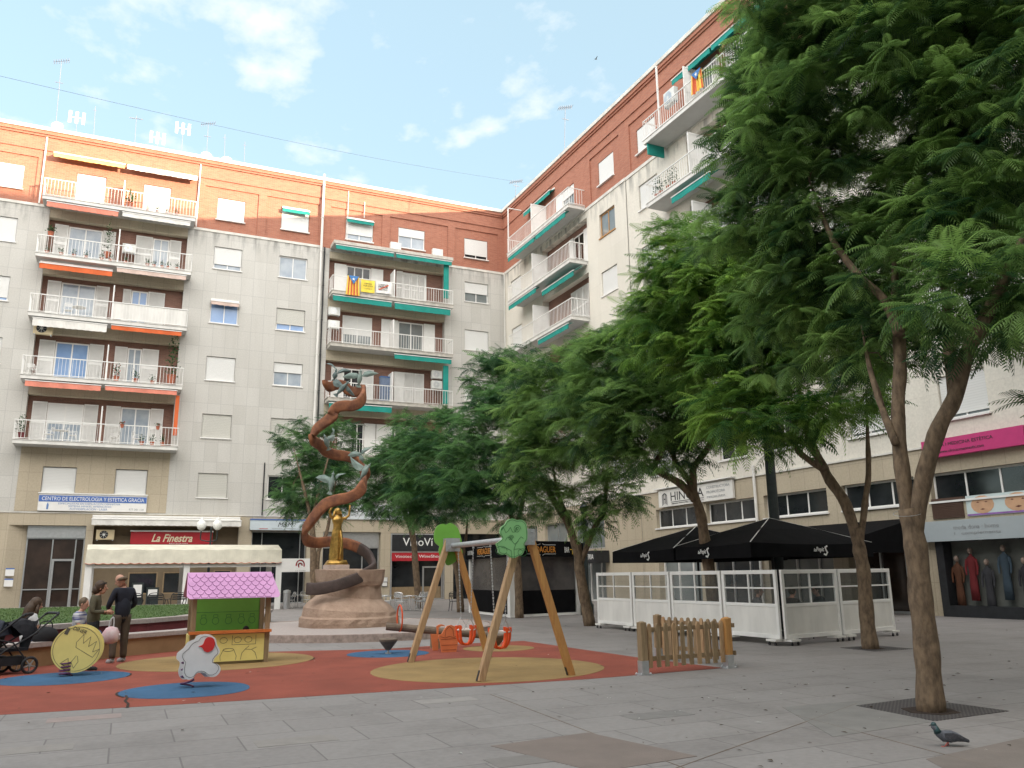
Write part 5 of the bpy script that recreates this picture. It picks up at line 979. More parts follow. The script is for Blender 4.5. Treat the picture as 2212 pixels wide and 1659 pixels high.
def tree(label, base, limbs, ells, tips, per, size, npair, seed, mat='leaf', group='feathery leaved trees on the square', lib=.4):
    o = empty('jacaranda_tree', (*base, 0), label, 'tree', group); X_ = Matrix.Translation((-base[0], -base[1], 0)); g = random.Random(seed)
    mb = MB(); mb.X = X_
    cr_, tw = crown('crown', o, (*base, 0), ells, tips, per, size, npair, seed, M[mat])
    ends = []; B0 = Vector((*base, 0))
    for i, (path, rads, dep) in enumerate(limbs):
        P_ = [PV(*q, base) for q in path]; n_ = Vector((*base, 0)).normalized()
        if i == 0: P_[0].z = min(P_[0].z, -.05)
        else: rads = rads[:-1]+[rads[-1]*.5, .012]; P_ = P_+[P_[-1]+(P_[-1]-P_[-2])*.4]
        P_ = [CAM+(p_-CAM)*(1+dep*(j/(len(P_)-1))/(p_-CAM).length) for j, p_ in enumerate(P_)]
        S_ = spline(P_, 4); R_ = np.interp(np.linspace(0, len(rads)-1, len(S_)), range(len(rads)), rads)
        R_ = [r_*(1+.06*math.sin(j*1.7+i)) for j, r_ in enumerate(R_)]; mb.tube(S_, R_, 14)
        if i: ends += [(p_, r_) for p_, r_ in zip(S_[len(S_)//2:], R_[len(S_)//2:])]
    gg = random.Random(seed*3)
    for vi, q in enumerate(mb.v): f_ = .006*math.sin(q[2]*9+vi*2.399)+gg.uniform(-.005, .005); a_ = vi*.628; mb.v[vi] = (q[0]+f_*math.cos(a_), q[1]+f_*math.sin(a_), q[2])
    tr_ = mb.build('trunk', M['bark'], o, smooth=True)
    # branches from the limbs out to the twig ends
    bm_ = MB(); bm_.X = X_; tw = [t for t in tw]; g.shuffle(tw)
    nodes = [(q, r_*.55) for q, r_ in ends]; sel = sorted([Vector(p_) for p_, _ in tw[:int(len(tw)*lib)]], key=lambda p_: min((q-p_).length for q, _ in nodes[::3]))
    for p_ in sel:
        e, er = min(nodes, key=lambda q: (q[0]-p_).length); L_ = (p_-e).length
        if L_ < .15: continue
        m1 = e.lerp(p_, .35)+Vector((g.uniform(-.1, .1), g.uniform(-.1, .1), g.uniform(0, .16)))*L_; m2 = e.lerp(p_, .7)+Vector((g.uniform(-.1, .1), g.uniform(-.1, .1), g.uniform(0, .12)))*L_; r0 = min(er, .03)
        bm_.tube([e, m1, m2, p_], [r0, r0*.75, r0*.5, r0*.3], 4, cap=False); nodes += [(m1, r0*.75), (m2, r0*.55), (p_, r0*.3)]
    bm_.build('branches', M['bark'], o)
    return o
tree('big leafy tree nearest the viewer, trunk in the round iron grate at the right', (8.6, 7.27),
     [([(2011, 1536), (2003, 1420), (1990, 1300), (1978, 1180), (1962, 1100)], [.158, .142, .132, .128, .115], 0),
      ([(1968, 1160), (1948, 1010), (1940, 900), (1944, 800), (1942, 720), (1936, 640), (1930, 560)], [.085, .09, .085, .082, .075, .065, .045], .6),
      ([(1974, 1165), (1998, 1020), (2030, 920), (2061, 861), (2085, 770), (2123, 700), (2170, 600), (2215, 500)], [.09, .098, .096, .093, .088, .08, .065, .04], -.5),
      ([(1942, 720), (1912, 650), (1860, 600), (1800, 520), (1760, 420)], [.07, .06, .05, .04, .03], 1.2), ([(2061, 850), (2050, 740), (2042, 617), (2020, 480)], [.08, .07, .06, .04], .9),
      ([(1936, 960), (1905, 880), (1880, 800), (1866, 730)], [.05, .042, .035, .02], .9)],
     [E(1900, 180, 300, 240, 11.5, 2.0), E(2180, 250, 230, 320, 10.2, 1.8), E(1760, 430, 190, 190, 12, 1.5), E(2020, 560, 210, 210, 10.8, 1.6), E(1960, -60, 380, 160, 11.5, 2.2), E(1730, 640, 150, 140, 12.5, 1.2), E(2190, 700, 110, 110, 9.6, .9), E(1660, 260, 110, 160, 12.2, 1.1), E(1860, 760, 120, 90, 11.6, 1.0), E(2230, 870, 70, 36, 9.5, .5), E(2110, 640, 160, 130, 9, 1.4), E(1800, 600, 160, 140, 12, 1.4), E(1930, 740, 120, 80, 11.2, 1.1), E(1720, 760, 110, 80, 13, 1.1), E(2200, 590, 120, 130, 9.6, 1.2), E(1640, 450, 110, 110, 12.6, 1.1), E(2140, 380, 150, 170, 11.8, 1.2), E(1600, 330, 70, 120, 12.8, .9), E(1620, 190, 70, 90, 12.6, .8), E(1560, 500, 90, 80, 13, .9)],
     1680, 12, .43, 11, 11)
tree('slim leaning tree growing beside the white terrace screens at the right', (14.3, 13.4),
     [([(1881, 1402), (1872, 1330), (1866, 1240), (1857, 1190), (1850, 1140)], [.17, .15, .14, .135, .10], 0),
      ([(1858, 1185), (1827, 1090), (1793, 1038), (1775, 1003), (1749, 951), (1737, 899), (1722, 820)], [.12, .115, .11, .10, .09, .08, .05], .5),
      ([(1857, 1190), (1868, 1090), (1876, 1031), (1875, 975), (1872, 880)], [.07, .065, .06, .055, .03], .3), ([(1780, 1015), (1745, 992), (1723, 972), (1712, 940), (1716, 915)], [.08, .07, .065, .055, .04], -.5)],
     [E(1640, 660, 170, 170, 18.5, 2.0), E(1560, 800, 130, 110, 18.5, 1.4), E(1780, 740, 130, 140, 17.5, 1.6), E(1530, 600, 130, 110, 19, 1.6), E(1690, 900, 110, 60, 17.6, 1.0), E(1450, 700, 110, 120, 19.5, 1.5), E(1870, 850, 70, 60, 18, .8), E(1640, 945, 80, 45, 17, .8), E(1590, 890, 100, 70, 17.5, 1.1), E(1440, 560, 80, 80, 19.5, 1.1), E(1780, 880, 80, 60, 17, .9)],
     820, 12, .56, 9, 12, 'leaf_y')
tree('dark forked tree rising through the black terrace umbrellas', (14.2, 18.0),
     [([(1545, 1378), (1540, 1290), (1530, 1216), (1522, 1167), (1514, 1113), (1492, 1045)], [.17, .16, .15, .145, .135, .10], 0),
      ([(1502, 1080), (1471, 1046), (1432, 1024), (1413, 1012), (1425, 985), (1445, 950)], [.11, .10, .09, .085, .07, .05], -.4), ([(1492, 1045), (1478, 1025), (1460, 1000), (1449, 960), (1440, 880)], [.09, .08, .075, .06, .04], .4), ([(1500, 1080), (1497, 1020), (1505, 1000), (1530, 965), (1560, 900)], [.10, .095, .09, .08, .05], 0)],
     [E(1400, 900, 150, 110, 22, 1.6), E(1330, 800, 110, 110, 23, 1.6), E(1500, 880, 120, 90, 22.5, 1.4), E(1420, 760, 140, 110, 23.5, 1.8), E(1260, 860, 80, 80, 23, 1.0), E(1340, 990, 60, 50, 22, .7), E(1560, 880, 80, 80, 22, 1), E(1440, 985, 90, 45, 21.5, .8), E(1350, 960, 80, 60, 22, .9), E(1290, 930, 70, 70, 22.5, .9)],
     640, 12, .56, 8, 13)
tree('tree leaning left in front of the white terrace screens, left end', (13.6, 23.85),
     [([(1275, 1352), (1262, 1290), (1252, 1230), (1247, 1175)], [.19, .17, .16, .12], 0), ([(1253, 1220), (1232, 1144), (1211, 1105), (1187, 1066), (1165, 1020)], [.13, .12, .11, .09, .06], 0), ([(1233, 1150), (1227, 1118), (1206, 1070), (1195, 1010)], [.09, .08, .07, .04], .6),
      ([(1252, 1222), (1286, 1136), (1304, 1108), (1308, 1075), (1312, 1010)], [.10, .09, .08, .07, .04], -.3)],
     [E(1240, 930, 130, 110, 27, 1.8), E(1180, 840, 110, 100, 28, 1.7), E(1150, 1000, 80, 100, 27, 1.2), E(1330, 1060, 70, 70, 26.5, .9), E(1290, 1120, 55, 50, 26.5, .7), E(1270, 790, 80, 80, 28, 1.2), E(1210, 1080, 60, 50, 27, .8)],
     430, 12, .62, 8, 14)
tree('tree standing directly behind the corner post of the black bar pavilion', (13.9, 29.8),
     [([(1122, 1335), (1120, 1270), (1117, 1200), (1113, 1130)], [.17, .15, .14, .13], 0), ([(1113, 1140), (1096, 1090), (1080, 1030)], [.10, .08, .05], 0), ([(1115, 1140), (1130, 1080), (1140, 1010)], [.10, .08, .05], .4)],
     [E(1080, 940, 110, 130, 33, 2), E(1060, 820, 70, 80, 34, 1.4), E(1010, 1010, 70, 100, 32, 1.3), E(1120, 1060, 70, 70, 32, 1.1), E(1110, 830, 70, 80, 34, 1.3), E(1060, 1090, 80, 55, 32, 1.2)], 330, 12, .70, 8, 15, 'leaf_b')
tree('tree in front of the dark shop windows between wine shop and pavilion', (13.98, 36.34),
     [([(995, 1322), (992, 1260), (986, 1225), (975, 1170)], [.17, .15, .15, .12], 0), ([(985, 1225), (965, 1170), (950, 1110)], [.11, .08, .05], 0), ([(988, 1228), (1004, 1180), (1010, 1120)], [.11, .08, .05], .4)],
     [E(940, 1010, 95, 100, 38, 2), E(950, 930, 60, 60, 39, 1.3), E(1000, 1080, 60, 60, 38, 1.1), E(890, 1070, 50, 50, 38, 1), E(950, 1100, 90, 50, 38, 1.2)], 260, 12, .74, 8, 16, 'leaf_b')
tree('tree growing in front of the wine shop door', (14.0, 42.0),
     [([(906, 1312), (899, 1240), (892, 1160), (878, 1117)], [.19, .17, .15, .13], 0), ([(880, 1120), (864, 1085), (850, 1030)], [.10, .08, .05], 0), ([(883, 1130), (905, 1085), (915, 1030)], [.10, .08, .05], .4)],
     [E(860, 1010, 80, 80, 44, 2), E(880, 930, 45, 50, 45, 1.2), E(830, 1070, 50, 50, 44, 1.1), E(920, 1050, 50, 60, 44, 1), E(860, 1085, 80, 50, 44, 1.2)], 240, 12, .74, 8, 17, 'leaf_b')
tree('loose crowned tree behind the left side of the spiral monument', (8.6, 45.0),
     [([(680, 1312), (677, 1240), (676, 1170), (672, 1110)], [.2, .18, .16, .13], 0), ([(672, 1120), (655, 1050), (640, 990)], [.10, .08, .04], 0), ([(674, 1120), (692, 1050), (715, 970)], [.10, .08, .04], .4), ([(685, 1250), (688, 1192), (706, 1150), (722, 1060)], [.12, .11, .10, .05], .3)],
     [E(680, 1060, 90, 70, 46, 2), E(640, 960, 50, 60, 47, 1.2), E(720, 960, 60, 70, 47, 1.4), E(740, 1050, 50, 60, 46, 1.2), E(680, 1000, 60, 50, 46, 1.2), E(615, 1090, 35, 25, 46, .8), E(690, 1110, 60, 30, 46, .9)], 260, 12, .74, 8, 18, 'leaf_b')
# ================================================================== terrace, pavilion, street furniture
def onYv(x, y, Y): d = ray(x, y); return CAM+d*((Y-CAM.y)/d.y)
def hdir(x, dist): d = ray(x, 1240); h_ = Vector((d.x, d.y, 0)).normalized(); return h_*dist
sp = [(13.34, 22.95), (13.33, 20.9), (13.35, 19.05), (13.36, 16.9), (13.33, 14.9)]; sp2 = [(13.36, 14.86), (15.4, 15.2), (17.75, 15.74)]
ordn = ['first', 'second', 'third', 'fourth', 'fifth', 'sixth']
def screen(A, B_, lb):
    A, B_ = Vector((*A, 0)), Vector((*B_, 0)); L_ = (B_-A).length; a = math.atan2(B_.y-A.y, B_.x-A.x); o = empty('terrace_screen', A, lb, 'screen', 'white glazed terrace screens', rz=a)
    mb = MB(); frame(mb, .03, L_-.03, .14, 1.64, -.03, .03, .09, (), (.86,)); fr = mb.build('frame', M['white'], o, bevel=.006)
    mb = MB(); mb.box(.115, L_-.115, -.012, .012, .22, .83)
    for i in range(1, 6): mb.box(.115, L_-.115, -.0135, -.012, .22+i*.1, .224+i*.1)
    mb.build('lower_board', M['white_d'], o)
    mb = MB(); mb.box(.11, L_-.11, -.004, .004, .9, 1.56); mb.build('pane', M['clear'], fr)
    mb = MB(); mb.box(L_/2-.018, L_/2+.018, -.02, .02, .9, 1.55); mb.box(.12, L_-.12, -.022, .022, 1.22, 1.255); mb.build('glazing_bar', M['white'], fr)
    for u in (.22, L_-.22):
        mb = MB(); mb.box(u-.16, u+.16, -.14, .14, .09, .135); b1 = mb.build('foot', M['white_d'], o)
        for q in (-.1, .1): mb = MB(); mb.tube([(u+q, -.11, .035), (u+q, -.085, .035)], .033, 10); mb.box(u+q-.01, u+q+.01, -.105, -.09, .04, .09); mb.build('castor', M['dark'], b1)
for i in range(4): screen(sp[i], sp[i+1], f'{ordn[i]} white terrace screen from the left end, on the side facing the playground')
screen(sp2[0], sp2[1], 'white terrace screen round the corner, left of the slim tree trunk'); screen(sp2[1], sp2[2], 'last white terrace screen, standing behind the slim tree trunk')
def logo(parent, u, z, y, s=1):
    txt(parent, 'la', u-.2*s, u-.13*s, z-.02*s, z+.05*s, y, wh, shear=.2); txt(parent, 'Pepit', u-.12*s, u+.1*s, z-.05*s, z+.08*s, y, wh, shear=.1)
    mb = MB(); strokes(mb, [[(u+.2*s, z+.1*s), (u+.14*s, z+.07*s), (u+.17*s, z), (u+.2*s, z-.04*s), (u+.15*s, z-.1*s), (u+.1*s, z-.08*s)]], y, .035*s, .006); mb.build('emblem', wh, parent)
def umbrella(x0, x1, y0, y1, zv, ze, zp, lb):
    cx, cy = (x0+x1)/2, (y0+y1)/2; o = empty('terrace_umbrella', (cx, cy, 0), lb, 'umbrella', 'black terrace umbrellas'); hx, hy = (x1-x0)/2, (y1-y0)/2
    c = [(-hx, -hy), (hx, -hy), (hx, hy), (-hx, hy)]; mb = MB(); n = 8; vs_ = [(0, 0, zp)]; ring = []
    for a, b_ in zip(c, c[1:]+c[:1]):
        for i in range(n): t = i/n; ring.append((a[0]+(b_[0]-a[0])*t, a[1]+(b_[1]-a[1])*t, ze-.05*math.sin(math.pi*t)))
    mid = [(p[0]*.5, p[1]*.5, (zp+ze)/2+.02-.0*i) for i, p in enumerate(ring)]; m = len(ring); vs_ += mid+ring+[(p[0]*1.005, p[1]*1.005, zv-.0) for p in ring]
    fs_ = [(0, 1+i, 1+(i+1) % m) for i in range(m)]+[(1+i, 1+m+i, 1+m+(i+1) % m, 1+(i+1) % m) for i in range(m)]+[(1+m+i, 1+2*m+i, 1+2*m+(i+1) % m, 1+m+(i+1) % m) for i in range(m)]; mb.add(vs_, fs_); cn_ = mb.build('canopy', M['blackcloth'], o)
    mb = MB()
    for a in c: mb.beam((0, 0, zp+.01), (a[0], a[1], ze+.012), .022, .01)
    mb.build('piping', M['white_d'], cn_)
    mb = MB()
    for a in ring[::4]: mb.beam((0, 0, zp-.12), (a[0]*.97, a[1]*.97, ze-.05), .025)
    mb.build('ribs', M['alu'], o); mb = MB(); mb.tube([(0, 0, 0), (0, 0, zp)], .035, 8); mb.build('pole', M['dark'], o); mb = MB(); mb.box(-.35, .35, -.35, .35, 0, .1); mb.build('base', M['iron'], o)
    # lettering on the valance towards the playground (faces -x) and the front (faces -y)
    for s_ in (0,):
        h_ = empty('x', (0, 0, 0), None, None); bpy.data.objects.remove(h_)
    return o, hx, hy
o, hx, hy = umbrella(13.62, 17.6, 19.2, 22.4, 1.92, 2.26, 2.95, 'left black square terrace umbrella, lower and farther from the big tree')
def side_logo(o, hx, zz, yoff=0, s=1.5):
    n0 = set(bpy.data.objects); logo(o, 0, zz, 0, s)
    for q in set(bpy.data.objects)-n0: q.data.transform(Matrix.Translation((-hx*1.005-.004, yoff, 0)) @ Matrix.Rotation(-math.pi/2, 4, 'Z'))
side_logo(o, hx, 2.08, -.2, 1.1)
o, hx, hy = umbrella(13.62, 17.6, 16.05, 19.1, 1.94, 2.3, 3.0, 'right black square terrace umbrella with white piping, tallest peak'); side_logo(o, hx, 2.1, .3, 1.1)
n0 = set(bpy.data.objects); logo(o, .2, 2.1, 0, 1.1)
for q in set(bpy.data.objects)-n0: q.data.transform(Matrix.Translation((0, -hy*1.005-.004, 0)))
o = empty('cafe_awning', FR2[0], 'black cafe awning projecting from the right house behind the slim tree', 'awning', rz=FR2[1]); mb = MB()
mb.add([(27.9, -.02, 3.45), (35.7, -.02, 3.45), (35.7, -3.0, 2.75), (27.9, -3.0, 2.75), (35.7, -3.0, 2.2), (27.9, -3.0, 2.2), (35.7, -.02, 2.2), (27.9, -.02, 2.2)], [(0, 1, 2, 3), (3, 2, 4, 5), (1, 6, 4, 2), (0, 3, 5, 7)]); mb.build('canopy', M['blackcloth'], o); logo(o, 31.6, 2.45, -3.01, 1.8); logo(o, 34.8, 2.45, -3.01, 1.8)
for u in (33.2, 35.0):
    o = empty('pendant_lamp', X2 @ Vector((u, -2.4, 2.15)), f'small glowing amber pendant lamp under the black cafe awning, {"left" if u < 34 else "right"} of the two', 'lamp', 'amber pendant lamps'); mb = MB(); mb.lathe([(.02, .1), (.09, .0), (.08, -.02), (0, -.03)], n=10)
    em, t, b = base_mat('glowing_amber_glass'); b.inputs['Emission Color'].default_value = (1, .45, .08, 1); b.inputs['Emission Strength'].default_value = 1.2; b.inputs['Base Color'].default_value = (.8, .4, .1, 1); mb.build('shade', em, o); mb = MB(); mb.tube([(0, 0, .1), (0, 0, .35)], .008, 5); mb.build('cord', M['dark'], o)
# bar pavilion
o = empty('bar_pavilion', (13.85, 30.45, 0), 'black and white bar pavilion lettered VERDAGUER with closed clear curtains', 'pavilion'); T_ = Matrix.Translation((-13.85, -30.45, 0)); pc = [(14.17, 35.5), (13.85, 30.45), (17.05, 30.95)]; curtain = pm('dark_clear_vinyl', (.035, .035, .04), .15, .4, .8, c2=(.12, .11, .105), spec=.7)
for i, (x, y) in enumerate(pc+[(17.4, 36)]): mb = MB(); mb.X = T_; w_ = .13 if i == 1 else .09; mb.box(x-w_, x+w_, y-w_, y+w_, 0, 2.4); mb.build('post', M['white'], o)
for i in (0, 1):
    A, B_ = Vector((*pc[i], 0)), Vector((*pc[i+1], 0)); L_ = (B_-A).length; RX = T_ @ Matrix.Translation(A) @ Matrix.Rotation(math.atan2(B_.y-A.y, B_.x-A.x), 4, 'Z')
    mb = MB(); mb.X = RX; mb.box(-.2, L_+.25, -.22, .1, 2.32, 2.87); fa = mb.build('fascia', M['blackcloth'], o)
    mb = MB(); mb.X = RX; mb.box(.12, L_-.12, -.01, .01, 1.0, 2.32); mb.build('clear_curtain', curtain, o); mb = MB(); mb.X = RX; mb.box(.12, L_-.12, -.02, .012, .1, 1.0); mb.build('lower_curtain', M['blackcloth'], o)
    mb = MB(); mb.X = RX; mb.box(.1, L_-.1, -.05, .05, .0, .09); mb.build('base_rail', M['white'], o)
    its = [('CAFETERIA', .15, .95, 2.5, 2.68, wh), ('VERDAGUER', 1.5, 3.3, 2.48, 2.72, gold_i), ('BAR', 4.1, 4.5, 2.5, 2.68, wh)] if i == 0 else [('CAFETERIA', -.1, .42, 2.48, 2.7, wh), ('VERDAGUER', .62, 2.02, 2.48, 2.72, gold_i), ('BAR', 2.48, 2.72, 2.48, 2.7, wh)]
    for s_, a, b_, c_, d_, m_ in its: q = txt(fa, s_, a, b_, c_, d_, -.222, m_); q.data.transform(RX)
    mb = MB(); mb.X = RX; c_ = its[1][1]*.5+its[1][2]*.5; hw = (its[1][2]-its[1][1])/2
    strokes(mb, [[(c_-hw, 2.78), (c_-.15, 2.78)], [(c_+.15, 2.78), (c_+hw, 2.78)], [(c_-hw, 2.42), (c_-.15, 2.42)], [(c_+.15, 2.42), (c_+hw, 2.42)], [(c_-.15, 2.78), (c_-.05, 2.82)], [(c_+.15, 2.78), (c_+.05, 2.82)], [(c_-.15, 2.42), (c_-.05, 2.37)], [(c_+.15, 2.42), (c_+.05, 2.37)]], -.222, .012, .004); mb.build('ornament', wh, fa)
    mb = MB(); mb.X = RX; c_ = its[2][2]+.16; strokes(mb, [[(c_, 2.42), (c_, 2.76)], [(c_-.12, 2.6), (c_+.12, 2.6)]], -.222, .03, .004); mb.build('emblem', pm('yellow_emblem', (.75, .5, .04), .5, .05), fa)
mb = MB(); mb.X = T_; mb.prism([(14.0, 35.7), (13.7, 30.3), (17.2, 30.8), (17.5, 36.2)], 2.87, 2.93); mb.build('roof', M['blackcloth'], o)
o = sign(FR2, 'small black cafe sign seen between the leaning tree and the black umbrellas', 11.6, 14.4, 2.25, 2.95, -1.0, .95, M['dark']); txt(o, 'CAFETERIA', 12.3, 14.2, 2.45, 2.75, -1.005, wh); mb = MB(); strokes(mb, [[(11.95, 2.42), (11.95, 2.78)], [(11.82, 2.6), (12.08, 2.6)]], -1.001, .05, .01); mb.build('emblem', pm('yellow_emblem2', (.75, .5, .04), .5), o)
# canvas kiosk in front of the restaurant
o = empty('canvas_kiosk', (3, 47, 0), 'beige canvas terrace kiosk with scalloped edge and white posts in front of the restaurant', 'kiosk'); T_ = Matrix.Translation((-3, -47, 0))
for x in (-1.66, 2.9, 7.56):
    for y in (47, 50.5): mb = MB(); mb.X = T_; mb.box(x-.15, x+.15, y-.06, y+.06, 0, 2.5); mb.build('post', M['white'], o)
mb = MB(); mb.X = T_; mb.box(-1.8, 7.7, 46.97, 47.03, 2.22, 2.36); mb.build('crossbeam', M['white_d'], o)
mb = MB(); mb.X = T_; n = 120; F_ = []
for i in range(n+1): x = -1.84+9.5*i/n; F_.append((x, 46.8, 2.46-.055*abs(math.sin(i*math.pi/5.2))))
tp = [(p[0]+(.04 if i < 3 else 0), 47.0-.08, 3.12+.02*math.sin(i*.3)) for i, p in enumerate(F_)]; bk_ = [(p[0], 48.2, 3.42) for p in F_]; k = n+1
mb.add(F_+tp+bk_, [(i, i+1, k+i+1, k+i) for i in range(n)]+[(k+i, k+i+1, 2*k+i+1, 2*k+i) for i in range(n)])
mb.add([(-1.84, 46.8, 2.44), (-1.8, 46.92, 3.12), (-1.84, 48.2, 3.42), (-1.84, 50.8, 3.1), (-1.84, 50.8, 2.44)], [(0, 1, 2, 3, 4)]); mb.add([(7.66, 46.8, 2.44), (7.66, 46.92, 3.12), (7.66, 48.2, 3.42), (7.66, 50.8, 3.1), (7.66, 50.8, 2.44)], [(4, 3, 2, 1, 0)]); mb.quad((-1.84, 48.2, 3.42), (7.66, 48.2, 3.42), (7.66, 50.8, 3.1), (-1.84, 50.8, 3.1)); mb.build('canvas_roof', M['kiosk'], o)
mb = MB(); mb.X = T_; x = -1.84
mb.tube([(p[0], p[1]-.005, p[2]) for p in F_], .014, 4); mb.build('red_edging', pm('salmon_edging', (.55, .17, .12), .7), o)
# ---- furniture
def chair_proto(mt, seatm, h=.45, label='', grp=''):
    o = empty('terrace_chair', (0, 0, 0), label, 'chair', grp)
    mb = MB(); mb.box(-.2, .2, -.2, .2, h-.02, h+.01); mb.build('seat', seatm, o, bevel=.01)
    mb = MB(); mb.tube(spline([(-.21, .18, h), (-.23, .22, h+.2), (-.19, .27, h+.38), (0, .30, h+.42), (.19, .27, h+.38), (.23, .22, h+.2), (.21, .18, h)], 3), .013, 6)
    for z in (.18, .25, .32): mb.box(-.2, .2, .24+z*.1, .25+z*.1, h+z, h+z+.045)
    mb.build('backrest', mt, o)
    for s in (-1, 1): mb = MB(); mb.tube([(s*.2, -.2, h), (s*.25, -.2, h+.2), (s*.25, .1, h+.21), (s*.22, .22, h+.2)], .014, 6); mb.build('armrest', mt, o)
    for x, y in ((-.19, -.19), (.19, -.19), (-.19, .2), (.19, .2)): mb = MB(); mb.tube([(x, y, h), (x*1.25, y*1.25, 0)], .017, 6); mb.build('leg', mt, o)
    return o
def place(pr, pts, labels=None, used=[]):
    for i, (x, y, z, a) in enumerate(pts):
        o = pr if pr not in used else copy_tree(pr)
        if pr not in used: used.append(pr)
        o.location = (x, y, z); o.rotation_euler = (0, 0, a)
        if labels: o['label'] = labels[i] if isinstance(labels, (list, tuple)) else labels
def table_proto(mt, lb, grp, r_=.33, h=.72):
    o = empty('terrace_table', (0, 0, 0), lb, 'table', grp); mb = MB(); mb.lathe([(0, h-.03), (r_, h-.03), (r_+.01, h-.01), (r_, h), (0, h)], n=20); mb.build('tabletop', mt, o); mb = MB(); mb.tube([(0, 0, .03), (0, 0, h-.03)], .028, 8); mb.build('column', mt, o)
    mb = MB()
    for a in range(4): mb.beam((0, 0, .05), (.3*math.cos(a*1.571), .3*math.sin(a*1.571), .015), .035, .02)
    mb.build('base', mt, o); return o
ca = chair_proto(M['chrome'], M['alu'], label='bright aluminium chair at the wine shop terrace', grp='aluminium terrace chairs')
place(ca, [(12.15, 39.3, 0, 2.2), (12.95, 38.75, 0, 3.5), (13.25, 39.7, 0, 4.6), (12.35, 40.2, 0, .4), (11.9, 41.2, 0, 1.2), (11.4, 41.9, 0, 1.0), (13.3, 40.4, 0, 5)], 'aluminium chair in the cluster of chairs at the wine shop terrace')
ca2 = copy_tree(ca); place(ca2, [(12.6, 46, 0, 1.0), ], 'single aluminium chair seen just right of the pedestal'); ca3 = copy_tree(ca); place(ca3, [(8.25, 47.2, 0, 4.2)], 'aluminium chair right of the kiosk, nearer its post'); ca4 = copy_tree(ca); place(ca4, [(9.2, 47.4, 0, .8)], 'aluminium chair right of the kiosk, nearer the pedestal')
ta = table_proto(M['chrome'], 'round aluminium table among the wine shop chairs, nearer the viewer', 'aluminium terrace tables'); place(ta, [(12.6, 39.55, 0, 0), (12.0, 41.6, 0, 0), (8.75, 47.6, 0, 0)], ['round aluminium table among the wine shop chairs, nearer the viewer', 'round aluminium table nearest the wine shop pier', 'round aluminium table between the two chairs beside the kiosk'])
cb_ = chair_proto(M['dark'], M['dark'], label='', grp='black terrace chairs'); place(cb_, [(14.3, 37.9, 0, 2.5)], 'black metal chair beside the trunk left of the bar pavilion')
for i, (x, y, a, lb) in enumerate(((.45, 38.6, 3.1, 'black wicker chair under the kiosk, left one of the three'), (1.3, 38.6, 3.0, 'black wicker chair under the kiosk, middle one of the three'), (2.1, 38.7, 3.3, 'black wicker chair under the kiosk, right one of the three'))): q = copy_tree(cb_, label=lb); q.location = (x, y, 0); q.rotation_euler = (0, 0, a); q.scale = (1.35, 1.3, 1.25)
for i, (x, y, a, lb) in enumerate(((14.9, 17.5, 1.4, 'left black chair behind the third terrace screen'), (15.1, 16.3, 3.2, 'black chair behind the corner of the terrace screens'), (16.7, 16.9, 4, 'black chair behind the glazed screen left of the slim tree'), (14.9, 20.6, 1.2, 'black chair behind the second terrace screen'))): q = copy_tree(cb_, label=lb); q.location = (x, y, 0); q.rotation_euler = (0, 0, a)
tb_ = table_proto(M['dark'], '', 'black terrace tables', .4); place(tb_, [(15.6, 17.2, 0, 0), (15.5, 20.9, 0, 0)], ['black round table under the right umbrella', 'black round table under the left umbrella'])
o = table_proto(M['white_d'], 'small white topped table beside the black chair left of the bar pavilion', 'bar table', .3); o.location = (14.9, 37.0, 0)
o = empty('litter_bin', (2.55, 30.2, 0), 'dark grey box bin standing in the lawn below the middle kiosk post', 'bin'); mb = MB(); mb.box(-.17, .17, -.17, .17, .1, 1.28); mb.build('body', M['dark'], o, bevel=.02); mb = MB(); mb.box(-.19, .19, -.19, .19, 1.28, 1.33); mb.build('lid', M['iron'], o)
o = empty('litter_bin', (8.05, 47.0, 0), 'round steel bin beside the right kiosk post', 'bin'); mb = MB(); mb.lathe([(.18, 0), (.19, .8), (.21, .82), (.2, .95), (.05, 1.0)], n=16); mb.build('body', M['alu'], o)
# ---- lamps
hb = hdir(450, 52.0); o = empty('street_lamp', hb, 'street lamp with two white globes in front of the red restaurant sign', 'street lamp'); T_ = Matrix.Rotation(HEAD-math.pi/2, 4, 'Z'); lg_, lg2 = PV(434, 1134, hb), PV(471, 1131, hb); a = (lg_-hb).dot(Vector((hb.y, -hb.x, 0)).normalized()); b_ = (lg2-hb).dot(Vector((hb.y, -hb.x, 0)).normalized()); zg = lg_.z
mb = MB(); mb.lathe([(.2, 0), (.2, .3), (.12, .5), (.08, .7), (.07, zg-1.4), (.12, zg-1.3), (.06, zg-1.2), (.05, zg-.3), (.08, zg-.2), (0, zg-.1)], n=12); mb.build('pole', M['iron'], o)
for q in (a, b_):
    mb = MB(); mb.X = T_; mb.tube(spline([(0, 0, zg-.95), (q*.6, 0, zg-.9), (q, 0, zg-.8), (q, 0, zg-.35)], 4), .035, 6); ar = mb.build('arm', M['iron'], o); mb = MB(); mb.X = T_; mb.ball((q, 0, zg), .27, 14, (1, 1, 1.15)); mb.build('globe', pm('opal_glass', (.8, .8, .78), .3, .02), ar); mb = MB(); mb.X = T_; mb.lathe([(.1, .24), (.12, .3), (.04, .42), (.01, .5)], (q, 0, zg), 8); mb.build('finial', M['white'], ar)
hb = hdir(1683, 25.0); o = empty('lamp_post', hb, 'tall thick dark lamp post rising behind the tallest black umbrella', 'lamp post'); mb = MB(); mb.lathe([(.22, 0), (.22, .5), (.16, .6), (.145, 3), (.13, 8.2), (.0, 8.25)], n=14); mb.build('pole', M['iron'], o); mb = MB(); mb.beam((0, 0, 8), (-1.2, 0, 8.4), .08); mb.box(-1.7, -1.1, -.15, .15, 8.35, 8.47); mb.build('lantern', M['iron'], o)
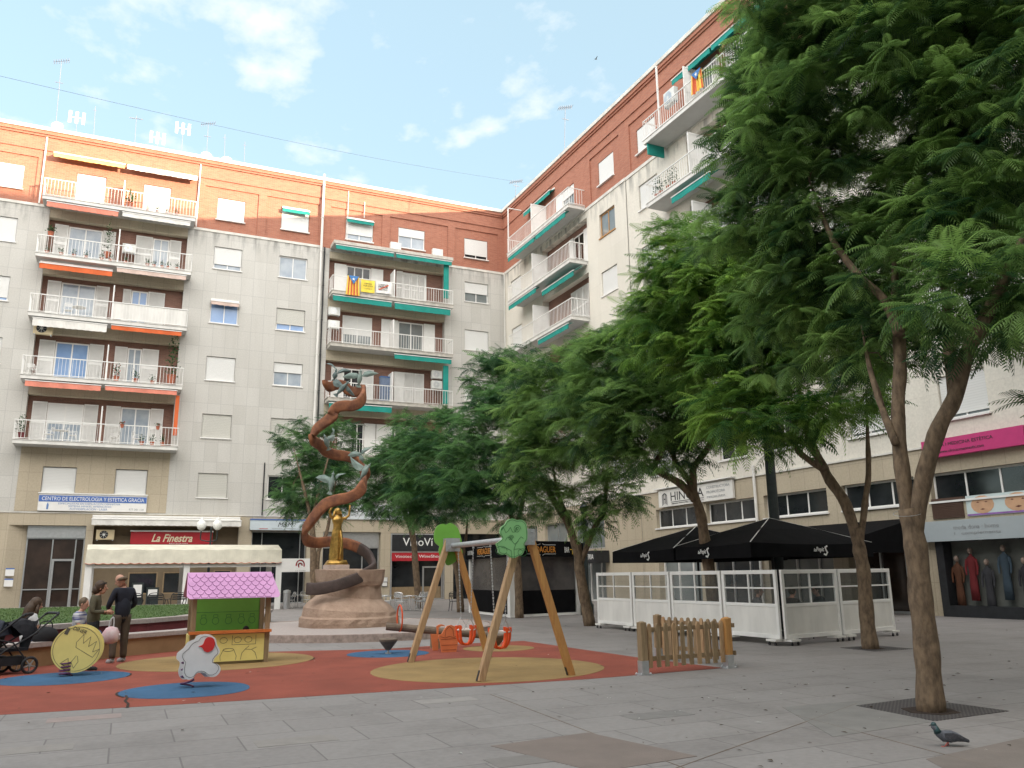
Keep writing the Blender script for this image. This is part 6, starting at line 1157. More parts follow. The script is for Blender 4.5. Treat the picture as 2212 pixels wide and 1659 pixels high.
o = empty('lamp_post', (17.13, 30.3, 0), 'dark fluted lamp post behind the leaning tree, right of the bar pavilion', 'lamp post'); mb = MB(); mb.lathe([(.27, 0), (.27, .4), (.2, .5), (.16, .8), (.1, 1.0), (.085, 3.4), (.14, 3.5), (.16, 3.65), (.08, 3.75), (.05, 3.9)], n=12); mb.build('pole', M['iron'], o)
mb = MB(); mb.lathe([(.1, 3.9), (.17, 4.25), (.2, 4.3), (.06, 4.5), (.0, 4.6)], n=8); mb.build('lantern', M['iron'], o)
# ---- air conditioners
acw = pm('off_white_ac_casing', (.66, .66, .63), .5, .05); acb = pm('beige_ac_casing', (.55, .45, .28), .5, .05)
def ac(frm, u, z, y, lb, w_=.82, h_=.6, mt=None):
    Xm = X1 if frm is FR1 else X2; o = empty('air_conditioner', Xm @ Vector((u, y, z)), lb, 'air conditioner', 'air conditioning units on the balconies', rz=frm[1])
    mb = MB(); mb.box(0, w_, 0, .3, 0, h_); mb.build('casing', mt or acw, o, bevel=.015); mb = MB(); c = (w_*.42, h_/2); mb.tube([(c[0], -.012, c[1]), (c[0], .0, c[1])], h_*.40, 18); f = mb.build('fan_grille', M['dark'] if mt else M['alu'], o)
    mb = MB(); mb.tube([(c[0], -.02, c[1]), (c[0], -.012, c[1])], h_*.12, 10)
    for k in range(8): a = k*math.pi/4; mb.beam((c[0], -.016, c[1]), (c[0]+h_*.39*math.cos(a), -.016, c[1]+h_*.39*math.sin(a)), .012, .01, (0, 1, 0))
    mb.build('grille_bars', acw, f); mb = MB(); mb.box(.05, .1, .0, .3, -.06, 0); mb.box(w_-.1, w_-.05, 0, .3, -.06, 0); mb.build('bracket', M['steel'], o)
ac(FR1, 16.12, 25.5, -.9, 'air conditioner on the canopy slab between two attic windows'); ac(FR1, 19.45, 25.5, -.9, 'air conditioner on the canopy slab near the corner column of windows')
ac(FR1, 11.78, 20.0, -.45, 'upper of the two air conditioners beside the long white downpipe'); ac(FR1, 11.78, 19.0, -.45, 'lower of the two air conditioners beside the long white downpipe')
ac(FR1, 19.6, 15.98, -.5, 'upper of two air conditioners beside the green side curtain'); ac(FR1, 19.6, 15.2, -.5, 'lower of two air conditioners beside the green side curtain')
ac(FR1, -6.35, 16.5, -.75, 'beige air conditioner with black fan under the white awning', 1.05, .72, acb); ac(FR1, -1.9, 22.75, -.2, 'air conditioner behind the railing of the potted plant balcony'); ac(FR1, -1.78, 4.05, -.3, 'air conditioner beside the red restaurant sign', 1.0, .6, acb)
ac(FR2, 23.7, 26.5, -1.15, 'air conditioner on the topmost balcony of the right house near the white post', .95, .85)
# ---- banners
yl = pm('yellow_flag_cloth', (.78, .55, .10), .8, .1); rdc = pm('red_flag_stripe', (.58, .12, .05), .8, .1); blu = pm('blue_flag_cloth', (.06, .19, .45), .8, .1)
def estelada(frm, u0, u1, z0, z1, y, lb):
    o = empty('flag', frm[0], lb, 'flag', rz=frm[1]); n = 27; mb = MB(); ws = lambda i: y-.05*math.sin(i*.75)-.02*math.sin(i*2.1)
    for i in range(n):
        a = u0+(u1-u0)*i/n; b_ = u0+(u1-u0)*(i+1)/n; fl = lambda q, z: q+(q-(u0+u1)/2)*.22*(z1-z)/(z1-z0); mb.mi = 1 if (i//3) % 2 else 0
        for j in range(4): za, zb = z0+(z1-z0)*j/4, z0+(z1-z0)*(j+1)/4; mb.quad((fl(a, za), ws(i), za), (fl(b_, za), ws(i+1), za), (fl(b_, zb), ws(i+1), zb), (fl(a, zb), ws(i), zb))
    c = mb.build('cloth', [yl, rdc], o); um = (u0+u1)/2; mb = MB(); mb.plate([(u0+.06, z1), (u1-.0, z1), (um+.03, z0+(z1-z0)*.57)], y-.085, y-.08); mb.build('blue_triangle', blu, c)
    r_ = (u1-u0)*.14; mb = MB(); pts_ = []
    for k in range(10): rr_ = r_ if k % 2 == 0 else r_*.42; pts_.append((um+.02+rr_*math.sin(k*math.pi/5), z1-(z1-z0)*.17+rr_*math.cos(k*math.pi/5)))
    mb.plate(pts_, y-.092, y-.086); mb.build('star', wh, c)
estelada(FR1, 12.85, 13.68, 21.35, 22.8, -1.3, 'red and yellow striped flag with blue triangle on the left balcony'); estelada(FR2, 26.55, 27.4, 25.6, 26.7, -1.42, 'striped flag with blue triangle on the topmost right house balcony')
def banner(u0, u1, z0, z1, mat_, lb):
    o = empty('banner', FR1[0], lb, 'banner'); mb = MB(); n = 12; vs_ = []; fs_ = []
    for j in range(5):
        for i in range(n+1): vs_.append((u0+(u1-u0)*i/n, -1.27-.015*math.sin(i*1.1+j), z1-(z1-z0)*j/4-.04*math.sin(math.pi*i/n)*(1-j/4)))
    for j in range(4):
        for i in range(n): fs_.append((j*(n+1)+i, j*(n+1)+i+1, (j+1)*(n+1)+i+1, (j+1)*(n+1)+i))
    mb.add(vs_, fs_); mb.build('cloth', mat_, o); return o
o = banner(13.86, 14.88, 21.72, 22.68, pm('bright_yellow_cloth', (.80, .62, .08), .8, .05), 'bright yellow banner with dark writing hung beside the striped flag'); txt(o, 'VOLEM VOTAR', 14.08, 14.66, 22.32, 22.43, -1.295, ink); txt(o, 'VOLEM ACOLLIR', 14.02, 14.72, 22.15, 22.26, -1.295, ink); txt(o, 'Casa nostra casa vostra', 14.06, 14.7, 21.98, 22.04, -1.295, ink)
o = banner(14.98, 16.15, 21.8, 22.72, M['white'], 'white banner with a red slash across its writing'); txt(o, 'LLIBERTAT', 15.15, 15.85, 22.38, 22.5, -1.295, ink); txt(o, 'PRESOS', 15.15, 15.85, 22.2, 22.34, -1.295, ink, off=.02); txt(o, 'POLÍTICS!', 15.15, 15.85, 22.02, 22.16, -1.295, ink); mb = MB(); strokes(mb, [[(15.2, 22.05), (15.5, 22.22), (15.88, 22.44)]], -1.305, .08, .005); mb.build('red_slash', rdc, o)
# ---- balcony plants and furniture
def pot(frm, u, z, y, lb, s=1, flower=None, mt='terracotta', tall=1, grp='potted plants on the balconies', seed=[0]):
    seed[0] += 1; g = random.Random(seed[0]); Xm = X1 if frm is FR1 else X2; o = empty('potted_plant', Xm @ Vector((u, y, z)), lb, 'potted plant', grp, rz=frm[1])
    mb = MB(); mb.lathe([(.07*s, 0), (.1*s, .17*s), (.115*s, .18*s), (.115*s, .2*s), (.09*s, .2*s)], n=10); mb.build('pot', M[mt], o); mb = MB()
    for i in range(int(40*s+20)):
        a, e, r_ = g.uniform(0, 6.28), g.uniform(-.1, 1.4), g.uniform(.05, .2)*s; c = Vector((r_*math.cos(a)*math.cos(e), r_*math.sin(a)*math.cos(e), (.25+r_*math.sin(e)*tall*1.3)*s)); d = Vector((g.uniform(-1, 1), g.uniform(-1, 1), g.uniform(-.3, 1))).normalized()*.07*s; q = d.cross(Vector((g.uniform(-1, 1), g.uniform(-1, 1), 1))).normalized()*.025*s; mb.mi = 1 if (flower and g.random() < .25) else 0; mb.quad(c, c+d*.5+q, c+d, c+d*.5-q)
    mb.build('foliage', [M['leaf_pot'], M[flower] if flower else M['leaf_pot']], o); return o
for u in (-6.1, -5.3, -4.6, -3.9, -3.0, -2.5): pot(FR1, u, ZT[3], -.95, 'small potted plant on the left half of the plant filled balcony', 1.1)
for u in (-1.6, -.3, .1, .6, .95, 1.5): pot(FR1, u, ZT[3], -.95, 'small potted plant on the right half of the plant filled balcony', 1.1)
pot(FR1, -6.0, ZT[3]+1.15, -1.05, 'trailing plant along the top of the left railing', 1.6, tall=.5); pot(FR1, -2.7, ZT[3]+.3, -.9, 'tall leafy plant before the open shutter', 1.9, tall=2.4)
pot(FR1, 1.7, ZT[1]+.2, -.75, 'big round bush in a terracotta tub at the balcony end', 2.7, tall=1.5); pot(FR1, -1.5, ZT[1], -.85, 'reddish spiky plant beside the divider panel', 1.8, 'red_pl'); pot(FR1, -.4, ZT[1], -.9, 'low grassy plant behind the lower railing', 1.5); pot(FR1, .6, ZT[1], -.9, 'small dark plant under the louvred shutter', 1.2)
pot(FR1, -6.3, ZT[0]+.1, -.8, 'plant in a blue tub at the left end of the lowest balcony', 1.8, mt='maroon', tall=1.6)
for u, l in ((-.9, 'left'), (1.15, 'right')): pot(FR1, u, ZT[0]+1.0, -1.25, f'red flower box hung on the lowest railing, {l} one', 1.1, 'red_pl', tall=.4)
for u in (.3, .9, 1.5): pot(FR1, u, ZT[0], -.9, 'small pot on the right half of the lowest balcony', 1.3)
for u, l in ((-1.7, 'wide'), ): pot(FR1, u, ZT[4], -.95, 'hedge like plant behind the topmost railing', 2.2, tall=.7)
for u in (-.6, 0, .6, 1.2): pot(FR1, u, ZT[4], -.95, 'small pot on the topmost left house balcony', 1.0)
for u in (22.5, 22.9, 23.6, 24.1): pot(FR2, u, ZT[3], -1.05, 'pot plant along the leafy balcony edge of the right house', 1.5, tall=1.6)
wc = chair_proto(M['white'], M['white'], label='', grp='white plastic balcony chairs')
place(wc, [(-4.9, Y1-.7, ZT[0], 4.4), (-3.6, Y1-.7, ZT[0], 1.8)], 'white plastic chair on the left half of the lowest balcony')
for (u, k, a, lb) in ((-1.3, 0, 4.4, 'white plastic chair nearest the divider on the lowest balcony'), (.0, 0, 1.9, 'white plastic chair by the curtained door of the lowest balcony'), (-6.2, 1, .3, 'stack of white chairs at the left end of the second balcony'), (-4.6, 2, 3.2, 'white garden chair behind the third balcony railing')): q = copy_tree(wc, label=lb); q.location = (u, Y1-.65, ZT[k]); q.rotation_euler = (0, 0, a)
wt = table_proto(M['white'], 'white round table between chairs on the lowest balcony', 'balcony tables', .4); wt.location = (-4.25, Y1-.7, ZT[0]); q = copy_tree(wt, label='white round table with flowers on the third balcony'); q.location = (-4.0, Y1-.7, ZT[2])
o = empty('wardrobe', (X1 @ Vector((15.7, -.5, ZT[1]))), 'blue grey storage cupboard on the balcony behind the metal birds', 'cupboard'); mb = MB(); mb.box(0, .85, 0, .4, 0, 1.9); mb.build('cabinet', pm('blue_grey_plastic', (.12, .16, .24), .5), o, bevel=.01); mb = MB(); mb.box(-.02, .87, -.02, .42, 1.9, 1.98); mb.build('lid', pm('blue_tarp', (.04, .12, .30), .6), o)
# ---- roof aerials
def mast(xb, yb, xt, yt, kind, lb, Y=None, zroof=30.35):
    Y = Y or Y1+2.2; tp = onYv(xt, yt, Y); bx = onYv(xb, yb, Y); o = empty('roof_aerial', (bx.x, Y, zroof), lb, 'aerial', 'aerials on the roofs'); h_ = tp.z-zroof; dx = tp.x-bx.x
    mb = MB(); mb.tube([(0, 0, 0), (dx, 0, h_)], .02, 6); mb.build('mast', M['aerial'], o); mb = MB()
    if kind == 'yagi':
        mb.beam((dx-.5, .1, h_-.1), (dx+.5, -.1, h_+.15), .03)
        for i in range(7): q = -.45+i*.15; mb.beam((dx+q, -q*.2-.28, h_+.02+q*.25), (dx+q, -q*.2+.28, h_+.02+q*.25), .02); mb.beam((dx+q, -q*.2, h_-.16+q*.25), (dx+q, -q*.2, h_+.2+q*.25), .018)
        mb.box(dx-.25, dx+.25, -.02, .02, h_*.75, h_*.75+.03)
    elif kind == 'panel':
        for q in (-.42, .0, .42): mb.box(dx+q-.09, dx+q+.09, -.03, .03, h_-.75, h_+.15)
        mb.beam((dx-.45, 0, h_-.3), (dx+.45, 0, h_-.3), .04)
    elif kind == 'cross': mb.beam((dx-.45, 0, h_-.25), (dx+.45, 0, h_-.2), .04); mb.beam((dx-.3, .2, h_-.15), (dx+.3, -.2, h_-.3), .04)
    else: mb.beam((dx-.12, 0, h_-.3), (dx+.12, 0, h_-.3), .025)
    mb.build('elements', M['white_d'] if kind == 'panel' else M['aerial'], o)
for a in ((120, 285, 133, 133, 'yagi', 'tallest mast with a small aerial at the left end of the roof'), (167, 275, 167, 246, 'panel', 'white three panel aerial next to the tallest mast'), (204, 300, 206, 230, 'mast', 'thin pale mast between two white aerials'), (291, 320, 295, 250, 'cross', 'mast with a cross shaped head above the amber awning'), (341, 325, 341, 290, 'panel', 'low white panel aerial like a double H'), (392, 335, 396, 270, 'panel', 'tall white panel aerial left of the roof downpipe'), (446, 345, 450, 268, 'yagi', 'bluish comb aerial beside a dish at the roof downpipe'), (486, 352, 486, 290, 'mast', 'thin mast right of the comb aerial'), (528, 358, 529, 306, 'mast', 'last thin dark mast of the left roof'), (918, 450, 917, 430, 'mast', 'short thin rod on the roof near the corner')): mast(*a)
for xb, yt, yb, lb, kd in ((1219, 233, 330, 'tall comb aerial on the right house roof', 'yagi'), (1113, 393, 425, 'small comb aerial at the roof corner', 'yagi')):
    b_ = G(xb, yb, 30.5); b_ = b_+Vector((1.5, 0, 0)); mast(xb, yb, xb+2, yt, kd, lb, Y=b_.y)
for x, y, lb in ((124, 272, 'round satellite dish beside the tallest mast'), (446, 336, 'round satellite dish beside the comb aerial'), (490, 346, 'smaller satellite dish beside the thin mast')):
    p_ = onYv(x, y, Y1+1.2); o = empty('satellite_dish', (p_.x, p_.y, 30.4), lb, 'satellite dish', 'satellite dishes on the left roof'); T_ = Matrix.Translation((0, 0, p_.z-30.4)) @ Matrix.Rotation(R(70), 4, 'X'); mb = MB(); mb.X = T_; mb.lathe([(0, -.06), (.2, -.045), (.36, 0), (.37, .01), (.2, -.03), (0, -.045)], n=18); mb.build('dish', acw, o); mb = MB(); mb.tube([(0, .1, 0), (0, .05, p_.z-30.4)], .025, 6); mb.build('mast', M['steel'], o)
A_ = CAM+ray(-260, 103)*36; B_ = CAM+ray(1150, 386)*60; B_ = P2 = X2 @ Vector((5.2, -.3, 30.7)); o = empty('overhead_cable', A_, 'thin overhead cable crossing the sky to the corner roof', 'cable'); mb = MB(); mb.tube([(B_-A_)*(i/20)-Vector((0, 0, .9*math.sin(math.pi*i/20)*.5)) for i in range(21)], .007, 5); mb.build('cable', M['aerial'], o)
p_ = CAM+ray(1287, 128)*85; o = empty('flying_bird', p_, 'tiny bird flying high in the open sky', 'bird'); mb = MB(); mb.tube([(-.15, 0, 0), (0, 0, .02), (.15, 0, 0)], [.01, .05, .01], 6); mb.build('body', M['dark'], o); mb = MB(); mb.add([(-.05, 0, .02), (.07, 0, .02), (.03, .3, .14), (-.1, .45, .05)], [(0, 1, 2, 3)]); mb.add([(-.05, 0, .02), (.07, 0, .02), (.03, -.3, .14), (-.1, -.45, .05)], [(0, 1, 2, 3)]); mb.m = [0, 0]; w1 = mb.v; 
m1 = MB(); m1.add(w1[:4], [(0, 1, 2, 3)]); m1.build('wing', M['dark'], o); m1 = MB(); m1.add(w1[4:], [(0, 1, 2, 3)]); m1.build('wing', M['dark'], o)

for x0_, x1_, y0_, y1_, lb in ((286, 307, 1263, 1293, 'tall white two column menu board under the kiosk'), (319, 340, 1273, 1288, 'small white double menu sheet under the kiosk')):
    a, b_ = onYv(x0_, y1_, 46.4), onYv(x1_, y0_, 46.4); o = empty('menu_board', (a.x, 46.4, 0), lb, 'menu board'); mb = MB(); mb.box(0, b_.x-a.x, 0, .03, a.z, b_.z); mb.build('sheet', M['white'], o); mb = MB(); mb.box(-.08, b_.x-a.x+.08, .03, .06, a.z-.5, b_.z+.1); mb.build('backing', M['iron'], o)
o = empty('wire_loop', (8.6, 7.27, 0), 'thin wire loop tied round the fork of the nearest big tree', 'wire'); T_ = Matrix.Translation((-8.6, -7.27, 0)); c_ = PV(1962, 1108, (8.6, 7.27)); mb = MB(); mb.X = T_; mb.tube([c_+Vector((.17*math.cos(t*.35), .17*math.sin(t*.35), .05*math.sin(t*.35+1))) for t in range(19)], .004, 5); mb.build('wire', M['alu'], o)
# ================================================================== people
def skinmesh(J, edges, root, sub=1):
    """joints {name: (pos, radius)} and edges -> smooth tapered surface"""
    nm = list(J); me = bpy.data.meshes.new('s'); me.from_pydata([J[k][0] for k in nm], [(nm.index(a), nm.index(b_)) for a, b_ in edges], []); ob = bpy.data.objects.new('s', me); col.objects.link(ob)
    ob.modifiers.new('k', 'SKIN').use_smooth_shade = True
    for i, k in enumerate(nm):
        r_ = J[k][1]; me.skin_vertices[0].data[i].radius = (r_, r_) if not isinstance(r_, tuple) else r_; me.skin_vertices[0].data[i].use_root = (k == root)
    if sub: s = ob.modifiers.new('u', 'SUBSURF'); s.levels = sub; s.render_levels = sub
    dg = bpy.context.evaluated_depsgraph_get(); dg.update(); m2 = bpy.data.meshes.new_from_object(ob.evaluated_get(dg)); v_ = [tuple(q.co) for q in m2.vertices]; f_ = [tuple(p.vertices) for p in m2.polygons]
    bpy.data.objects.remove(ob); bpy.data.meshes.remove(me); bpy.data.meshes.remove(m2); return v_, f_
def lerp(a, b_, t): return tuple(a[i]+(b_[i]-a[i])*t for i in range(3))
def person(loc, rz, label, P_, top, bottom, hair, shoe, S=1.0, hairstyle='short', topname='jacket', botname='trousers', fem=False, sleeve=1.0, look=0, tilt=0, hidefeet=False):
    """P_: joint positions in local axes (x right, y forward, z up)"""
    o = empty('person', loc, label, 'person', rz=rz); q = {k: Vector(v_)*S for k, v_ in P_.items()}; sw_ = .92 if fem else 1.0
    J = {'pel': (q['pel'], (.10*S, .08*S)), 'wai': (q['pel'].lerp(q['neck'], .35), (.115*S, .085*S)), 'che': (q['pel'].lerp(q['neck'], .75), (.145*sw_*S, .10*S)), 'neck': (q['neck'], .05*S), 'hd': (q['neck'].lerp(q['head'], .5), .05*S)}
    Ed = [('pel', 'wai'), ('wai', 'che'), ('che', 'neck'), ('neck', 'hd')]
    for s in ('l', 'r'):
        J['sh'+s] = (q['sh'+s], .055*S); J['el'+s] = (q['el'+s], .04*S); J['wr'+s] = (q['wr'+s], .027*S); J['hip'+s] = (q['hip'+s], .07*S); J['kn'+s] = (q['kn'+s], .055*S); J['an'+s] = (q['an'+s], .037*S)
        fo = q['an'+s]+Vector((0, .13*S, -.05*S)) if 'toe'+s not in q else q['toe'+s]; J['to'+s] = (fo, .03*S)
        Ed += [('che', 'sh'+s), ('sh'+s, 'el'+s), ('el'+s, 'wr'+s), ('pel', 'hip'+s), ('hip'+s, 'kn'+s), ('kn'+s, 'an'+s), ('an'+s, 'to'+s)]
    v_, f_ = skinmesh(J, Ed, 'pel'); mb = MB(); mb.add(v_, f_); hc = q['head']; HM = Matrix.Translation(hc) @ Matrix.Rotation(look, 4, 'Z') @ Matrix.Rotation(tilt, 4, 'X')
    mb.X = HM; mb.ball((0, 0, .01*S), .098*S, 14, (.8, .98, 1.2)); mb.ball((0, .02*S, -.055*S), .07*S, 12, (.85, 1, 1)); mb.tube([(0, .085*S, .02*S), (0, .12*S, -.02*S), (0, .095*S, -.03*S)], [.01*S, .017*S, .014*S], 6)
    for sx in (-1, 1): mb.ball((sx*.082*S, -.005*S, -.005*S), .024*S, 8, (.4, .8, 1.3))
    mb.tube([(-.025*S, .085*S, -.058*S), (0, .092*S, -.056*S), (.025*S, .085*S, -.058*S)], .008*S, 5); mb.X = None
    for s in ('l', 'r'):   # hands: palm, four fingers, thumb
        w_ = q['wr'+s]; d = (q['ha'+s]*1.0-w_).normalized() if 'ha'+s in q else (w_-q['el'+s]).normalized(); sd = d.cross(Vector((0, 1, 0)) if abs(d.y) < .8 else Vector((0, 0, 1))).normalized(); nn = d.cross(sd)
        mb.tube([w_, w_+d*.045*S, w_+d*.09*S], [.024*S, .034*S, .032*S], 8)
        for i in range(4): b0 = w_+d*.085*S+sd*(i-1.5)*.017*S; l = (.062, .075, .07, .052)[i]*S; mb.tube([b0, b0+d*l*.5+nn*.006*S, b0+d*l*.85+nn*.022*S], [.0088*S, .008*S, .006*S], 5)
        t0 = w_+d*.03*S+sd*.028*S; mb.tube([t0, t0+d*.03*S+sd*.022*S+nn*.01*S, t0+d*.055*S+sd*.026*S+nn*.02*S], [.011*S, .0095*S, .007*S], 5)
    bo_ = mb.build('body', M['skin'], o, smooth=True)
    mb = MB(); mb.X = HM
    for sx in (-1, 1): mb.ball((sx*.033*S, .083*S, .018*S), .011*S, 6)
    mb.build('eyes', M['dark'], bo_)
    # clothing over the body
    T = {'pel': (q['pel']+Vector((0, 0, -.06*S if q['pel'].z > .7 else 0)), (.15*S, .115*S)), 'wai': (J['wai'][0], (.145*sw_*S, .115*S)), 'che': (J['che'][0], (.175*sw_*S, .125*S)), 'nk': (q['neck']-Vector((0, 0, .01*S)), .07*S)}; Et = [('pel', 'wai'), ('wai', 'che'), ('che', 'nk')]
    for s in ('l', 'r'):
        e = q['el'+s].lerp(q['wr'+s], max(0, sleeve*2-1)*.9) if sleeve > .5 else q['sh'+s].lerp(q['el'+s], sleeve*2*.9)
        T['sh'+s] = (q['sh'+s], .072*S); Et.append(('che', 'sh'+s))
        if sleeve > .5: T['el'+s] = (q['el'+s], .057*S); T['cu'+s] = (e, .043*S); Et += [('sh'+s, 'el'+s), ('el'+s, 'cu'+s)]
        else: T['cu'+s] = (e, .06*S); Et.append(('sh'+s, 'cu'+s))
    v_, f_ = skinmesh(T, Et, 'pel'); mb = MB(); mb.add(v_, f_); st_ = q['pel'].z > .7*S; mb.ball(q['pel']+Vector((0, -.005, .09 if st_ else .06))*S, .16*S, 16, (1, .78, 1.75 if st_ else 1.0)); mb.build(topname, top, bo_, smooth=True)
    mb = MB(); mb.ball(q['pel']-Vector((0, 0, .03*S)), .14*S, 14, (1.02, .82, .95))
    for s in ('l', 'r'):
        h_, k_, an_ = q['hip'+s], q['kn'+s], q['kn'+s].lerp(q['an'+s], .96); P3 = spline([h_+Vector((0, 0, .03*S)), h_.lerp(k_, .5), k_, k_.lerp(an_, .5), an_], 3); mb.tube(P3, [(.1-.042*i/(len(P3)-1)+.004*math.sin(i*1.9))*S for i in range(len(P3))], 12)
    mb.build(botname, bottom, bo_, smooth=True)
    for s in ('l', 'r'):
        mb = MB(); a = q['an'+s]+Vector((0, -.03*S, -.01*S)); t_ = J['to'+s][0]; mb.tube([a, a.lerp(t_, .4)+Vector((0, 0, -.012*S)), t_, t_+(t_-a).normalized()*.04*S], [.045*S, .048*S, .045*S, .025*S], 8); mb.build('shoe', shoe, bo_, smooth=True)
    mb = MB(); mb.X = HM
    if hairstyle == 'short': mb.ball((0, -.022*S, .035*S), .106*S, 14, (.86, .95, 1.1))
    elif hairstyle == 'bald':
        mb.add(*ring_hair(S))
    elif hairstyle == 'bob': mb.ball((0, -.025*S, .03*S), .112*S, 14, (.9, .98, 1.12)); mb.tube([(0, -.07*S, .03*S), (0, -.09*S, -.08*S), (0, -.07*S, -.13*S)], [.08*S, .085*S, .03*S], 10)
    elif hairstyle == 'long': mb.ball((0, -.025*S, .03*S), .114*S, 14, (.92, .98, 1.12)); mb.tube([(0, -.06*S, .04*S), (0, -.09*S, -.1*S), (.01*S, -.09*S, -.25*S), (.02*S, -.06*S, -.38*S)], [.085*S, .10*S, .10*S, .03*S], 12); mb.tube([(.07*S, .0, .02*S), (.085*S, .03*S, -.12*S), (.07*S, .05*S, -.27*S)], [.03*S, .04*S, .015*S], 8); mb.tube([(-.07*S, .0, .02*S), (-.085*S, .03*S, -.12*S), (-.07*S, .05*S, -.27*S)], [.03*S, .04*S, .015*S], 8)
    mb.build('hair', hair, bo_, smooth=True); return o
def ring_hair(S):
    m = MB(); m.tube([(.075*S, .02*S, .02*S), (.083*S, -.03*S, .015*S), (.05*S, -.09*S, .0), (0, -.105*S, -.005*S), (-.05*S, -.09*S, .0), (-.083*S, -.03*S, .015*S), (-.075*S, .02*S, .02*S)], [.012*S, .03*S, .04*S, .042*S, .04*S, .03*S, .012*S], 8); return m.v, m.f
stand = dict(pel=(0, 0, .95), neck=(0, .01, 1.47), head=(0, .03, 1.62), shl=(-.185, 0, 1.40), shr=(.185, 0, 1.40), ell=(-.24, .02, 1.12), elr=(.24, .02, 1.12), wrl=(-.23, .12, .88), wrr=(.23, .12, .88), hipl=(-.09, 0, .9), hipr=(.09, 0, .9), knl=(-.1, .02, .5), knr=(.1, .02, .5), anl=(-.11, 0, .08), anr=(.11, 0, .08))
vw = math.atan2(19, 0)  # towards far
navy = cloth('navy_windbreaker', (.012, .014, .024)); brn = cloth('brown_trousers', (.075, .055, .04)); olive = cloth('olive_jacket', (.095, .085, .055)); blk = cloth('black_leggings', (.015, .015, .018)); wht = cloth('white_cotton', (.55, .55, .56)); den = cloth('blue_denim', (.06, .08, .18)); shoe = cloth('dark_trainers', (.03, .03, .035)); shw = cloth('pale_trainers', (.35, .35, .36)); strp = pm('blue_white_striped_shirt', (.05, .06, .2), .8, 0, 9, c2=(.6, .6, .6), stretch=(.2, .2, 3), detail=0)
p_ = dict(stand); p_.update(neck=(0, .04, 1.47), head=(-.03, .12, 1.60), ell=(-.27, .05, 1.13), wrl=(-.16, .26, 1.05), hal=(-.05, .34, 1.05), elr=(.28, .02, 1.12), wrr=(.2, .24, 1.0), har=(.1, .32, 1.0), knl=(-.12, .03, .5), anl=(-.15, -.02, .08), anr=(.13, .05, .08))
person((.02, 19.1, 0), math.atan2(19.1, 0)-math.pi/2+.55, 'balding man in a dark navy windbreaker and brown trousers, seen from behind', p_, navy, brn, M['hair_g'], shw, 1.0, 'bald', look=.5, tilt=-.45)
p_ = dict(stand); p_.update(neck=(0, .03, 1.45), head=(0, .09, 1.59), elr=(.25, .0, 1.12), wrr=(.12, .24, 1.12), har=(.06, .36, 1.14), ell=(-.24, .02, 1.13), wrl=(-.12, .26, 1.08), hal=(-.04, .36, 1.1), knr=(.1, .06, .5), anl=(-.1, -.12, .08))
w_ = person((-.46, 17.85, 0), -math.pi/2-.15, 'woman in an olive jacket with sunglasses on her short hair, looking right', p_, olive, blk, M['hair_b'], shoe, .925, 'bob', fem=True)
mb = MB(); mb.X = Matrix.Translation(Vector((0, .09, 1.59))*.925); mb.box(-.075, -.015, .06, .075, .07, .1); mb.box(.015, .075, .06, .075, .07, .1); mb.tube([(-.09, -.04, .05), (-.08, .06, .085), (.08, .06, .085), (.09, -.04, .05)], .006, 5); s_ = mb.build('sunglasses', M['dark'], None); s_.location = w_.location; s_.rotation_euler = w_.rotation_euler; tag(s_, 'dark sunglasses pushed up on the olive jacket woman\'s hair', 'sunglasses')
sit = dict(pel=(0, 0, .5), neck=(0, .06, 1.0), head=(0, .1, 1.14), shl=(-.16, .03, .93), shr=(.16, .03, .93), ell=(-.2, .12, .7), elr=(.2, .12, .7), wrl=(-.12, .3, .66), wrr=(.12, .3, .66), hipl=(-.09, .03, .5), hipr=(.09, .03, .5), knl=(-.1, .42, .52), knr=(.1, .42, .52), anl=(-.1, .46, .1), anr=(.1, .46, .1))
gp = hdir(74, 19.6); person((gp.x, gp.y, -.02), -math.pi/2+.35, 'girl with long brown hair in a white top sitting on the planter wall', sit, wht, den, M['hair_b'], shw, 1.02, 'long', fem=True, sleeve=.45, tilt=-.25, topname='shirt')
bp2 = hdir(178, 20.6); person((bp2.x, bp2.y, .0), -math.pi/2-.4, 'boy in a blue and white striped shirt sitting behind the olive jacket woman', sit, strp, den, M['hair_g'], shoe, .98, 'short', sleeve=.5, tilt=-.2, topname='shirt', botname='jeans')
cp_ = (2.33, 17.98); person((*cp_, -.12), .4, 'small dark haired child crouching inside the play hut behind the counter', sit, cloth('dark_child_top', (.03, .03, .04)), den, M['hair_d'], shoe, .62, 'bob', topname='shirt')
for x, y, a, lb, m_, h_ in ((14.75, 17.35, -2.0, 'grey haired customer sitting behind the third terrace screen', cloth('grey_coat', (.12, .12, .13)), M['hair_g']), (15.05, 16.4, -1.2, 'customer in black sitting behind the corner terrace screen', blk, M['hair_d']), (16.6, 17.0, 1.2, 'dark haired customer sitting behind the screen left of the slim tree', navy, M['hair_d'])): person((x, y, -.03), a, lb, sit, m_, blk, h_, shoe, 1.0, 'short')
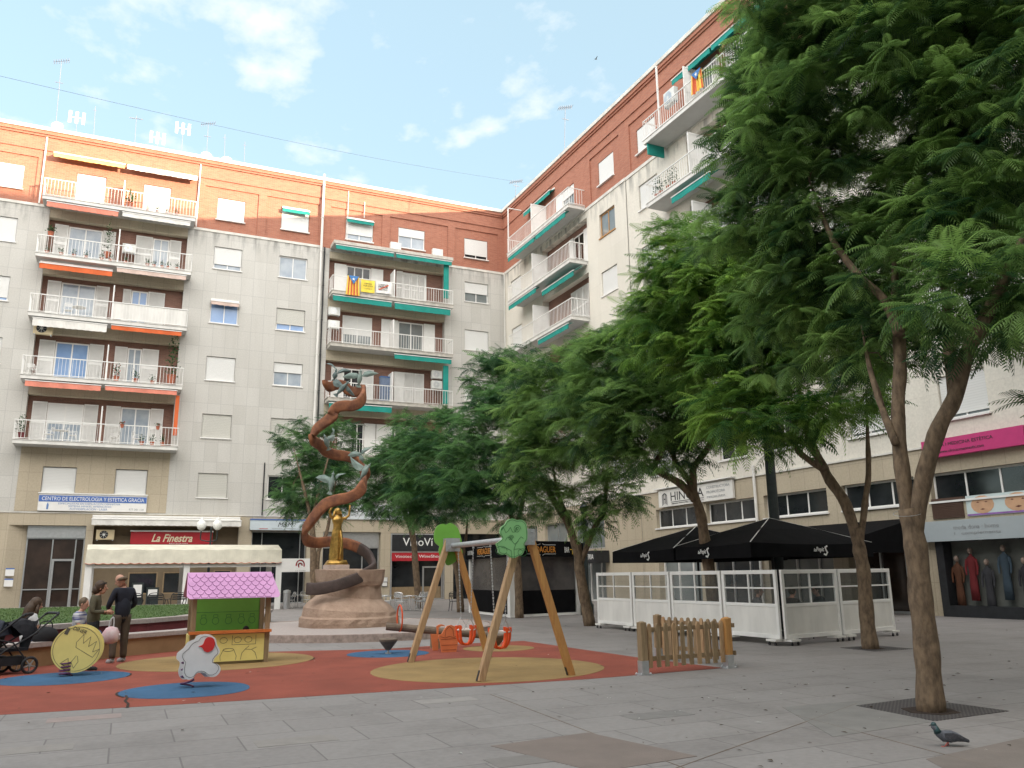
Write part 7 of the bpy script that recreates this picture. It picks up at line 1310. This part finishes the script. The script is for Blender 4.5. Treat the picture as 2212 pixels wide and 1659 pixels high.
# shopping bag
bb = PV(*v('4', 1020, 430), (-.12, 18.4)); o = empty('plastic_bag', bb, 'pink and white plastic bag hanging between the woman and the man', 'bag'); mb = MB(); g = random.Random(3); n = 14; vs_ = []; prof = [(.02, .13), (.1, .1), (.14, .02), (.16, -.06), (.13, -.16), (.05, -.19)]
for (r_, z) in prof:
    for j in range(n): a = 2*math.pi*j/n; q = r_*(1+.12*math.sin(a*3+z*20)+g.uniform(-.05, .05)); vs_.append((q*math.cos(a), q*.6*math.sin(a), z))
mb.add(vs_, [(i*n+j, i*n+(j+1) % n, (i+1)*n+(j+1) % n, (i+1)*n+j) for i in range(len(prof)-1) for j in range(n)]); mb.build('bag_body', pm('pink_white_plastic', (.62, .32, .36), .4, 0, 5, c2=(.7, .62, .62)), o, smooth=True)
mb = MB(); mb.tube(spline([(-.04, 0, .1), (-.03, 0, .22), (.02, 0, .3), (.04, 0, .22), (.04, 0, .1)], 4), .014, 6); mb.build('handle', wht, o)
# strollers
def stroller(loc, rz, lb, fabric_c):
    o = empty('stroller', loc, lb, 'stroller', 'strollers beside the planter wall', rz=rz); fb = cloth('stroller_fabric', fabric_c)
    for x, y, r_ in ((-.25, -.32, .15), (.25, -.32, .15), (-.14, .42, .11), (.14, .42, .11)):
        mb = MB(); mb.X = Matrix.Translation((x, y, r_)) @ Matrix.Rotation(math.pi/2, 4, 'Y'); n = 18; mb.tube([(r_*.86*math.cos(2*math.pi*t/n), r_*.86*math.sin(2*math.pi*t/n), 0) for t in range(n+1)], r_*.16, 8); wl_ = mb.build('wheel', M['dark'], o)
        mb = MB(); mb.X = Matrix.Translation((x, y, r_)) @ Matrix.Rotation(math.pi/2, 4, 'Y'); mb.lathe([(.03, -.02), (.03, .02)], n=8)
        for t in range(5): mb.beam((0, 0, 0), (r_*.8*math.cos(t*1.257), r_*.8*math.sin(t*1.257), 0), .018)
        mb.build('rim', M['alu'], wl_)
    mb = MB()
    for s in (-.24, .24): mb.tube([(s, -.72, 1.0), (s, -.35, .68), (s*.8, .1, .42), (s*.6, .42, .12)], .016, 8); mb.tube([(s, -.32, .16), (s*.9, -.02, .55), (s*.8, .25, .62)], .014, 8)
    mb.tube([(-.25, -.32, .15), (.25, -.32, .15)], .012, 6); mb.build('frame', M['dark'], o); mb = MB(); mb.tube([(-.24, -.72, 1.0), (-.2, -.76, 1.03), (.2, -.76, 1.03), (.24, -.72, 1.0)], .024, 8); mb.build('handle', M['dark'], o)
    mb = MB(); mb.add([(-.18, -.3, .42), (.18, -.3, .42), (.18, .28, .45), (-.18, .28, .45), (-.19, -.42, .9), (.19, -.42, .9), (.19, -.3, .5), (-.19, -.3, .5), (-.18, .4, .25), (.18, .4, .25)], [(0, 1, 2, 3), (4, 5, 1, 0), (3, 2, 9, 8), (4, 0, 7), (5, 6, 1)]); mb.box(-.18, .18, -.3, .28, .4, .45); mb.build('seat', fb, o)
    mb = MB(); n = 8; vs_ = []
    for i in range(6):
        a = .2+i*.42
        for j in range(n+1): b_ = math.pi*j/n; vs_.append((.21*math.cos(b_), -.2-.33*math.cos(a)*math.sin(b_)*1.0, .62+.34*math.sin(a)*math.sin(b_)))
    mb.add(vs_, [(i*(n+1)+j, i*(n+1)+j+1, (i+1)*(n+1)+j+1, (i+1)*(n+1)+j) for i in range(5) for j in range(n)]); mb.build('hood', fb, o)
    mb = MB(); mb.box(-.18, .18, -.28, .2, .16, .3); mb.build('basket', blk, o); return o
q1 = hdir(32, 17.9); stroller((q1.x, q1.y, 0), math.pi/2+.5, 'black stroller with its handle to the right in front of the seated girl', (.015, .015, .02))
q1 = hdir(-26, 18.2); stroller((q1.x, q1.y, 0), math.pi/2-.2, 'second dark stroller cut by the left picture edge', (.03, .035, .05))
o = empty('tote_bag', hdir(112, 19.3)+Vector((0, 0, .42)), 'big black bag lying on the planter wall beside the seated girl', 'bag'); mb = MB(); mb.ball((0, 0, .14), .2, 14, (1.2, .7, .9)); mb.build('bag_body', blk, o, smooth=True); mb = MB(); mb.tube(spline([(-.12, 0, .26), (-.08, 0, .4), (.08, 0, .4), (.12, 0, .26)], 4), .012, 6); mb.build('handle', blk, o)
# boutique window display
wb_ = empty('shop_display', FR2[0], 'boutique window with grey backdrop and dark frame below the pale fascia', 'shop window', rz=FR2[1]); mb = MB(); mb.box(36.45, 40.2, .3, .34, 0, 2.55); mb.build('backdrop', pm('grey_backdrop', (.11, .115, .105), .8, .3, 1), wb_); mb = MB(); mb.box(36.42, 40.23, -.14, .3, 0, .38); mb.box(36.42, 36.72, -.14, .3, .38, 2.55); mb.build('window_frame', M['dark'], wb_)
for u, c_, lb in ((37.0, (.08, .03, .014), 'shop mannequin in a brown skirt and pale collar'), (37.55, (.13, .013, .016), 'shop mannequin in a red and grey dress'), (38.1, (.03, .03, .035), 'shop mannequin in a black coat'), (38.75, (.035, .055, .075), 'shop mannequin in a blue knitted top'), (39.4, (.02, .02, .025), 'shop mannequin in a black jacket at the right')):
    o = empty('mannequin', X2 @ Vector((u, .12, .38-.25*math.sin(u*5))), lb, 'mannequin', 'mannequins in the boutique window', rz=FR2[1]); mb = MB(); mb.lathe([(.0, .0), (.16, .0), (.15, .5), (.12, .95), (.17, 1.25), (.15, 1.42), (.05, 1.5), (.045, 1.55)], n=14); mb.v = [(x, y*.55, z) for x, y, z in mb.v]; mb.build('dress', cloth('display_clothing', c_), o, smooth=True); mb = MB(); mb.ball((0, 0, 1.66), .1, 12, (.8, .9, 1.15)); mb.build('head', pm('mannequin_plastic', (.30, .22, .18), .5), o, smooth=True)
    mb = MB()
    for s in (-1, 1): mb.tube([(s*.17, 0, 1.38), (s*.22, -.02, 1.1), (s*.2, -.05, .85)], [.045, .038, .025], 8)
    mb.build('sleeves', cloth('display_sleeve', tuple(x*1.3 for x in c_)), o)
